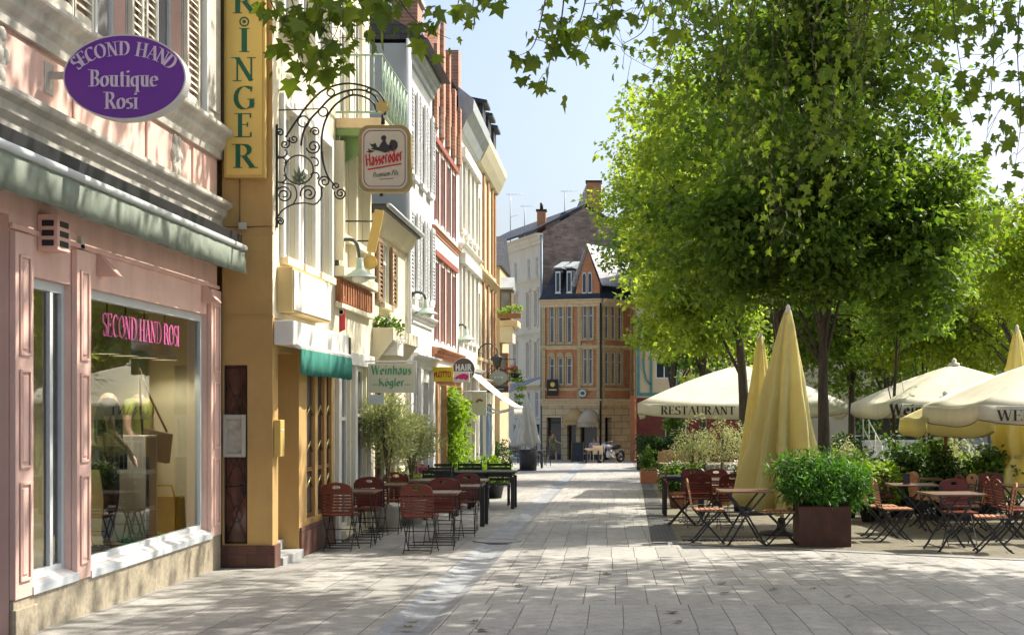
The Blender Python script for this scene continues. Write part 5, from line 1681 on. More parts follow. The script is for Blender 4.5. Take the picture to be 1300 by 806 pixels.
# body behind and mansard roof
Bk = Vector((0, 6, 0))
mb = MB()
mb.poly([J0 + Vector((0, 0, -2)), J0 + Vector((0, 0, ZE)), J0 + Bk + Vector((0, 0, ZE)), J0 + Bk + Vector((0, 0, -2))])
mb.poly([K1 + Vector((0, 0, -2)), K1 + Vector((0, 0, ZE)), K1 + Bk + Vector((0, 0, ZE)), K1 + Bk + Vector((0, 0, -2))])
mb.build('back_wall', M_brickX, hJ)
mb = MB()
rt = [FJ(-.1, ZE + .08, .25), FJ(LJ, ZE + .08, .25), FK(LK, ZE + .08, .25), K1 + Bk + Vector((0, 0, ZE)), J0 + Bk + Vector((0, 0, ZE))]
tp = [FJ(.6, ZE + 2.2, -1.2), FJ(LJ - .1, ZE + 2.2, -1.2), FK(LK - .2, ZE + 2.2, -1.2), K1 + Bk + Vector((-.2, -1, ZE + 2.2)), J0 + Bk + Vector((.5, -1, ZE + 2.2))]
mb.add(rt + tp, [(i, (i + 1) % 5, 5 + (i + 1) % 5, 5 + i) for i in range(5)] + [(5, 6, 7, 8, 9)])
mb.build('roof', M_slate, hJ)
for u in (.75, 1.4):
    mb = MB(); FJ.box(mb, u, u + .36, ZE + .35, ZE + 1.75, -1.2, .02); d_ = mb.build('dormer', M_slate, hJ)
    mb = MB(); FJ.box(mb, u + .04, u + .32, ZE + .42, ZE + 1.6, .023, .05); FJ.box(mb, u + .0, u + .36, ZE + .38, ZE + .42, .023, .06); w = mb.build('dormer_window', M_white, d_)
    mb = MB(); FJ.box(mb, u + .09, u + .27, ZE + .5, ZE + 1.5, .053, .06); mb.build('pane', M_glassdark, d_)
    mb = MB(); FJ.prof(mb, u - .06, u + .42, [(.12, ZE + 1.75), (.12, ZE + 1.82), (-1.3, ZE + 2.25), (-1.3, ZE + 1.75)]); mb.build('dormer_roof', M_zinc, d_)
# pointed gable dormer
um = 2.62
mb = MB(); mb.prism([FJ(um - .72, ZE + .1, .06), FJ(um + .72, ZE + .1, .06), FJ(um + .68, ZE + .9, .06), FJ(um + .02, ZE + 2.75, .06), FJ(um - .55, ZE + .9, .06)], FJ.N * -.4); gd = mb.build('gable_dormer', M_brickX, hJ)
mb = MB()
for s_ in (-1, 1):
    n_ = 6; c_ = um + s_ * .16; ru = .12
    mb.prism([FJ(c_ - ru, ZE + .35, .063), FJ(c_ + ru, ZE + .35, .063)] + [FJ(c_ + ru * math.cos(PI * k / n_), ZE + 1.3 + ru * 1.8 * math.sin(PI * k / n_), .063) for k in range(n_ + 1)], FJ.N * .04)
mb.build('arched_window', M_white, gd)
mb = MB()
for s_ in (-1, 1):
    n_ = 6; c_ = um + s_ * .16; ru = .085
    mb.prism([FJ(c_ - ru, ZE + .42, .105), FJ(c_ + ru, ZE + .42, .105)] + [FJ(c_ + ru * math.cos(PI * k / n_), ZE + 1.28 + ru * 1.8 * math.sin(PI * k / n_), .105) for k in range(n_ + 1)], FJ.N * .01)
mb.build('pane', M_glassdark, gd)
mb = MB()
apx = FJ(um + .02, ZE + 2.95, .25)
for (u_, z_) in ((um - .85, ZE + .75), (um + .9, ZE + .75)):
    a = FJ(u_, z_, .25)
    mb.prism([a, apx, apx - FJ.N * 3.2 + Vector((1.3, 0, -.1)), a - FJ.N * 3.0 + Vector((1.3, 0, 0))], (0, 0, .08))
mb.build('gable_roof', brickmat('pale_slate', (.66, .66, .66), (.58, .58, .59), (.4, .4, .41), .3, .2, .012, 'XZ', .5, .5, .2, .3, 3), gd)
# shop canopies and signs
M_can = clothmat('gold_canopy_cloth', (.80, .58, .26), .4, .1, 4); M_can2 = clothmat('cream_canopy_cloth', (.84, .70, .50), .4, .1, 4)
def dome(root, Ff, u0, u1, z0, h, d, m, scal=True):
    mb = MB(); n_, k_ = 10, 6; vs, fs = [], []
    for i in range(n_ + 1):
        for k in range(k_ + 1):
            a = PI / 2 * k / k_; e = math.sin(PI * i / n_) ** .5
            vs.append(Ff(u0 + (u1 - u0) * i / n_, z0 + h * math.cos(a) * e, .02 + d * math.sin(a) * (.3 + .7 * e)))
    for i in range(n_):
        for k in range(k_): fs.append((i * (k_ + 1) + k, i * (k_ + 1) + k + 1, (i + 1) * (k_ + 1) + k + 1, (i + 1) * (k_ + 1) + k))
    mb.add(vs, fs, 0, True)
    for i in range(n_):
        a, b = vs[i * (k_ + 1) + k_], vs[(i + 1) * (k_ + 1) + k_]
        dz = Vector((0, 0, -.16)); mb.poly([a, b, b + dz * (.8 if scal else 1), (a + b) / 2 + dz * 1.25, a + dz * .8])
    o = mb.build('shop_canopy', m, root); o.modifiers.new('t', 'SOLIDIFY').thickness = .01
    return o
dome(hJ, FJ, 1.32, 2.5, .72, .72, .7, M_can); dome(hJ, FJ, 2.15, 3.34, .62, .78, .95, M_can2)
def flat_sign(name, label, c, w, h, t, face, edge, cat='sign', shape='rect', N=Vector((0, -1, 0)), U=Vector((1, 0, 0))):
    r = empty(name, c, label, cat)
    pts = [(-w / 2, -h / 2), (w / 2, -h / 2), (w / 2, h / 2), (-w / 2, h / 2)] if shape == 'rect' else [(w / 2 * math.cos(2 * PI * k / 40), h / 2 * math.sin(2 * PI * k / 40)) for k in range(40)]
    mb = MB(); mb.prism([c + U * a + Vector((0, 0, b)) for a, b in pts], -N * t); mb.build('sign_board', edge, r, .004)
    mb = MB(); mb.prism([c + U * a * .95 + Vector((0, 0, b * .95)) + N * .002 for a, b in pts], N * .002); f = mb.build('sign_face', face, r)
    return r, f
r, f = flat_sign('dark_wall_sign', 'dark square sign with a gold disc on the brick corner house', px(701.5, 492, 76.9), .62, .88, .1, M_black, M_black)
mb = MB(); c_ = px(701.5, 488, 76.9); mb.prism([c_ + Vector((.13 * math.cos(k * PI / 8), -.008, .13 * math.sin(k * PI / 8))) for k in range(16)], (0, -.003, 0)); mb.box(c_.x - .22, c_.x + .22, c_.y - .008, c_.y - .005, c_.z - .32, c_.z - .25); mb.build('gold_disc', M_gold, f)
r, f = flat_sign('round_wall_sign', 'small round white sign with a green wreath on the brick corner house', px(739.5, 499, 76.5), .42, .42, .1, M_white, M_black, shape='round')
mb = MB(); c_ = px(739.5, 499, 76.5); mb.prism([c_ + Vector((.12 * math.cos(k * PI / 8), -.008, .10 * math.sin(k * PI / 8))) for k in range(16)], (0, -.003, 0)); mb.build('wreath', mat('wreath_green', (.05, .18, .12), .6, .2, 6), f)

# ---- half timbered house at the right
hK = empty('timbered_house', (2.2, 76, gz(76)), 'house with cream upper wall, teal trim and red base behind the restaurant umbrella', 'building')
FT = Fac((1.15, 74, 0), (1, 0, 0), (0, -1, 0))
mb = MB(); wall_cells(mb, FT, 0, 9, 2.0, 7.5, [(1.0, 1.9, 3.0, 5.0), (3, 4, 3, 5)], .1); shell(mb, FT, 0, 9, 2.0, 7.5, 6); mb.build('wall', mat('cream_infill', (.66, .55, .34), .85, .08, 2), hK)
mb = MB(); wall_cells(mb, FT, 0, 9, -2, 2.0, [(1.5, 2.6, -1.4, 1.0)], .2); mb.build('base_wall', brickmat('deep_red_brick', (.26, .06, .045), (.2, .045, .035), (.15, .06, .05), .25, .08, .01, 'XZ', .85, .5, .25, .3, 2), hK)
mb = MB()
for (u, w) in ((0, .16), (.7, .12), (2.1, .14)): FT.box(mb, u, u + w, 2.1, 5.6, .003, .07)
for z in (2.1, 5.5): FT.box(mb, .16, 4.5, z, z + .16, .004, .08)
for k in range(8):
    a0, a1 = PI * k / 8, PI * (k + 1) / 8
    mb.bar(FT(.75 - .5 * math.sin(a0) * .8, 3.9 + 1.2 * math.cos(a0), .04), FT(.75 - .5 * math.sin(a1) * .8, 3.9 + 1.2 * math.cos(a1), .04), .06, .1, (0, 0, 1))
mb.build('timber_trim', mat('teal_timber', (.10, .25, .22), .7, .1, 5), hK)
window(FT, hK, 1.0, 1.9, 3.0, 5.0, .08); window(FT, hK, 3.0, 4.0, 3.0, 5.0, .08); window(FT, hK, 1.5, 2.6, -1.4, 1.0, .15)
mb = MB(); FT.prof(mb, -.3, 9.3, [(.45, 7.4), (.45, 7.6), (-3, 11), (-6.3, 7.4)]); FT.box(mb, -.3, .9, 5.75, 5.95, .003, .9); mb.build('roof', M_slate, hK)
mb = MB(); FT.box(mb, -.32, -.1, -2, 2.1, -.4, .2); mb.build('corner_pier', mat('orange_pier', (.42, .16, .07), .8, .1, 5), hK)

# ---- pale buildings behind the square on the right
hR = empty('pale_square_building', (16, 62, gz(62)), 'long pale beige building at the back of the square behind the trees', 'building')
FR = Fac((7.5, 60, 0), (1, 0, 0), (0, -1, 0))
opsR = [(u, u + 1.2, z0, z0 + 1.9) for z0 in (3.6,) for u in (1.5, 4.5, 7.5, 10.5, 13.5, 16.5, 19.5)] + [(2.5, 5.5, -1.8, 1.2)]
mb = MB(); wall_cells(mb, FR, 0, 26, -2, 7.2, opsR, .2); shell(mb, FR, 0, 26, -2, 7.2, 8); mb.build('wall', mat('pale_beige_render', (.62, .56, .46), .85, .06, 1, dirt=(.5, .44, .34), dirt_amt=.3), hR)
for o in opsR: window(FR, hR, *o, .15, M_white, M_glassdark, 1, .7)
mb = MB(); FR.prof(mb, -.3, 26.3, [(.5, 7.1), (.5, 7.3), (-4, 8.6), (-8.3, 7.1)]); mb.build('roof', M_slate, hR)
# white outside stair
stp = empty('outside_stair', (13, 46, gz(46)), 'pale outside stair with thin white railings behind the planted tubs', 'stair')
for k in range(7):
    mb = MB(); Y_ = 44 + k * .5; z_ = gz(44) + k * .17
    mb.box(8.3, 11.0, Y_, Y_ + .52, gz(44) - .5, z_ + .17); mb.build('step', M_offw, stp, .01)
mb = MB()
for X_ in (8.3, 11.0):
    for k in range(4):
        mb.tube([(X_, 44 + k * 1.1, gz(44) + .1 + k * .36), (X_, 44 + k * 1.1, gz(44) + 1.1 + k * .36)], .02, 5)
    for h_ in (.5, 1.1): mb.tube([(X_, 44, gz(44) + h_), (X_, 47.3, gz(44) + h_ + 1.1)], .02, 5)
mb.build('railing', M_white, stp)
# low wall and ramp
lw = MB(); lw.box(11.6, 30, 50, 50.4, gz(50) - .3, gz(50) + 1.9); tag(lw.build('low_wall', mat('blue_grey_concrete', (.34, .36, .40), .8, .1, 2)), 'plain blue grey concrete wall behind the tied yellow parasol', 'wall')
fn = empty('metal_fence', (7.5, 48, gz(48)), 'thin grey bar fence seen under the restaurant umbrella edge', 'fence')
mb = MB()
for k in range(28): mb.tube([(6.2 + k * .16, 48, gz(48)), (6.2 + k * .16, 48, gz(48) + 1.2)], .014, 4)
mb.build('bars', M_alu, fn)
mb = MB(); mb.tube([(6.1, 48, gz(48) + 1.2), (10.7, 48, gz(48) + 1.2)], .03, 5); mb.tube([(6.1, 48, gz(48) + .15), (10.7, 48, gz(48) + .15)], .02, 5); mb.build('rail', M_alu, fn)
for i, (x, Y) in enumerate(((1219, 27), (1204, 39), (1256, 36))):
    X = (x - CX) * Y / FPX
    mb = MB(); mb.lathe([(.10, 0), (.10, .03), (.045, .05), (.045, 1.85), (.06, 1.87), (.02, 1.95)], (X, Y, gz(Y)), 12)
    tag(mb.build('steel_post', mat('blue_grey_post', (.10, .12, .15), .5, .1, 5)), ('slim dark post under the umbrella with two lettered sides', 'slim steel post between the tubs and the lettered umbrella', 'slim blue grey post before the concrete wall')[i], 'post')
# ------------------------------------------------------------------ signs and lamps along the left row
Nf = Vector((0, -1, 0)); Ux = Vector((1, 0, 0)); Uz = Vector((0, 0, 1))
# wine house sign
Yw = 21.0
c_ = px(497, 480, Yw)
r, f = flat_sign('tavern_sign', 'pale cream sign with green blackletter words above the olive trees', c_, 60 * Yw / FPX, 37 * Yw / FPX, .06, mat('pale_cream_sign', (.66, .66, .50), .5, .05, 2), M_white)
mb = MB()
text_line(mb, 'Weinhaus', c_ + Vector((0, -.006, .055)), Ux, Uz, Nf, .135, 'gothic', .26, .03, width=.60)
text_line(mb, 'Kögler', c_ + Vector((.0, -.006, -.115)), Ux, Uz, Nf, .115, 'gothic', .26, .03, width=.38)
text_line(mb, 'seit 1888', c_ + Vector((.0, -.006, -.185)), Ux, Uz, Nf, .035, 'sans', .14, .05, width=.2) if False else None
for s_ in (-1, 1): mb.box(c_.x + s_ * .24 - .04, c_.x + s_ * .24 + .04, c_.y - .009, c_.y - .006, c_.z - .10, c_.z - .09)
mb.build('lettering', mat('faded_green_lettering', (.10, .36, .19), .5, .1, 3), f)
mb = MB(); mb.tube([(-3.8, Yw + .03, c_.z + .25), (c_.x + .37, Yw + .03, c_.z + .25)], .014, 6); mb.tube([(c_.x + .36, Yw + .03, c_.z + .25), (c_.x + .36, Yw + .03, c_.z - .25)], .014, 6); mb.build('arm', M_white, r)
c2 = px(478, 507, Yw)
r2, f2 = flat_sign('tavern_notice', 'small pale plate hanging below the cream blackletter sign', c2, 19 * Yw / FPX, 12 * Yw / FPX, .03, mat('pale_plate', (.60, .68, .66), .5, .05, 2), M_white)
mb = MB(); mb.tube([c2 + Vector((-.05, .02, .06)), c2 + Vector((-.05, .02, .16))], .006, 4); mb.build('hook', M_alu, r2)
# lotto sign
Yl = 29.2
c_ = px(559.5, 475, Yl)
r, f = flat_sign('lottery_sign', 'small yellow sign with red LOTTO lettering beside the vine', c_, 31 * Yl / FPX, 18.5 * Yl / FPX, .08, mat('lottery_yellow', (.86, .66, .03), .4, .04, 3), M_gold)
mb = MB(); text_line(mb, 'LOTTO', c_ + Vector((.06, -.006, -.055)), Ux, Uz, Nf, .11, 'sans', .2, .05, width=.31)
for k in range(4): mb.box(c_.x - .20 + k * .032, c_.x - .175 + k * .032, c_.y - .009, c_.y - .006, c_.z - .05 + (k % 2) * .03, c_.z + .01 + (k % 2) * .03 + (k == 2) * .02)
mb.build('lettering', mat('lottery_red', (.55, .03, .03), .5, .03, 3), f)
mb = MB(); mb.tube([(-3.8, Yl + .05, c_.z + .05), (c_.x - .24, Yl + .05, c_.z + .05)], .015, 5); mb.build('arm', M_alu, r)
# round hairdresser sign
Yh = 31.0
c_ = px(588.5, 469, Yh)
r, f = flat_sign('hairdresser_sign', 'round dark sign reading HAIR PLANET beside the yellow lottery sign', c_, 29 * Yh / FPX, 30 * Yh / FPX, .10, mat('dark_grey_sign', (.10, .085, .08), .4, .06, 3), M_offw, shape='round')
mb = MB(); text_line(mb, 'HAIR', c_ + Vector((0, -.006, -.02)), Ux, Uz, Nf, .13, 'sans', .22, .06, width=.36); text_line(mb, 'PLANET', c_ + Vector((.02, -.006, -.15)), Ux, Uz, Nf, .095, 'sans', .2, .06, width=.36)
mb.build('lettering', mat('pale_blue_lettering', (.62, .70, .76), .5, .04, 3), f)
mb = MB(); mb.tube([(-3.8, Yh + .05, c_.z), (c_.x - .2, Yh + .05, c_.z)], .015, 5); mb.build('arm', M_alu, r)
c_ = px(586, 478.5, Yh - .35)
r, f = flat_sign('magenta_emblem_sign', 'small white sign with a magenta animal shape under the round grey sign', c_, 20 * Yh / FPX, 14 * Yh / FPX, .05, M_white, M_white)
mb = MB()
mb.prism([c_ + Vector((x * .15, -.005, z * .10)) for x, z in ((-1, -.3), (-.8, .1), (-.3, .5), (.3, .75), (.8, .6), (1, .2), (.95, -.4), (.6, -.7), (.3, -.4), (-.1, -.55), (-.4, -.3), (-.7, -.5))], (0, -.003, 0)); mb.build('emblem', mat('magenta_emblem', (.55, .03, .22), .5, .05, 3), f)
mb = MB(); mb.tube([(-3.8, Yh - .3, c_.z), (c_.x - .15, Yh - .3, c_.z)], .012, 5); mb.build('arm', M_alu, r)
# cream banner with red mark
Yb = 33.0
c_ = px(609, 512, Yb)
r, f = flat_sign('cream_banner', 'cream hanging board with a red brown arch mark under the white awning', c_, 17 * Yb / FPX, 30 * Yb / FPX, .04, mat('banner_cream', (.66, .64, .55), .7, .05, 2), M_offw)
mb = MB()
for k in range(6):
    a0, a1 = R(165 - k * 22), R(165 - (k + 1) * 22)
    mb.prism([c_ + Vector((.10 * math.cos(a0), -.006, .11 * math.sin(a0) + .0)), c_ + Vector((.10 * math.cos(a1), -.006, .11 * math.sin(a1))), c_ + Vector((.05 * math.cos(a1), -.006, .06 * math.sin(a1))), c_ + Vector((.05 * math.cos(a0), -.006, .06 * math.sin(a0)))], (0, -.003, 0))
mb.build('arch_mark', mat('rust_mark', (.30, .08, .04), .6, .1, 4), f)
mb = MB(); mb.tube([(-3.8, Yb + .03, c_.z + .28), (c_.x + .16, Yb + .03, c_.z + .28)], .014, 5); mb.build('arm', M_alu, r)
# white awning on two arms
aw = empty('white_shop_awning', (-3.8, 37, 1.5), 'white sloping shop awning over the blue shopfront', 'awning')
F8 = left_fac(-3.8)
mb = MB(); vs = []; fs = []
for i in range(17):
    u = 35.2 + 3.2 * i / 16
    for k in range(6):
        t = k / 5
        vs.append(F8(u, 2.52 - 1.02 * t - .06 * math.sin(PI * t), .02 + 1.28 * t))
    vs.append(F8(u, 1.30 + .02 * math.sin(u * 12), 1.31))
for i in range(16):
    for k in range(6): fs.append((i * 7 + k, i * 7 + k + 1, (i + 1) * 7 + k + 1, (i + 1) * 7 + k))
mb.add(vs, fs, 0, True); o = mb.build('cloth', clothmat('white_awning_cloth', (.74, .73, .69), .3, .04, 3), aw); o.modifiers.new('t', 'SOLIDIFY').thickness = .008
mb = MB(); mb.tube([F8(35.2, 1.5, 1.29), F8(38.4, 1.5, 1.29)], .04, 6)
mb.build('front_bar', M_white, aw)
for u in (35.4, 38.2):
    mb = MB(); mb.tube([F8(u, 1.75, .02), F8(u, 1.35, .7), F8(u, 1.47, 1.27)], .022, 5); mb.build('arm', M_alu, aw)
# oval wrought sign and iron lantern near the corner house
Yo = 42.0
c_ = px(633, 479, Yo)
r, f = flat_sign('oval_shop_sign', 'oval grey green shop sign in an iron ring by the corner house', c_, 25 * Yo / FPX, 17 * Yo / FPX, .06, mat('sage_sign', (.36, .42, .38), .5, .08, 4), M_black, shape='round')
mb = MB(); mb.tube([c_ + Vector((.33 * math.cos(k * PI / 14), .03, .24 * math.sin(k * PI / 14))) for k in range(29)], .014, 5); mb.tube([(-3.8, Yo + .03, c_.z), (c_.x - .3, Yo + .03, c_.z)], .016, 5); mb.tube([c_ + Vector((-.28 + k * .02, .03, .2 + .08 * math.sin(k * .8))) for k in range(28)], .01, 4); mb.build('iron_ring', M_iron, r)
mb = MB()
for s_ in (-1, 0, 1): mb.box(c_.x + s_ * .1 - .03, c_.x + s_ * .1 + .03, c_.y - .008, c_.y - .005, c_.z - .03 + .02 * (s_ == 0), c_.z + .03)
mb.build('lettering', M_offw, f)
c_ = px(631, 494, Yo)
r, f = flat_sign('long_dark_sign', 'long dark board sign below the oval grey sign', c_, 29 * Yo / FPX, 8 * Yo / FPX, .05, mat('dark_board', (.06, .07, .07), .5, .1, 4), M_black)
mb = MB(); text_line(mb, 'CAFE', c_ + Vector((0, -.006, -.04)), Ux, Uz, Nf, .07, 'sans', .15, .1, width=.4) if False else mb.box(c_.x - .2, c_.x + .2, c_.y - .008, c_.y - .005, c_.z - .012, c_.z + .012); mb.build('faded_line', M_alu, f)
mb = MB(); mb.tube([(-3.8, Yo + .02, c_.z), (c_.x - .3, Yo + .02, c_.z)], .014, 5); mb.build('arm', M_iron, r)
ln = empty('wall_lantern', px(620, 455, 40), 'black iron wall lantern on a curled bracket near the corner house', 'lamp')
b_ = px(622, 452, 40)
mb = MB(); mb.tube(smooth([b_ + Vector((-.30, 0, -.15)), b_ + Vector((-.30, 0, .2)), b_ + Vector((-.05, 0, .36)), b_ + Vector((.18, 0, .2)), b_ + Vector((.2, 0, .05))]), .018, 6); mb.tube([b_ + Vector((-.3 + .1 * math.cos(k * .5), 0, .0 + .1 * math.sin(k * .5))) for k in range(14)], .01, 4); mb.build('bracket', M_iron, ln)
mb = MB(); mb.lathe([(.03, .06), (.14, -.02), (.15, -.04), (.09, -.30), (.05, -.33), (.02, -.38)], b_ + Vector((.2, 0, 0)), 6, smooth=False); mb.build('lantern', M_iron, ln)
# balcony flowers on the bay house
# gooseneck lamps
M_lamp = mat('verdigris_enamel', (.40, .50, .42), .4, .08, 5); M_lampw = mat('lamp_white_inside', (.72, .72, .66), .5, .04, 4); M_neck = mat('dark_green_iron', (.06, .075, .06), .5, .1, 6)
def goose(x0, xt, xs, yt, ys, yb, Y, label):
    """post base at x0, arch top xt/yt, shade centre xs/ys"""
    w = empty('street_lamp', px(x0, yb, Y), label, 'lamp', 'gooseneck lamps on the left house fronts')
    s = FPX / Y
    pts = [px(x0, yb, Y), px(x0, (yb + yt) / 2, Y), px(x0 + (xt - x0) * .3, yt + (yb - yt) * .12, Y), px(xt, yt, Y), px(xs - (xs - xt) * .25, yt + (yb - yt) * .15, Y), px(xs, ys - 10 * 20 / Y * .9, Y)]
    mb = MB(); mb.tube(smooth(pts), .025, 8); mb.tube([px(x0, yb, Y), Vector((-3.8, Y, px(x0, yb, Y).z))], .03, 6); mb.lathe([(.05, 0), (.035, .14), (.02, .2)], px(x0, yb, Y) - Vector((0, 0, .05)), 10); mb.build('neck', M_neck, w)
    c = px(xs, ys, Y)
    mb = MB(); mb.lathe([(.045, .20), (.055, .06), (.09, .02), (.225, -.06), (.23, -.075), (.21, -.07), (.08, .0), (.02, .03)], c, 24); mb.build('lamp_shade', M_lamp, w)
    mb = MB(); mb.lathe([(.075, -.01), (.11, -.07), (.10, -.12), (.03, -.145)], c, 16); mb.build('lamp_glass', M_lampw, w)
    return w
goose(427, 440, 457, 304, 346, 338, 19.3, 'pale green gooseneck street lamp under the balcony of the yellow house')
goose(521, 530, 541, 371, 394, 393, 26.4, 'pale green gooseneck street lamp on the white shuttered house')
goose(579.5, 585.5, 592, 412, 428, 428, 34.6, 'small pale gooseneck lamp between the red windows and the pale house')
# ornate lit bay: white flower lamps and lantern at the cream house
fl = empty('wall_flower_box', px(492, 430, 22.6), 'planted wall box with white blooms and a pale lantern above the cream sign', 'flower box')
b_ = px(491, 448, 22.6)
mb = MB(); mb.box(b_.x - .25, b_.x + .22, 22.3, 22.9, b_.z - .05, b_.z + .18); mb.build('box', M_offw, fl, .01)
rs = np.random.RandomState(5)
P, D, Nn = clump_leaves([(b_.x - .15, 22.5, b_.z + .34), (b_.x + .1, 22.6, b_.z + .40), (b_.x - .02, 22.4, b_.z + .48)], [.2] * 3, 170, rs)
M_lbush = leafmat('bush_leaf', (.045, .10, .018), (.10, .19, .03), .35)
leaf_mesh('foliage', P, D, Nn, rs.uniform(.05, .09, len(P)), SIMPLE, M_lbush, fl)
M_petal = leafmat('white_petal', (.66, .64, .58), (.8, .78, .72), .3, tcol=(1, 1, 1))
P, D, Nn = clump_leaves([(b_.x - .2, 22.35, b_.z + .12), (b_.x + .05, 22.35, b_.z + .1), (b_.x + .2, 22.4, b_.z + .2)], [.12] * 3, 50, rs)
leaf_mesh('blooms', P, D, Nn, rs.uniform(.05, .08, len(P)), SIMPLE, M_petal, fl)
ln = empty('pale_lantern', px(503, 440, 23.2), 'small pale hexagonal lantern hanging beside the wall flower box', 'lamp')
b_ = px(504, 440, 23.0)
mb = MB(); mb.tube([(-3.8, 23, b_.z + .3), b_ + Vector((0, 0, .3)), b_ + Vector((0, 0, .16))], .012, 5); mb.build('arm', M_iron, ln)
mb = MB(); mb.lathe([(.02, .18), (.10, .08), (.09, -.10), (.04, -.16)], b_, 6, smooth=False); mb.build('lantern', mat('lantern_glass', (.55, .58, .52), .2, .1, 5), ln)
# slim ochre boards sticking out of the cream house
pl = empty('leaning_board_sign', px(477, 290, 20), 'slim ochre board seen edge on hanging slanted from two rods', 'sign')
a, b = px(482, 267, 20.0), px(471, 320, 20.0)
mb = MB(); mb.bar(a, b, .05, .13, (1, 0, 0)); mb.build('board', M_goldr, pl, .006)
mb = MB(); mb.tube([px(436, 281, 20.0), px(478, 281, 20.0)], .012, 5); mb.tube([px(440, 306, 20.0), px(474, 306, 20.0)], .012, 5); mb.build('rod', M_iron, pl)
mb = MB(); mb.lathe([(.10, -.02), (.10, .02)], px(470, 333, 20), 16, axis='Y'); mb.tube([px(471, 320, 20), px(470, 330, 20)], .008, 4); mb.build('round_tag', M_goldr, pl)
# small red and white club pennant
pn = empty('pennant_sign', px(433, 398, 19.6), 'small white and red ring sign under the brick dentil frieze', 'sign')
c_ = px(433, 398, 19.6)
mb = MB(); mb.prism([c_ + Vector((x, 0, z)) for x, z in ((-.05, .24), (.05, .22), (.055, -.22), (-.045, -.26))], (0, .03, 0)); mb.build('panel', mat('pennant_red', (.62, .06, .07), .5, .05, 3), pn)
mb = MB(); mb.lathe([(.030, 0), (.044, 0), (.044, -.004), (.030, -.004)], c_ + Vector((0, -.002, .02)), 16, axis='Y'); mb.tube([c_ + Vector((-.12, 0.015, .22)), c_ + Vector((.05, .015, .22))], .01, 5); mb.build('ring_mark', M_white, pn)
db = empty('dark_wall_lamp', px(439, 437, 19.5), 'dark box shaped wall lamp over the yellow house shopfront', 'lamp')
c_ = px(439, 437, 19.5)
mb = MB(); mb.box(c_.x - .08, c_.x + .05, c_.y - .12, c_.y + .12, c_.z - .14, c_.z + .10); mb.build('housing', M_black, db, .01)
mb = MB(); mb.tube([(-3.8, c_.y, c_.z), (c_.x - .06, c_.y, c_.z)], .02, 5); mb.build('arm', M_black, db)

# ------------------------------------------------------------------ potted plants
M_olive = leafmat('olive_leaf', (.27, .31, .15), (.44, .47, .26), .36, tcol=(1.5, 1.5, .9))
M_bark = mat('grey_brown_bark', (.13, .10, .075), .9, .3, 14, .8, 60, stretch=(1, 1, .3))
M_pot = mat('terracotta_pot', (.36, .17, .09), .8, .12, 6); M_potd = mat('dark_planter', (.03, .03, .032), .55, .2, 5)
M_fern = leafmat('feathery_leaf', (.03, .10, .014), (.08, .21, .03), .35)
M_bright = leafmat('bright_leaf', (.10, .20, .02), (.24, .36, .05), .42)
M_dark = leafmat('hedge_leaf', (.02, .06, .012), (.05, .11, .02), .25)
M_red = leafmat('red_petal', (.45, .05, .03), (.65, .12, .05), .3, tcol=(1, .6, .5))
M_pinkf = leafmat('pink_petal', (.42, .08, .18), (.6, .16, .28), .3, tcol=(1, .6, .8))

def bush(name, label, cat, loc, crown, n, per, clr, size, m, shape=SIMPLE, pot=None, stem=None, group=None, seed=1, flat=.8, flowers=None, potm=None, droop=.25):
    """loc base on the ground; crown = (centre height, rx, ry, rz); pot = (w, h) square or ('round', r, h)"""
    loc = Vector(loc)
    r = empty(name, loc, label, cat, group)
    rs = np.random.RandomState(seed)
    ch, rx, ry, rz = crown
    C = blob_points(rs, n, loc + Vector((0, 0, ch)), (rx, ry, rz), .5)
    C[:, 2] = np.maximum(C[:, 2], loc.z + .05)
    P, D, Nn = clump_leaves(C, rs.uniform(.7, 1.3, n) * clr, per, rs, flat, droop)
    P[:, 2] = np.maximum(P[:, 2], loc.z + .02)
    leaf_mesh('foliage', P, D, Nn, rs.uniform(.7, 1.3, len(P)) * size, shape, m, r)
    if flowers:
        fm, nf, fs = flowers
        Cf = blob_points(rs, nf, loc + Vector((0, 0, ch + .02)), (rx * 1.05, ry * 1.05, rz * 1.05), .9)
        P, D, Nn = clump_leaves(Cf, np.full(nf, fs * 1.3), 14, rs, 1, 0)
        leaf_mesh('blooms', P, D, Nn, rs.uniform(.7, 1.3, len(P)) * fs, SIMPLE, fm, r)
    if stem:
        mb = MB()
        for k in range(stem[1]):
            a = rs.uniform(0, 6.28); o_ = Vector((math.cos(a), math.sin(a), 0)) * (rx * .45)
            z0 = loc.z + (pot[-1] if pot else 0) * .9
            p0 = Vector((loc.x, loc.y, z0)); p1 = Vector((loc.x + o_.x * .15, loc.y + o_.y * .15, (z0 + loc.z + ch) / 2)); p2 = loc + o_ + Vector((0, 0, ch + rz * .5))
            mb.tube(smooth([p0, p1, p2], 4), [stem[0] * (1 - .07 * i) for i in range(9)], 6)
        mb.build('stem', M_bark, r)
    if pot:
        mb = MB()
        if pot[0] == 'round':
            _, pr, ph = pot
            mb.lathe([(pr * .72, .0), (pr * .98, ph * .85), (pr * 1.04, ph * .86), (pr * 1.04, ph), (pr * .92, ph), (pr * .9, ph * .85), (.01, ph * .84)], loc, 24)
            mb.build('pot', potm or M_pot, r)
        else:
            w, h = pot
            mb.box(loc.x - w / 2, loc.x + w / 2, loc.y - w / 2, loc.y + w / 2, loc.z, loc.z + h)
            mb.box(loc.x - w / 2 + .03, loc.x + w / 2 - .03, loc.y - w / 2 + .03, loc.y + w / 2 - .03, loc.z + h + .001, loc.z + h + .012)
            mb.build('pot', potm or M_potd, r, .008)
    return r

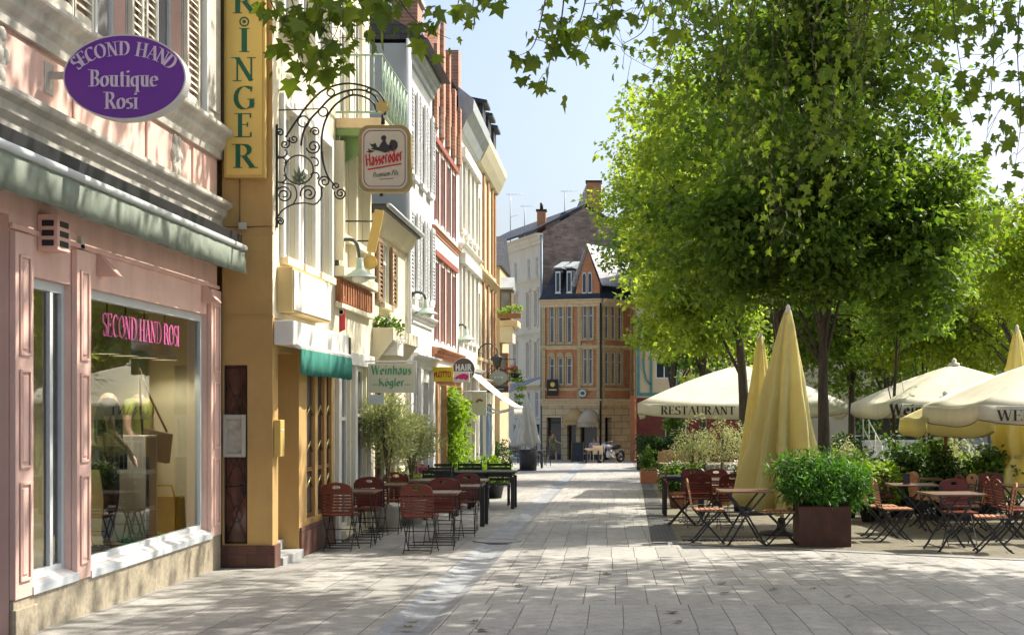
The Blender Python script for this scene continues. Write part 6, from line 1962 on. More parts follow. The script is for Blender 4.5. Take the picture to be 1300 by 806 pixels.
bush('olive_tree', 'silvery olive tree in a pot nearest the ochre building, taller of two', 'plant', g(-3.45, 21.6), (1.55, .38, .36, .66), 64, 60, .18, .085, M_olive, NARROW, ('round', .24, .42), (.022, 4), seed=11, potm=M_stone, droop=-.6)
bush('olive_tree', 'round silvery olive tree in a pot under the tavern sign', 'plant', g(-3.35, 23.4), (1.40, .44, .40, .46), 60, 60, .18, .085, M_olive, NARROW, ('round', .24, .42), (.022, 4), seed=12, potm=M_stone, droop=-.6)
bush('potted_shrub', 'low yellow green shrub in a box behind the left chair row', 'plant', g(-3.5, 24.6), (.6, .45, .3, .22), 22, 45, .14, .06, M_bright, SIMPLE, ('round', .28, .40), None, seed=13, potm=M_potd)
bush('potted_hydrangea', 'bushy green hydrangea with pale blooms in a dark pot beside the long table', 'plant', gp(627, 632), (.62, .36, .36, .30), 40, 46, .14, .09, M_bright, SIMPLE, ('round', .24, .34), None, seed=14, flowers=(M_petal, 9, .05), potm=M_potd)
# vine on the pillar
vn = empty('climbing_vine', g(-3.35, 31.6), 'bright green vine climbing a pillar below the yellow lottery sign', 'plant')
rs = np.random.RandomState(21)
C = np.array([(-3.72 + .32 * rs.uniform(0, 1) ** 1.2 + .10 * (z < 0), rs.uniform(31.2, 32.7), z) for z in rs.uniform(-.55, 1.9, 120)])
P, D, Nn = clump_leaves(C, rs.uniform(.12, .24, len(C)), 40, rs, 1, .5)
leaf_mesh('foliage', P, D, Nn, rs.uniform(.06, .12, len(P)), SIMPLE, M_bright, vn)
mb = MB()
for k in range(3): mb.tube(smooth([Vector((-3.7, 31.5 + k * .4, -.56)), Vector((-3.72, 31.7 + k * .35, .4)), Vector((-3.70, 31.5 + k * .4, 1.2)), Vector((-3.72, 31.7 + k * .3, 1.8))], 5), .02, 5)
mb.build('stem', M_bark, vn)
for (X, Y, h, lbl, s_, m_) in ((-3.3, 30.2, .45, 'dark green box of shrubs behind the black iron chairs', 31, M_lbush), (-2.95, 31.0, .5, 'bright leafy shrub spilling forward at the foot of the vine', 32, M_bright),
                              (-3.30, 38.5, .45, 'small clipped bush in front of the blue shopfront', 33, M_lbush), (-3.35, 40.4, .45, 'dark ball shaped bush in a blue pot by the shopfront', 34, M_dark),
                              (-3.75, 46.4, .75, 'dark palm like pot plant by the corner house', 35, M_dark)):
    bush('potted_bush', lbl, 'plant', g(X, Y), (h + .12, .42, .36, h * .52), 26, 40, .16, .075, m_, SIMPLE, ('round', .22, .34), None, seed=s_, potm=mat('blue_pot', (.05, .08, .2), .4, .1, 5) if s_ == 34 else M_potd)
bl_ = empty('balcony_flower_box', px(646, 402, 46.2), 'bright green plants on the balcony slab of the far bay house', 'plant')
rs = np.random.RandomState(41)
b_ = px(648, 400, 46.0)
P, D, Nn = clump_leaves([b_ + Vector((x, 0, .15 + .1 * math.sin(x * 9))) for x in (-.3, -.1, .1, .25)], [.22] * 4, 60, rs)
leaf_mesh('foliage', P, D, Nn, rs.uniform(.06, .11, len(P)), SIMPLE, M_bright, bl_)
mb = MB(); mb.box(b_.x - .4, b_.x + .35, b_.y - .12, b_.y + .12, b_.z - .1, b_.z + .05); mb.build('trough', M_pot, bl_)
hg = empty('hanging_flower_basket', px(653, 475, 42.5), 'hanging basket with red blooms and trailing yellow green leaves', 'plant')
b_ = px(654, 475, 42.5)
P, D, Nn = clump_leaves([b_ + Vector((x, 0, z)) for x, z in ((-.1, .1), (.05, .05), (.12, -.15), (.16, -.4), (.14, -.65), (.1, -.85), (.0, -.1))], [.2, .2, .17, .15, .13, .1, .2], 60, rs)
leaf_mesh('foliage', P, D, Nn, rs.uniform(.06, .1, len(P)), SIMPLE, M_bright, hg)
P, D, Nn = clump_leaves([b_ + Vector((x, -.05, z)) for x, z in ((-.25, .15), (-.12, .22), (-.02, .18))], [.12] * 3, 26, rs)
leaf_mesh('blooms', P, D, Nn, rs.uniform(.05, .09, len(P)), SIMPLE, M_red, hg)
mb = MB(); mb.lathe([(.05, -.12), (.17, .0), (.16, .02), (.01, .01)], b_, 14); mb.tube([b_ + Vector((0, 0, 0)), b_ + Vector((0, 0, .45)), Vector((-3.8, 42.5, b_.z + .45))], .012, 4); mb.build('basket', M_potd, hg)

# ------------------------------------------------------------------ cafe furniture
M_chair = mat('red_brown_slat_wood', (.135, .022, .013), .36, .25, 7, .12, 30, stretch=(1, 6, 6))
M_chairp = mat('sun_bleached_slat_wood', (.40, .19, .10), .5, .2, 7, .12, 30, stretch=(1, 6, 6))
M_top = mat('weathered_table_wood', (.15, .085, .055), .42, .25, 6, .12, 40, stretch=(1, 8, 1))
M_dtop = mat('dark_table_wood', (.16, .12, .08), .40, .2, 5, .1, 40, stretch=(1, 8, 1))

def make_chair(name, wood, label):
    """folding bistro chair at the origin, the sitter looks along +Y"""
    r = empty(name, (0, 0, 0), label, 'chair')
    tilt = .16
    def bp(x, z, d=0):     # point on the leaning back
        return Vector((x, -.205 - (z - .46) * tilt - d, z))
    # backrest: rounded head board with an oval hand hole
    mb = MB()
    W_ = .205
    def head(y):
        out = []
        for k in range(13):
            a = PI * k / 12
            out.append((W_ * math.cos(a), .765 + .115 * math.sin(a) ** .8))
        return out
    outl = head(0)
    hole = [(.055 * math.cos(2 * PI * k / 12), .815 + .024 * math.sin(2 * PI * k / 12)) for k in range(12)]
    # ring of quads between the outline (resampled) and the hole
    out2 = []
    for k in range(12):
        a = 2 * PI * k / 12
        dx, dz = math.cos(a), math.sin(a)
        if dz >= -.05:
            out2.append((W_ * dx, .775 + .105 * max(dz, 0) ** .8))
        else:
            out2.append((max(-W_, min(W_, dx * .3)), .725))
    for side in (0, .018):
        vs = [bp(x, z, side) for x, z in out2] + [bp(x, z, side) for x, z in hole]
        mb.add(vs, [(k, (k + 1) % 12, 12 + (k + 1) % 12, 12 + k) for k in range(12)])
    va = [bp(x, z, 0) for x, z in out2]; vb = [bp(x, z, .018) for x, z in out2]
    mb.add(va + vb, [(k, (k + 1) % 12, 12 + (k + 1) % 12, 12 + k) for k in range(12)])
    va = [bp(x, z, 0) for x, z in hole]; vb = [bp(x, z, .018) for x, z in hole]
    mb.add(va + vb, [(k, (k + 1) % 12, 12 + (k + 1) % 12, 12 + k) for k in range(12)])
    zs = [.50 + k * .0385 for k in range(6)]
    for z in zs:
        vs = [bp(x, zz, d) for d in (0, .014) for zz in (z - .0145, z + .0145) for x in (-W_, W_)]
        mb.add(vs, [(0, 1, 3, 2), (4, 6, 7, 5), (0, 4, 5, 1), (2, 3, 7, 6), (0, 2, 6, 4), (1, 5, 7, 3)])
    mb.build('backrest', wood, r)
    mb = MB()
    for k in range(6):
        y = -.165 + k * .068
        mb.box(-.20, .20, y, y + .052, .445, .463)
    mb.build('seat', wood, r)
    for s in (-1, 1):
        mb = MB()
        x = s * .19
        mb.bar(bp(x, .80, -.006), bp(x, .47, -.006), .022, .008, (0, 1, .15))
        mb.bar(bp(x, .47, -.006), Vector((x, -.02, .26)), .022, .008, (1, 0, 0)); mb.bar(Vector((x, -.02, .26)), Vector((x, .17, .05)), .022, .008, (1, 0, 0)); mb.bar(Vector((x, .17, .05)), Vector((x, .235, .0)), .022, .008, (1, 0, 0))
        mb.build('leg', M_iron, r)
        mb = MB()
        x = s * .172
        mb.bar(Vector((x, .19, .44)), Vector((x, .02, .27)), .022, .008, (1, 0, 0)); mb.bar(Vector((x, .02, .27)), Vector((x, -.17, .05)), .022, .008, (1, 0, 0)); mb.bar(Vector((x, -.17, .05)), Vector((x, -.245, 0)), .022, .008, (1, 0, 0))
        mb.bar(Vector((x, -.17, .437)), Vector((x, .2, .437)), .02, .010, (0, 0, 1))
        mb.build('leg', M_iron, r)
    for (y, z, w_) in ((.185, .045, .19), (-.19, .045, .172), (0.0, .265, .19), (.19, .434, .172)):
        mb = MB(); mb.tube([(-w_, y, z), (w_, y, z)], .006, 5); mb.build('crossbar', M_iron, r)
    return r

def make_bistro_table(label, w=.70, d=.70, wood=None):
    r = empty('folding_table', (0, 0, 0), label, 'table')
    wood = wood or M_top
    mb = MB()
    n = 7
    for k in range(n):
        a = -d / 2 + d * k / n
        mb.box(-w / 2 + .03, w / 2 - .03, a + .003, a + d / n - .003, .712, .732)
    mb.box(-w / 2, -w / 2 + .028, -d / 2, d / 2, .708, .736); mb.box(w / 2 - .028, w / 2, -d / 2, d / 2, .708, .736)
    mb.build('tabletop', wood, r)
    for s in (-1, 1):
        for q_ in (-1, 1):
            mb = MB()
            y = s * (d / 2 - .06 - (.025 if q_ > 0 else 0))
            mb.bar((q_ * -.24, y, .70), (q_ * .03, y, .38), .026, .010, (0, 1, 0)); mb.bar((q_ * .03, y, .38), (q_ * .22, y, .06), .026, .010, (0, 1, 0)); mb.bar((q_ * .22, y, .06), (q_ * .27, y, 0), .026, .010, (0, 1, 0))
            mb.build('leg', M_iron, r)
    for q_ in (-1, 1):
        mb = MB(); mb.tube([(q_ * .22, -d / 2 + .06, .06), (q_ * .22, d / 2 - .06, .06)], .007, 5); mb.build('crossbar', M_iron, r); mb = MB(); mb.tube([(q_ * .24, -d / 2 + .06, .70), (q_ * .24, d / 2 - .06, .70)], .008, 5); mb.build('crossbar', M_iron, r)
    return r

chairR = make_chair('folding_chair', M_chair, 'x')
chairP = make_chair('folding_chair', M_chairp, 'x')
tableP = make_bistro_table('x')
used = set()
jit = random.Random(3)
def put(proto, X, Y, rz, label, group=None):
    o = proto if proto.name not in used else copy_tree(proto)
    used.add(proto.name)
    o.location = g(X, Y); o.rotation_euler = (-SL * math.cos(rz) * 0, 0, R(rz) + jit.uniform(-.05, .05))
    o['label'] = label
    if group: o['group'] = group
    return o
GL_, GR_ = 'folding chairs of the left cafe', 'folding chairs on the terrace'
TL_, TR_ = 'folding tables of the left cafe', 'folding tables on the terrace'
# left column against the ochre wall (rz 0 looks away from the viewer)
put(chairR, -3.50, 18.15, 0, 'red slatted folding chair nearest the ochre wall base, back turned to the viewer', GL_)
put(tableP, -3.48, 18.80, 90, 'small folding table in front of the nearest chair by the ochre wall', TL_)
put(chairR, -3.44, 19.55, 180, 'red slatted folding chair across the first table by the ochre wall', GL_)
put(chairR, -3.50, 20.55, 0, 'red slatted folding chair back to back with another in the wall column', GL_)
put(tableP, -3.48, 21.15, 90, 'small folding table farther along the ochre wall, beside the olive trees', TL_)
put(chairR, -3.46, 22.1, 180, 'bright red folding chair at the far end of the wall column by the olives', GL_)
# middle column
put(chairR, -2.43, 17.76, 0, 'red slatted folding chair nearest the viewer in the middle of the pavement', GL_)
put(tableP, -2.36, 18.42, 90, 'small folding table before the nearest chair in the pavement middle', TL_)
put(chairR, -2.36, 19.20, 180, 'red folding chair facing the viewer across the first pavement table', GL_)
put(chairR, -2.34, 19.98, 0, 'red folding chair with its back to the chair at the first pavement table', GL_)
put(tableP, -2.31, 20.62, 90, 'small folding table second along the pavement middle column', TL_)
put(chairR, -2.26, 21.45, 180, 'orange red folding chair at the far end of the pavement column by the long table', GL_)
def long_table(label, x0, x1, Y0, Y1, h=.74, m=None, group=None):
    c_ = g((x0 + x1) / 2, (Y0 + Y1) / 2)
    r = empty('long_table', c_, label, 'table', group)
    mb = MB()
    n = 5
    for k in range(n):
        a = Y0 + (Y1 - Y0) * k / n
        mb.box(x0, x1, a + .004, a + (Y1 - Y0) / n - .004, c_.z + h - .035, c_.z + h)
    mb.box(x0 + .06, x1 - .06, Y0 + .05, Y1 - .05, c_.z + h - .10, c_.z + h - .037)
    mb.build('tabletop', m or M_dtop, r, .003)
    for X_ in (x0 + .05, x1 - .05):
        for Y_ in (Y0 + .05, Y1 - .05):
            mb = MB(); mb.box(X_ - .035, X_ + .035, Y_ - .035, Y_ + .035, c_.z - .02, c_.z + h - .10); mb.build('leg', M_potd, r, .003)
    return r
long_table('long dark wooden table with square legs behind the pavement chairs', -3.62, -2.06, 22.6, 23.35)
long_table('dark table beside the pink cushions farther up the pavement', -3.7, -2.5, 27.6, 28.4, .74, M_potd)
long_table('dark table in front of the potted hydrangea', -2.9, -1.95, 27.8, 28.6, .74, M_potd)
bn = empty('slatted_bench', g(-3.1, 25.6), 'low wooden bench seen under the long dark table', 'bench')
mb = MB(); 
for k in range(3): mb.box(-3.75, -2.7, 25.4 + k * .13, 25.51 + k * .13, gz(25.5) + .40, gz(25.5) + .435)
mb.build('seat', M_dtop, bn)
for X_ in (-3.6, -2.85):
    mb = MB(); mb.box(X_ - .03, X_ + .03, 25.45, 25.75, gz(25.6) - .01, gz(25.6) + .398); mb.build('leg', M_potd, bn)
def iron_chair(label, X, Y, rz, m=None, group='black chairs of the left cafe', slats=True):
    p = g(X, Y)
    r = empty('terrace_chair', (0, 0, 0), label, 'chair', group)
    m = m or M_potd
    mb = MB(); mb.box(-.22, .22, -.2, .22, .43, .455); mb.build('seat', m, r)
    mb = MB()
    if slats:
        for k in range(5): mb.box(-.23, .23, -.235 - k * .008, -.215 - k * .008, .50 + k * .075, .555 + k * .075)
    else:
        mb.box(-.23, .23, -.24, -.21, .48, .86)
    for s in (-1, 1): mb.box(s * .235 - .014, s * .235 + .014, -.25, -.212, .45, .90)
    mb.build('backrest', m, r)
    for sx in (-1, 1):
        for sy in (-1, 1):
            mb = MB(); mb.box(sx * .215 - .014, sx * .215 + .014, sy * .2 - .014, sy * .2 + .014, 0, .43); mb.build('leg', m, r)
        mb = MB(); mb.box(sx * .235 - .016, sx * .235 + .016, -.2, .2, .64, .665); mb.box(sx * .235 - .012, sx * .235 + .012, .17, .194, .455, .64); mb.build('armrest', m, r)
    r.location = p; r.rotation_euler = (0, 0, R(rz))
    return r
ic = iron_chair('black slatted armchair behind the long dark table, back towards the viewer', -3.05, 24.6, 0)
for (X, Y, rz, l) in ((-3.6, 29.0, 180, 'black iron armchair behind the dark table, nearest the wall'), (-3.0, 29.2, 180, 'black iron armchair between the two dark tables and the shrubs'), (-2.4, 29.3, 180, 'black iron armchair by the hydrangea table'), (-3.3, 26.9, 10, 'black iron armchair with its back before the cushioned table')):
    copy_tree(ic, g(X, Y), R(rz), l)
cu = empty('pink_cushion', g(-3.45, 27.2), 'pink patterned cushion leaning on the black chairs beyond the long table', 'cushion')
p_ = px(524, 595, 27.2)
mb = MB(); mb.xf = Matrix.Translation(p_) @ Matrix.Rotation(R(15), 4, 'X') @ Matrix.Diagonal((.34, .08, .12, 1)); mb.ball((0, 0, 0), 1, 1, 1, 16, 10); mb.build('cover', mat('pink_check_cloth', (.45, .07, .18), .85, .7, 16), cu)

# far left: folded grey parasol in a black drum, with chairs
def closed_parasol(name, label, base, z0, z1, r_bot, m, group=None, folds=8, tie=None, lean=(0, 0), pole=True, seed=0, wid=1.0):
    r = empty(name, base, label, 'parasol', group)
    ph = seed * 1.3
    mb = MB()
    H = z1 - z0
    prof = []
    for i in range(15):
        t = i / 14
        rad = r_bot * (1 - t) ** .85 + .045
        if tie is not None:
            rad *= 1 - .55 * math.exp(-((t - tie) / .06) ** 2)
        prof.append((rad, z0 + H * t))
    vs, fs = [], []
    n = 96
    for i, (rad, z) in enumerate(prof):
        t = i / 14
        for k in range(n):
            a = 2 * PI * k / n
            f_ = 1 + (.24 * (1 - t) + .10) * math.sin(folds * a + ph + 1.1 * math.sin(2 * a + t * 2.2 + ph)) + .10 * math.sin(3 * a + ph + t) + .06 * (1 - t) * math.sin((2 * folds + 1) * a + 3 * t) + .03 * math.sin(17 * t + 4 * a + ph)
            zz = z + ((.07 * math.sin(folds * a * .5 + ph) + .05 * math.sin(2 * a + ph * 2)) if i == 0 else 0)
            vs.append(base + Vector((rad * f_ * wid * math.cos(a) + lean[0] * t * H, rad * f_ * math.sin(a) + lean[1] * t * H, zz)))
    for i in range(14):
        for k in range(n): fs.append((i * n + k, i * n + (k + 1) % n, (i + 1) * n + (k + 1) % n, (i + 1) * n + k))
    mb.add(vs, fs, 0, True)
    o = mb.build('canopy', m, r); o.modifiers.new('t', 'SOLIDIFY').thickness = .006
    mb = MB(); mb.tube([base + Vector((0, 0, 0)), base + Vector((lean[0] * H * .9, lean[1] * H * .9, z1 - .15))], .03, 8); mb.build('pole', M_alu, r)
    tp = base + Vector((lean[0] * H, lean[1] * H, z1))
    mb = MB(); mb.lathe([(.045, -.06), (.05, .0), (.03, .03), (.035, .06), (.01, .10)], tp, 12); mb.build('finial', M_offw, r)
    if tie is not None:
        mb = MB(); zt = z0 + H * tie; rr = (r_bot * (1 - tie) ** .85 + .045) * .52
        mb.lathe([(rr, -.02), (rr * 1.03, 0), (rr, .02)], base + Vector((lean[0] * tie * H, lean[1] * tie * H, zt)), 20); mb.build('tie_band', m, r)
    mb = MB(); mb.lathe([(.32, .0), (.32, .05), (.08, .07), (.05, .25), (.01, .26)], base, 20); mb.build('base', M_potd, r)
    return r
M_greyc = clothmat('grey_parasol_cloth', (.66, .66, .61), .3, .06, 3)
M_yelc = clothmat('pale_yellow_parasol_cloth', (.90, .82, .45), .6, .16, 4, bump=.8)
M_cream = clothmat('cream_parasol_cloth', (.84, .81, .68), .42, .10, 3.5, bump=.4)
closed_parasol('closed_parasol', 'closed grey parasol standing in a black drum far down the street', gp(667, 597), 1.0, 3.05, .42, M_greyc, seed=1, folds=6)
closed_parasol('closed_parasol', 'closed pale grey parasol in the shade behind the grey one, under the awning', g(-5.6, 68), 1.0, 2.9, .42, M_greyc, seed=2, folds=6)
dr = gp(670.5, 597)
mb = MB(); mb.lathe([(.33, 0), (.36, .45), (.37, .82), (.33, .82), (.32, .75), (.01, .74)], dr, 24); tag(mb.build('planter_drum', M_potd), 'black drum planter at the foot of the closed grey parasol', 'planter')
fc = None
for (x, y, rz, l) in ((642, 590, 0, 'dark cafe chair left of the black drum'), (652, 588, 180, 'dark cafe chair behind the drum, nearer the shops'), (684, 590, -60, 'dark cafe chair right of the black drum'), (691, 591, 120, 'dark cafe chair nearest the walking woman')):
    o = copy_tree(ic, gp(x, y), R(rz), l); o['group'] = 'dark chairs round the black drum'
long_table('small dark table between the drum and the grey chair', (679 - CX) * 60 / FPX - .35, (679 - CX) * 60 / FPX + .35, 59.6, 60.3, .74, M_potd)

# people far down the street
M_hair = mat('brown_hair', (.10, .045, .02), .6, .2, 20); M_flesh = mat('skin_tone', (.50, .30, .21), .5, .05, 6)
pb_ = gp(701, 586.5)
w = empty('person', pb_, 'woman in an olive dress walking towards the shops, arm held forward', 'person')
figure(w, 1.62, M_flesh, mat('olive_dress', (.15, .14, .06), .8, .15, 8), MATS['olive_dress'], M_hair, 'walk', True, True, R(-50), ((.02, .02), (.16, .0)), pb_)
s_ = gp(754, 586)
p2 = empty('person', s_, 'person in a pale shirt sitting at the cafe table by the shop canopies', 'person')
figure(p2, 1.70, M_flesh, mat('pale_lilac_shirt', (.52, .42, .48), .8, .1, 8), MATS['dark_jeans'], M_hair, 'sit', False, True, R(170), ((.14, .0), (.14, .0)), s_)
for (x, y, rz, l) in ((754, 586.0, 170, 'cream cafe chair under the seated person'), (743, 586.2, -70, 'cream shell chair beside the chalkboard'), (759, 587.5, 0, 'cream chair with its back to the street at the canopied cafe'), (797, 586.5, 90, 'orange wooden chair by the red brick pier')):
    o = iron_chair(l, 0, 0, 0, M_can2 if '797' not in str(x) else M_chairp, 'cream chairs of the canopied cafe', False); o.location = gp(x, y); o.rotation_euler = (0, 0, R(rz))
c_ = gp(746, 587)
long_table('small pale cafe table under the cream shop canopy', c_.x - .1, c_.x + .6, c_.y - 1.2, c_.y - .5, .72, M_can2)
c_ = gp(733, 586.8)
cb = empty('chalkboard', c_, 'dark chalkboard easel standing on the street before the sandstone shops', 'chalkboard')
mb = MB(); mb.prism([c_ + Vector((-.30, 0, .05)), c_ + Vector((.30, 0, .05)), c_ + Vector((.30, .15, 1.0)), c_ + Vector((-.30, .15, 1.0))], (0, .03, 0)); mb.build('board', mat('slate_board', (.03, .035, .045), .7, .4, 12), cb)
mb = MB()
for s in (-1, 1): mb.bar(c_ + Vector((s * .3, 0, 0)), c_ + Vector((s * .3, .16, 1.03)), .04, .04); mb.bar(c_ + Vector((s * .28, .4, 0)), c_ + Vector((s * .28, .17, 1.0)), .03, .03)
mb.build('frame', M_woodd, cb)
# motorcycle
m0 = gp(775, 587)
mc = empty('motorcycle', m0, 'parked silver and black motorcycle beside the canopied cafe', 'motorcycle')
M_chrome = mat('chrome', (.55, .55, .55), .2, .1, 6, metal=1.0); M_tyre = mat('tyre_rubber', (.02, .02, .02), .8, .2, 10); M_tank = mat('silver_tank', (.5, .5, .52), .25, .1, 6, metal=.5)
for dx in (-.72, .74):
    c_ = m0 + Vector((dx, 0, .31))
    mb = MB()
    mb.tube([c_ + Vector((.25 * math.cos(k * PI / 12), 0, .25 * math.sin(k * PI / 12))) for k in range(25)], .062, 8, cap=False); wl_ = mb.build('wheel', M_tyre, mc)
    mb = MB(); mb.tube([c_ + Vector((.19 * math.cos(k * PI / 12), 0, .19 * math.sin(k * PI / 12))) for k in range(25)], .016, 6, cap=False)
    for k in range(10): mb.tube([c_, c_ + Vector((.19 * math.cos(k * PI / 5), 0, .19 * math.sin(k * PI / 5)))], .006, 4)
    mb.lathe([(.05, -.06), (.05, .06)], c_, 10, axis='Y'); mb.build('rim', M_chrome, wl_)
mb = MB(); mb.tube([m0 + Vector((-.72, .07, .31)), m0 + Vector((-.45, .07, .95))], .022, 6); mb.tube([m0 + Vector((-.72, -.07, .31)), m0 + Vector((-.45, -.07, .95))], .022, 6); mb.build('fork', M_chrome, mc)
mb = MB(); mb.tube([m0 + Vector((-.25, .36, 1.08)), m0 + Vector((-.42, .2, 1.05)), m0 + Vector((-.46, 0, .98)), m0 + Vector((-.42, -.2, 1.05)), m0 + Vector((-.25, -.36, 1.08))], .015, 6); mb.build('handlebar', M_chrome, mc)
mb = MB(); mb.lathe([(.02, -.06), (.10, -.05), (.10, .02), (.05, .07)], m0 + Vector((-.55, 0, .86)), 14, axis='X'); mb.build('headlight', M_chrome, mc)
mb = MB(); mb.ball(m0 + Vector((-.15, 0, .80)), .30, .14, .13, 14, 10); mb.build('fuel_tank', M_tank, mc)
mb = MB(); mb.ball(m0 + Vector((.32, 0, .74)), .32, .15, .09, 14, 8); mb.ball(m0 + Vector((.55, 0, .80)), .18, .14, .10, 12, 8); mb.build('seat', M_tyre, mc)
mb = MB(); mb.box(m0.x - .2, m0.x + .2, m0.y - .12, m0.y + .12, m0.z + .25, m0.z + .55); mb.ball(m0 + Vector((-.05, 0, .55)), .16, .18, .12); mb.build('engine', M_chrome, mc, .02)
mb = MB(); mb.tube([m0 + Vector((-.2, -.16, .35)), m0 + Vector((.1, -.17, .25)), m0 + Vector((.85, -.17, .28))], [.025, .03, .05], 8); mb.build('exhaust', M_chrome, mc)
for (dx, s) in ((-.74, 1), (.76, 1)):
    c_ = m0 + Vector((dx, 0, .31)); mb = MB()
    for k in range(7):
        a0, a1 = R(30 + 17 * k), R(30 + 17 * (k + 1))
        mb.prism([c_ + Vector((.33 * math.cos(a0), -.07, .33 * math.sin(a0))), c_ + Vector((.33 * math.cos(a1), -.07, .33 * math.sin(a1))), c_ + Vector((.345 * math.cos(a1), -.07, .345 * math.sin(a1))), c_ + Vector((.345 * math.cos(a0), -.07, .345 * math.sin(a0)))], (0, .14, 0))
    mb.build('mudguard', M_tank, mc)
mb = MB(); mb.bar(m0 + Vector((-.05, -.1, .3)), m0 + Vector((.0, -.28, 0)), .03, .02); mb.build('side_stand', M_chrome, mc)
mc.rotation_euler = (0, 0, R(48))
# ------------------------------------------------------------------ trees
M_leafA = leafmat('linden_leaf', (.065, .13, .02), (.17, .27, .05), .54)
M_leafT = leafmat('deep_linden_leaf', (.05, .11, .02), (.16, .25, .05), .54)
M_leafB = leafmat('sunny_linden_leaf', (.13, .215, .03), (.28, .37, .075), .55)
M_leafC = leafmat('far_tree_leaf', (.07, .15, .035), (.15, .25, .065), .5)
M_leafY = leafmat('yellow_green_leaf', (.14, .22, .022), (.27, .35, .045), .5)
M_leafP = leafmat('plane_leaf', (.06, .115, .012), (.14, .205, .025), .48)
M_trunk = mat('dark_tree_bark', (.075, .062, .048), .95, .35, 12, .9, 45, stretch=(1, 1, .25))
M_ptrunk = mat('plane_bark', (.28, .25, .18), .9, .35, 5, .5, 30)

def in_frame(P, mx=60, my=10):
    x = CX + FPX * P[:, 0] / P[:, 1]
    y = CY - FPX * (P[:, 2] - HC) / P[:, 1]
    return (x > -mx) & (x < 1300 + mx) & (y > -my)

def tree(name, label, X, Y, tr, fork, crowns, per, size, m, seed, bark=None, lean=(0, 0), shape=SIMPLE, limbs=9, flat=.55, group='trees of the square', keep=None, droop=.3):
    """crowns: list of (centre, radii, clump count, clump radius)"""
    rs = np.random.RandomState(seed)
    base = g(X, Y)
    r = empty(name, base, label, 'tree', group)
    bark = bark or M_trunk
    C, Rr = [], []
    for c, rad, n, cr in crowns:
        pts = blob_points(rs, n, c, rad, .5, lump=.25)
        C.append(pts); Rr.append(rs.uniform(.65, 1.35, n) * cr)
    C = np.concatenate(C); Rr = np.concatenate(Rr)
    if keep is not None:
        k = keep(C); C, Rr = C[k], Rr[k]
    top = Vector((X + lean[0], Y + lean[1], gz(Y) + fork))
    zt = max(c[0][2] + c[1][2] * .75 for c in crowns)
    cc = Vector(crowns[0][0])
    path = smooth([base - Vector((0, 0, .1)), base + Vector((lean[0] * .3, lean[1] * .3, fork * .5)), top, Vector(((top.x + cc.x) / 2 + rs.uniform(-.15, .15), (top.y + cc.y) / 2, (top.z + zt) / 2)), Vector((cc.x, cc.y, zt))], 6)
    n = len(path)
    rad = [tr * (1.35 if i == 0 else 1.1 if i == 1 else 1) * (1 - .86 * (i / (n - 1)) ** 1.3) for i in range(n)]
    mb = MB(); mb.tube(path, rad, 10); mb.build('trunk', bark, r)
    idx = rs.choice(len(C), min(limbs, len(C)), replace=False)
    for j in idx:
        t = Vector(C[j])
        f_ = rs.uniform(.46, .85)
        a = path[int(f_ * (n - 1))]
        if t.z < a.z: a = path[int(.46 * (n - 1))]
        mid = a.lerp(t, .5) + Vector((0, 0, .12 * (t - a).length))
        pp = smooth([a, mid, t], 5)
        mb = MB(); mb.tube(pp, [tr * .27 * (1 - .85 * i / (len(pp) - 1)) for i in range(len(pp))], 6)
        # side twigs
        for q_ in range(3):
            s_ = pp[3 + 2 * q_]; e = s_ + Vector(rs.normal(size=3)) * .45
            mb.tube([s_, s_.lerp(e, .5) + Vector((0, 0, .06)), e], [tr * .14, tr * .1, tr * .05], 5)
        mb.build('limb', bark, r)
    P, D, Nn = clump_leaves(C, Rr, per, rs, flat, droop)
    if keep is not None:
        k = keep(P); P, D, Nn = P[k], D[k], Nn[k]
    leaf_mesh('crown', P, D, Nn, rs.uniform(.5, 1.35, len(P)) * size, shape, m, r)
    return r

tree('linden_tree', 'dark leafy tree with a straight dark trunk behind the rust coloured planter', 3.47, 23.5, .115, 3.0,
     [((3.58, 23.5, 7.6), (2.35, 2.2, 4.4), 380, .48), ((2.05, 23.5, 4.4), (1.1, 1.1, 1.1), 80, .44), ((5.05, 23.5, 4.5), (1.35, 1.2, 1.6), 130, .44), ((3.5, 23.2, 4.3), (1.7, 1.3, 1.15), 150, .44)], 90, .125, M_leafT, 101, limbs=16)
tree('linden_tree', 'smaller tree with a leaning trunk just behind the big yellow parasol', 3.3, 27, .10, 3.2,
     [((2.9, 27, 7.0), (2.1, 2.0, 3.6), 200, .5)], 75, .13, M_leafA, 102, lean=(-.2, 0), limbs=10)
tree('linden_tree', 'sunny green tree with a grey trunk before the restaurant umbrella', 2.88, 31, .15, 3.0,
     [((2.15, 31, 6.4), (2.0, 2.1, 3.2), 280, .5), ((1.7, 31.5, 3.9), (1.2, 1.2, 1.2), 80, .45)], 80, .13, M_leafB, 103, lean=(-.1, 0), limbs=12)
tree('linden_tree', 'tall sunny tree behind the restaurant umbrella, its crown over the street', 2.8, 45, .16, 3.2,
     [((2.15, 45, 8.0), (2.4, 2.4, 3.3), 260, .58), ((2.5, 45, 4.4), (1.9, 2.0, 2.0), 100, .55)], 80, .15, M_leafB, 104, limbs=10)
tree('linden_tree', 'farthest tall tree of the street row, bluish green crown before the brick gable', 2.4, 58, .18, 3.4,
     [((2.4, 58, 9.0), (2.6, 2.6, 4.0), 240, .7), ((3.2, 58, 4.6), (2.0, 2, 2.2), 80, .6)], 80, .19, M_leafC, 105, limbs=8)
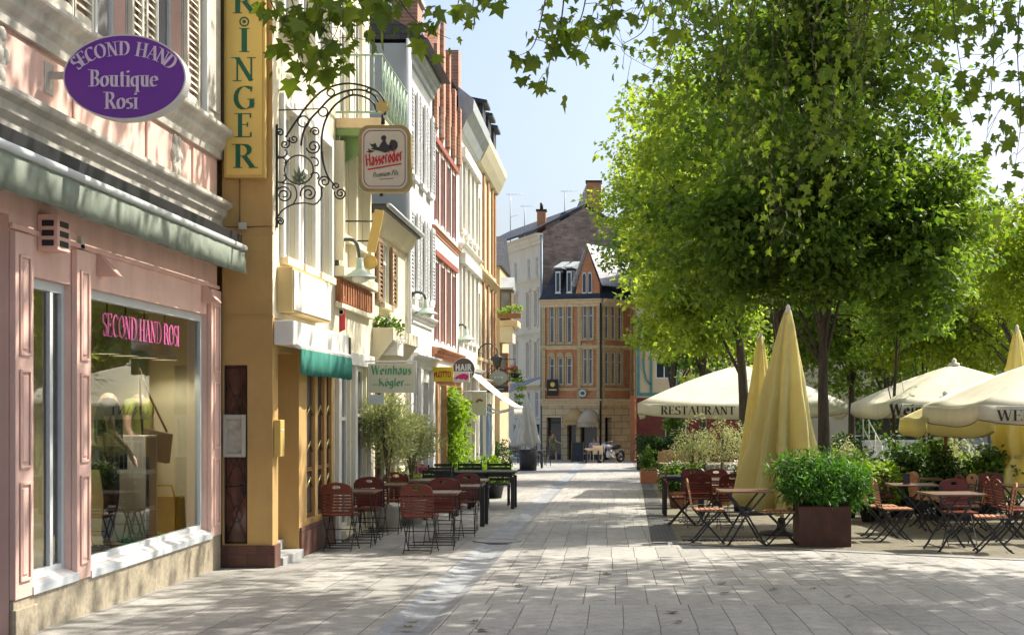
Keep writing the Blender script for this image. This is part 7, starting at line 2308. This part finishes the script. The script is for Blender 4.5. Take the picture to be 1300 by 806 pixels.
tree('maple_tree', 'mid green tree behind the middle umbrella and the fence', 7.2, 43, .13, 3.2,
     [((7.3, 43, 6.0), (3.4, 2.6, 4.0), 330, .65), ((6.8, 42.5, 3.7), (3.4, 2.0, 1.2), 150, .6)], 80, .15, M_leafA, 106, limbs=8)
tree('maple_tree', 'yellow green tree over the umbrella with gothic lettering', 10.4, 36, .12, 3.0,
     [((9.4, 38, 5.0), (3.2, 2.3, 2.3), 270, .6), ((9.0, 38.5, 3.4), (2.8, 1.8, .8), 90, .55)], 80, .14, M_leafY, 107, limbs=8)
tree('maple_tree', 'yellow green tree at the frame edge beside the tied parasol', 11.5, 30, .12, 3.0,
     [((9.6, 30, 4.7), (2.3, 2.2, 1.6), 200, .5)], 80, .13, M_leafY, 108, limbs=8)
tree('maple_tree', 'dark green tree before the pale building at the back of the square', 9.6, 50, .16, 3.0,
     [((9.8, 50, 5.6), (4.4, 2.6, 3.8), 330, .8)], 75, .18, M_leafA, 109, limbs=8)
tree('maple_tree', 'broad sunny tree at the far right back of the square', 15.5, 52, .18, 3.2,
     [((15.6, 52, 5.4), (4.2, 2.6, 3.4), 280, .8)], 75, .18, M_leafB, 110, limbs=8)
for i, (x, Y) in enumerate(((1135, 33), (1173, 40))):
    X = (x - CX) * Y / FPX
    tree('young_tree', ('young tree with a pole thin trunk under the gothic lettered umbrella', 'young thin tree near the outside stair')[i], X, Y, .06, 2.2, [((X, Y, 4.2), (1.2, 1.2, 1.4), 70, .4)], 70, .12, M_leafA, 120 + i, limbs=5)

# the big plane tree standing over the viewer: trunk just out of the picture, crown overhead, twigs hanging in
rs = np.random.RandomState(200)
plane = tree('plane_tree', 'large plane tree whose lobed leaves hang into the picture from above', 6.4, 10.5, .34, 4.2,
     [((3.6, 13.5, 10.0), (7.8, 7.6, 3.8), 270, .72), ((8.2, 16.0, 9.6), (4.5, 5.5, 3.2), 330, .7)], 42, .15, M_leafP, 201, M_ptrunk, lean=(-.3, .2), shape=PLANE, limbs=14, group=None, keep=lambda P: ~in_frame(P, 90, 40), droop=.4)
HP, HD, HN, HS = [], [], [], []
tw = MB()
def spray(pts, Y, n, spread, size, twig=True, start=.15, taper=True):
    dy = rs.uniform(-.35, .35)
    tw = MB()
    w = [px(x, y, Y + dy) for x, y in pts]
    path = smooth(w, 8)
    N_ = len(path)
    if twig:
        tw.tube(path, [max(.002, .007 * (1 - .8 * i / (N_ - 1))) for i in range(N_)], 5)
    for i in range(n):
        t = start + (1 - start) * rs.uniform(0, 1) ** .85
        p = path[min(N_ - 1, int(t * (N_ - 1)))]
        o = Vector(rs.normal(size=3)) * spread * .5
        o.y *= 1.2
        q_ = p + o
        d = np.array(o.normalized()) * .6 + np.array([rs.normal() * .35, rs.normal() * .35, -1.0 + rs.normal() * .35])
        nn = np.array([rs.normal() * .9, -.35 + rs.normal() * .9, .55 + rs.normal() * .7])
        HP.append(q_); HD.append(d); HN.append(nn); HS.append(size * rs.uniform(.45, 1.3))
        if rs.uniform() < .3: tw.tube([p, (p + q_) / 2 + Vector((0, 0, .02)), q_], .0025, 4)
    tw.build('hanging_twig', M_trunk, plane)
SP = [
 # upper left dense cluster
 ([(345, -60), (372, 5), (378, 55), (384, 98)], 10.3, 46, .20, .112), ([(412, -60), (432, 0), (425, 45), (398, 70)], 10.1, 46, .22, .112),
 ([(330, -50), (345, 5), (362, 30)], 10.4, 26, .17, .108), ([(455, -60), (466, -5), (460, 30)], 10.2, 26, .2, .108), ([(392, -60), (402, 5), (410, 40)], 10.6, 34, .24, .108),
 ([(480, -50), (512, 8), (538, 34), (572, 50)], 10.0, 24, .17, .10), ([(560, -50), (600, -5), (588, 40)], 10.0, 13, .13, .10), ([(500, -40), (500, -5), (480, 22)], 10.0, 14, .14, .10),
 ([(640, -50), (630, -12), (618, 8)], 10.0, 8, .12, .095),
 # middle twig
 ([(702, -50), (688, 20), (676, 60), (655, 72)], 10.0, 9, .10, .085), ([(720, -50), (712, 30), (698, 78), (694, 108)], 10.0, 36, .15, .10), ([(750, -50), (738, 22), (712, 52)], 10.1, 24, .14, .095),
 ([(790, -50), (776, 8), (752, 44)], 10.1, 22, .14, .095), ([(812, -50), (818, 0), (800, 34)], 10.2, 16, .14, .09), ([(852, -50), (846, 0), (828, 26)], 10.4, 18, .16, .09), ([(880, -50), (878, 5), (862, 38)], 11, 20, .2, .095),
 # right top
 ([(1205, -60), (1212, 30), (1222, 100), (1236, 160)], 11.5, 34, .24, .09), ([(1255, -60), (1262, 40), (1258, 120), (1250, 200)], 11.2, 42, .26, .09), ([(1300, -60), (1292, 60), (1296, 150), (1288, 215)], 11.0, 44, .26, .09),
 ([(1330, -20), (1316, 100), (1305, 200), (1300, 270)], 10.8, 34, .24, .095), ([(1180, -60), (1186, 20), (1176, 80)], 11.6, 24, .2, .095), ([(1235, -60), (1242, 0), (1240, 50)], 11.0, 26, .26, .09), ([(1285, -60), (1280, 0), (1274, 40)], 10.6, 30, .3, .08)]
for pts, Y, n, sp_, sz in SP: spray(pts, Y, n, sp_, sz)
# drooping curtain in front of the dark tree
for k in range(15):
    x = 815 + 320 * (k + rs.uniform(-.4, .4)) / 15
    e = 60 + 290 * math.exp(-((x - 985) / 130.0) ** 2) * rs.uniform(.45, 1.0)
    Y = rs.uniform(12.3, 15.5)
    spray([(x + rs.uniform(-25, 25), -70), (x + rs.uniform(-24, 24), e * .35), (x + rs.uniform(-26, 26), e * .72), (x + rs.uniform(-34, 34), e)], Y, int(14 + e * .16), .36, .07)
for k in range(8):
    x = rs.uniform(880, 1180)
    spray([(x + rs.uniform(-25, 25), -70), (x, 0), (x + rs.uniform(-18, 18), rs.uniform(25, 90))], rs.uniform(11.5, 14), 26, .38, .072)
leaf_mesh('hanging_leaves', np.array(HP), np.array(HD), np.array(HN), np.array(HS), PLANE, M_leafP, plane)
# ------------------------------------------------------------------ parasols on the terrace
def open_parasol(label, X, Y, rad, sides, z_edge, rise, val, rot, m, text=None, tside=0, tsize=.2, twidth=1.0, tstyle='roman', tshift=0.0, tcol=None, group='open cream parasols on the terrace'):
    r = empty('open_parasol', g(X, Y), label, 'parasol', group)
    c = Vector((X, Y, z_edge))
    cor = [c + Vector((rad * math.cos(rot + 2 * PI * k / sides), rad * math.sin(rot + 2 * PI * k / sides), 0)) for k in range(sides)]
    apex = c + Vector((0, 0, rise))
    mb = MB()
    n_ = 8
    for k in range(sides):
        a, b = cor[k], cor[(k + 1) % sides]
        grid = []
        for i in range(n_ + 1):
            t = i / n_
            row = []
            for j in range(n_ + 1):
                s = j / n_
                p = apex.lerp(a.lerp(b, s), t)
                sag = .045 * rad * math.sin(PI * s) * t - .02 * rad * math.sin(PI * t)
                p.z -= sag * (1.0 if t < 1 else .35)
                row.append(p)
            grid.append(row)
        vs = [p for row in grid for p in row]
        mb.add(vs, [(i * (n_ + 1) + j, (i + 1) * (n_ + 1) + j, (i + 1) * (n_ + 1) + j + 1, i * (n_ + 1) + j + 1) for i in range(n_) for j in range(n_)], 0, True)
    cn = mb.build('canopy', m, r); cn.modifiers.new('t', 'SOLIDIFY').thickness = .006
    for k in range(sides):
        a, b = cor[k], cor[(k + 1) % sides]
        e = (b - a).normalized(); N = Vector((e.y, -e.x, 0))
        mb = MB(); n2 = 14; vs = []
        for j in range(n2 + 1):
            s = j / n2
            p = a.lerp(b, s); sag = .045 * rad * math.sin(PI * s) * .35
            dr = val * (1 - .28 * (abs(2 * s - 1) ** 4)) + .01 * math.sin(9 * s + k)
            vs += [p + N * .006 - Vector((0, 0, sag)), p + N * (.012 + .012 * math.sin(11 * s + k)) - Vector((0, 0, sag + dr * .55)), p + N * (.01 + .02 * math.sin(11 * s + k)) - Vector((0, 0, sag + dr))]
        mb.add(vs, [(j * 3 + q_, j * 3 + q_ + 1, j * 3 + q_ + 4, j * 3 + q_ + 3) for j in range(n2) for q_ in range(2)], 0, True)
        v = mb.build('valance', m, r); v.modifiers.new('t', 'SOLIDIFY').thickness = .005
        mb = MB()
        mb.tube([vs[j * 3 + 2] + N * .006 for j in range(n2 + 1)], .006, 4)
        mb.build('hem', mat('dark_hem', (.10, .085, .06), .8, .1, 5), v)
        if text and k == tside:
            mb = MB()
            o = a.lerp(b, .5) + e * tshift + N * .035 - Vector((0, 0, val * .78))
            text_line(mb, text, o, e, Uz, N, tsize, tstyle, .17 if tstyle == 'roman' else .26, .05, width=twidth)
            mb.build('lettering', tcol or mat('black_lettering', (.03, .025, .02), .6, .1, 4), v)
        rb = MB(); rb.tube([apex - Vector((0, 0, .10)), cor[k] - Vector((0, 0, .04))], .014, 5); rb.tube([c + Vector((0, 0, -.05)), apex.lerp(cor[k], .55) - Vector((0, 0, .07))], .011, 5); rb.build('rib', M_alu, r)
    mb = MB(); mb.tube([g(X, Y), apex + Vector((0, 0, .02))], .032, 10); mb.build('pole', M_woodd if rad < 3 else M_alu, r)
    mb = MB(); mb.lathe([(.14, -.03), (.13, .02), (.05, .05), (.06, .10), (.02, .14)], apex, 14); mb.build('finial', M_offw, r)
    mb = MB(); mb.box(X - .4, X + .4, Y - .4, Y + .4, gz(Y) - .02, gz(Y) + .07); mb.build('base', M_potd, r, .01)
    return r
open_parasol('big cream parasol with RESTAURANT lettered on its valance', 3.15, 35.6, 3.45, 4, 1.60, .98, .34, R(45 - 4), M_cream, 'RESTAURANT', 2, .19, 1.75, tshift=-1.02)
open_parasol('cream parasol with gothic Wein lettering on its valance', 8.05, 33.6, 2.85, 4, 1.60, .92, .34, R(45 + 3), M_cream, 'Wein', 2, .24, .75, 'gothic', tshift=-1.68)
open_parasol('cream parasol lettered WEE on its valance at the frame edge', 7.17, 22.55, 2.62, 4, 1.54, .82, .30, R(45), M_cream, 'WEE', 2, .155, .52, tshift=-1.33)
open_parasol('small low yellowish parasol tucked under the lettered edge parasol', 5.75, 24.6, .85, 4, 1.30, .35, .30, R(45 + 10), M_yelc)
closed_parasol('closed_parasol', 'largest closed yellow parasol, leaning behind the rust coloured planter', g(2.45, 20.8), .42, 3.28, .50, M_yelc, seed=3, folds=9, lean=(.035, 0), group='closed yellow parasols')
closed_parasol('closed_parasol', 'slim closed yellow parasol half hidden behind the largest one', g(2.68, 26), .5, 3.25, .30, M_yelc, seed=4, folds=7, group='closed yellow parasols')
closed_parasol('closed_parasol', 'closed yellow parasol tied in the middle at the frame edge', g(7.1, 25), .45, 3.3, .46, M_yelc, seed=5, folds=8, tie=.22, group='closed yellow parasols')

# ------------------------------------------------------------------ planters and shrubs on the terrace
M_corten = mat('rusty_steel_planter', (.075, .032, .022), .7, .3, 5, .2, 60, dirt=(.14, .06, .03), dirt_amt=.5)
pb = gp(1043, 692)
tb = bush('planter_box', 'rust brown square steel planter with a feathery bright green shrub', 'planter', pb, (.86, .57, .48, .32), 110, 110, .20, .09, M_fern, NARROW, (.68, .54), None, seed=51, flat=.9, potm=M_corten)
Ts = [('olive_tree', 'leftmost silvery olive bush below the restaurant lettering', 1.62, 29.6, (1.25, .42, .4, .5), M_olive, NARROW, .065, 61),
      ('olive_tree', 'middle silvery olive bush below the restaurant lettering', 2.20, 29.2, (1.3, .45, .4, .55), M_olive, NARROW, .065, 62),
      ('olive_tree', 'silvery olive bush beside the grey tree trunk and big parasol', 2.62, 28.4, (1.05, .36, .4, .5), M_olive, NARROW, .065, 63)]
for nm, lb, X, Y, cr, m_, sh, sz, sd in Ts:
    bush(nm, lb, 'plant', g(X, Y), cr, 44, 42, .17, sz, m_, sh, ('round', .26, .42), (.03, 4), seed=sd)
bush('potted_hydrangea', 'white flowering hydrangea in a pot left of the red chair backs', 'plant', g(1.28, 28.2), (.62, .36, .34, .26), 36, 44, .13, .08, M_lbush, SIMPLE, ('round', .22, .34), None, seed=64, flowers=(M_petal, 14, .05))
bush('clipped_cone', 'small clipped conical box tree by the orange wooden trough', 'plant', g(1.12, 46), (.62, .28, .28, .42), 40, 40, .11, .06, M_lbush, SIMPLE, ('round', .26, .34), None, seed=65)
tr_ = empty('wooden_trough', g(1.05, 42), 'orange wooden trough planter standing at the terrace corner', 'planter')
p_ = g(1.12, 42); mb = MB(); mb.box(p_.x - .35, p_.x + .35, p_.y - .2, p_.y + .2, p_.z, p_.z + .36); mb.build('box', mat('orange_trough_wood', (.42, .16, .08), .7, .15, 6), tr_, .01)
rs = np.random.RandomState(71); P, D, Nn = clump_leaves([p_ + Vector((x, 0, .4)) for x in (-.2, 0, .2)], [.15] * 3, 40, rs); leaf_mesh('foliage', P, D, Nn, rs.uniform(.05, .08, len(P)), SIMPLE, M_lbush, tr_)
hd = empty('hedge', g(2.0, 57), 'dark green clipped hedge in tubs before the red brick base', 'hedge')
rs = np.random.RandomState(72); C = np.array([(rs.uniform(.95, 3.4), rs.uniform(56.6, 57.4), gz(57) + rs.uniform(.35, 1.25)) for k in range(110)])
P, D, Nn = clump_leaves(C, np.full(110, .22), 44, rs, 1, 0); leaf_mesh('foliage', P, D, Nn, rs.uniform(.08, .13, len(P)), SIMPLE, M_dark, hd)
mb = MB(); mb.box(.9, 3.4, 56.6, 57.4, gz(57), gz(57) + .35); mb.build('tub', M_potd, hd, .01)
bush('standard_tree', 'slim standard tree with a ball crown before the hedge', 'plant', g(2.0, 48), (1.9, .35, .35, .5), 34, 40, .16, .09, M_lbush, SIMPLE, ('round', .28, .4), (.03, 1), seed=73)
bush('potted_flowers', 'navy blue bowl planter with white blooms among the olives', 'plant', g(2.45, 27.0), (.85, .22, .22, .12), 14, 30, .09, .06, M_lbush, SIMPLE, ('round', .24, .75), None, seed=74, flowers=(M_petal, 10, .05), potm=mat('navy_glaze', (.015, .03, .09), .35, .1, 4))
rsx = random.Random(5)
SH = [(4.05, 25.0, 1.0, M_lbush, 'leafy green shrub directly right of the feathery planter'), (4.5, 27.4, 1.2, M_olive, 'tall silvery shrub behind the first terrace tables'), (4.35, 23.8, .85, M_bright, 'bright low shrub behind the paired orange chairs'),
      (5.1, 25.2, 1.0, M_dark, 'dark dense shrub between the terrace chairs and the stair'), (5.55, 26.4, 1.15, M_lbush, 'tall loose shrub below the gothic lettering'), (5.8, 24.6, 1.1, M_dark, 'dark shrub behind the bleached folding chairs'),
      (6.25, 25.6, 1.2, M_olive, 'tallest silvery shrub beside the slim dark post'), (6.5, 24.9, 1.1, M_lbush, 'green shrub next to the tied yellow parasol'), (3.6, 28.8, 1.2, M_bright, 'bright shrub right of the tree trunk, behind the planter'), (4.9, 29.5, 1.3, M_dark, 'dark shrub under the middle umbrella edge'), (6.3, 28.5, 1.4, M_bright, 'bright shrub before the outside stair')]
for i, (X, Y, h, m_, lb) in enumerate(SH):
    bush('terrace_shrub', lb, 'plant', g(X, Y), (h * .62 + .1, .46, .42, h * .46), 46, 42, .19, .085, m_, NARROW if m_ is M_olive else SIMPLE, ('round', .26, .34), (.02, 3), seed=80 + i, potm=M_potd)

# ------------------------------------------------------------------ terrace tables and chairs
def pX(x, Y): return (x - CX) * Y / FPX
put(tableP, 1.74, 19.0, 0, 'folding table nearest the viewer, between the two side-on chairs by the drain', TR_)
put(chairP, 1.27, 19.35, -90, 'side-on folding chair left of the front table by the drain strip', TR_ and GR_)
put(chairP, 2.22, 18.9, 90, 'sun bleached side-on folding chair beside the rust planter', GR_)
put(chairR, 1.10, 23.0, -90, 'side-on red chair beside the dark table, left end of the terrace', GR_)
put(chairR, 1.32, 22.5, 0, 'front left of the four red chair backs behind the front table', GR_)
put(chairR, 1.80, 22.0, 0, 'front right of the four red chair backs, nearest the big parasol', GR_)
put(chairR, 1.36, 24.4, 180, 'rear left of the four red chair backs, beside the white hydrangea', GR_)
put(chairR, 1.76, 24.2, 180, 'rear right of the four red chair backs, before the olive bushes', GR_)
put(tableP, 1.66, 23.3, 0, 'folding table hidden between the four red chair backs', TR_)
long_table('small black table at the terrace edge left of the red chairs', .86, 1.62, 25.4, 26.1, .72, M_potd)
put(chairR, 4.39, 23.3, 180, 'red chair facing the viewer behind the right tables, beside the planter shrub', GR_)
put(chairP, 3.86, 19.6, -90, 'nearer of two orange side-on chairs right of the rust planter', GR_)
put(chairP, 3.80, 20.3, -90, 'farther of two orange side-on chairs right of the rust planter', GR_)
put(tableP, 4.45, 21.2, 0, 'folding table between the orange side-on chairs and the bleached pair', TR_)
put(tableP, 4.30, 18.1, 8, 'folding table nearest the viewer on the right terrace', TR_)
put(chairR, 4.56, 18.75, 178, 'red slatted chair facing the viewer behind the front right table', GR_)
put(chairP, 4.74, 17.75, 80, 'bleached side-on chair right of the front right table', GR_)
put(chairP, 4.95, 22.4, -80, 'left one of the bleached chairs standing before the dark shrubs', GR_)
put(chairP, 5.10, 22.9, -84, 'second bleached chair, just right of the left one before the dark shrubs', GR_)
put(chairP, 5.15, 21.4, 100, 'bleached chair right behind the red chair at the front right table', GR_)
put(chairP, 5.05, 20.3, 78, 'broad bleached chair beside the red chair, one row back', GR_)
put(chairR, 5.9, 22.0, 180, 'dark red chair with a light hand hole before the tied parasol', GR_)
put(chairR, 5.45, 19.2, -90, 'red side-on chair at the frame edge, nearer of two', GR_)
put(chairR, 5.52, 20.0, -90, 'red side-on chair at the frame edge, farther of two', GR_)
put(chairR, 5.45, 21.3, -85, 'red side-on chair between the bleached chairs and the edge tables', GR_)
put(tableP, 6.05, 20.9, 0, 'folding table at the frame edge behind the red side-on chairs', TR_)
put(tableP, 6.15, 19.0, 0, 'folding table at the frame edge, nearest the viewer', TR_)
put(tableP, 5.15, 24.0, 0, 'folding table in front of the dense dark shrubs', TR_)
# menu stand on a table
ms = empty('menu_stand', g(4.45, 21.2) + Vector((-.1, -.1, .735)), 'small dark menu holder standing on the terrace table', 'menu holder')
p_ = Vector(ms.location); mb = MB(); mb.prism([p_ + Vector((-.05, 0, .0)), p_ + Vector((.05, 0, 0)), p_ + Vector((.05, .03, .16)), p_ + Vector((-.05, .03, .16))], (0, .01, 0)); mb.build('card', M_potd, ms); mb = MB(); mb.box(p_.x - .055, p_.x + .055, p_.y - .03, p_.y + .05, p_.z, p_.z + .008); mb.build('foot', M_woodd, ms)
# wicker chairs by the hedge
for (X, Y, rz, l) in ((1.75, 49, 0, 'beige wicker armchair nearest the clipped cone'), (2.3, 49.6, 30, 'beige wicker armchair in the middle by the slim standard tree'), (2.75, 50.3, 0, 'beige wicker armchair by the umbrella pole before the hedge'), (2.0, 51.5, 180, 'beige wicker armchair turned towards the viewer at the hedge')):
    o = iron_chair(l, 0, 0, 0, mat('beige_wicker', (.42, .30, .16), .8, .2, 18), 'wicker chairs by the hedge', False); o.location = g(X, Y); o.rotation_euler = (0, 0, R(rz))
for i, (X, Y) in enumerate(((7.9, 29), (8.6, 31))):
    o = iron_chair(('black iron chair beside the tied yellow parasol', 'black iron chair before the concrete wall')[i], 0, 0, 0, M_iron, 'black chairs at the concrete wall'); o.location = g(X, Y); o.rotation_euler = (0, 0, R(150))
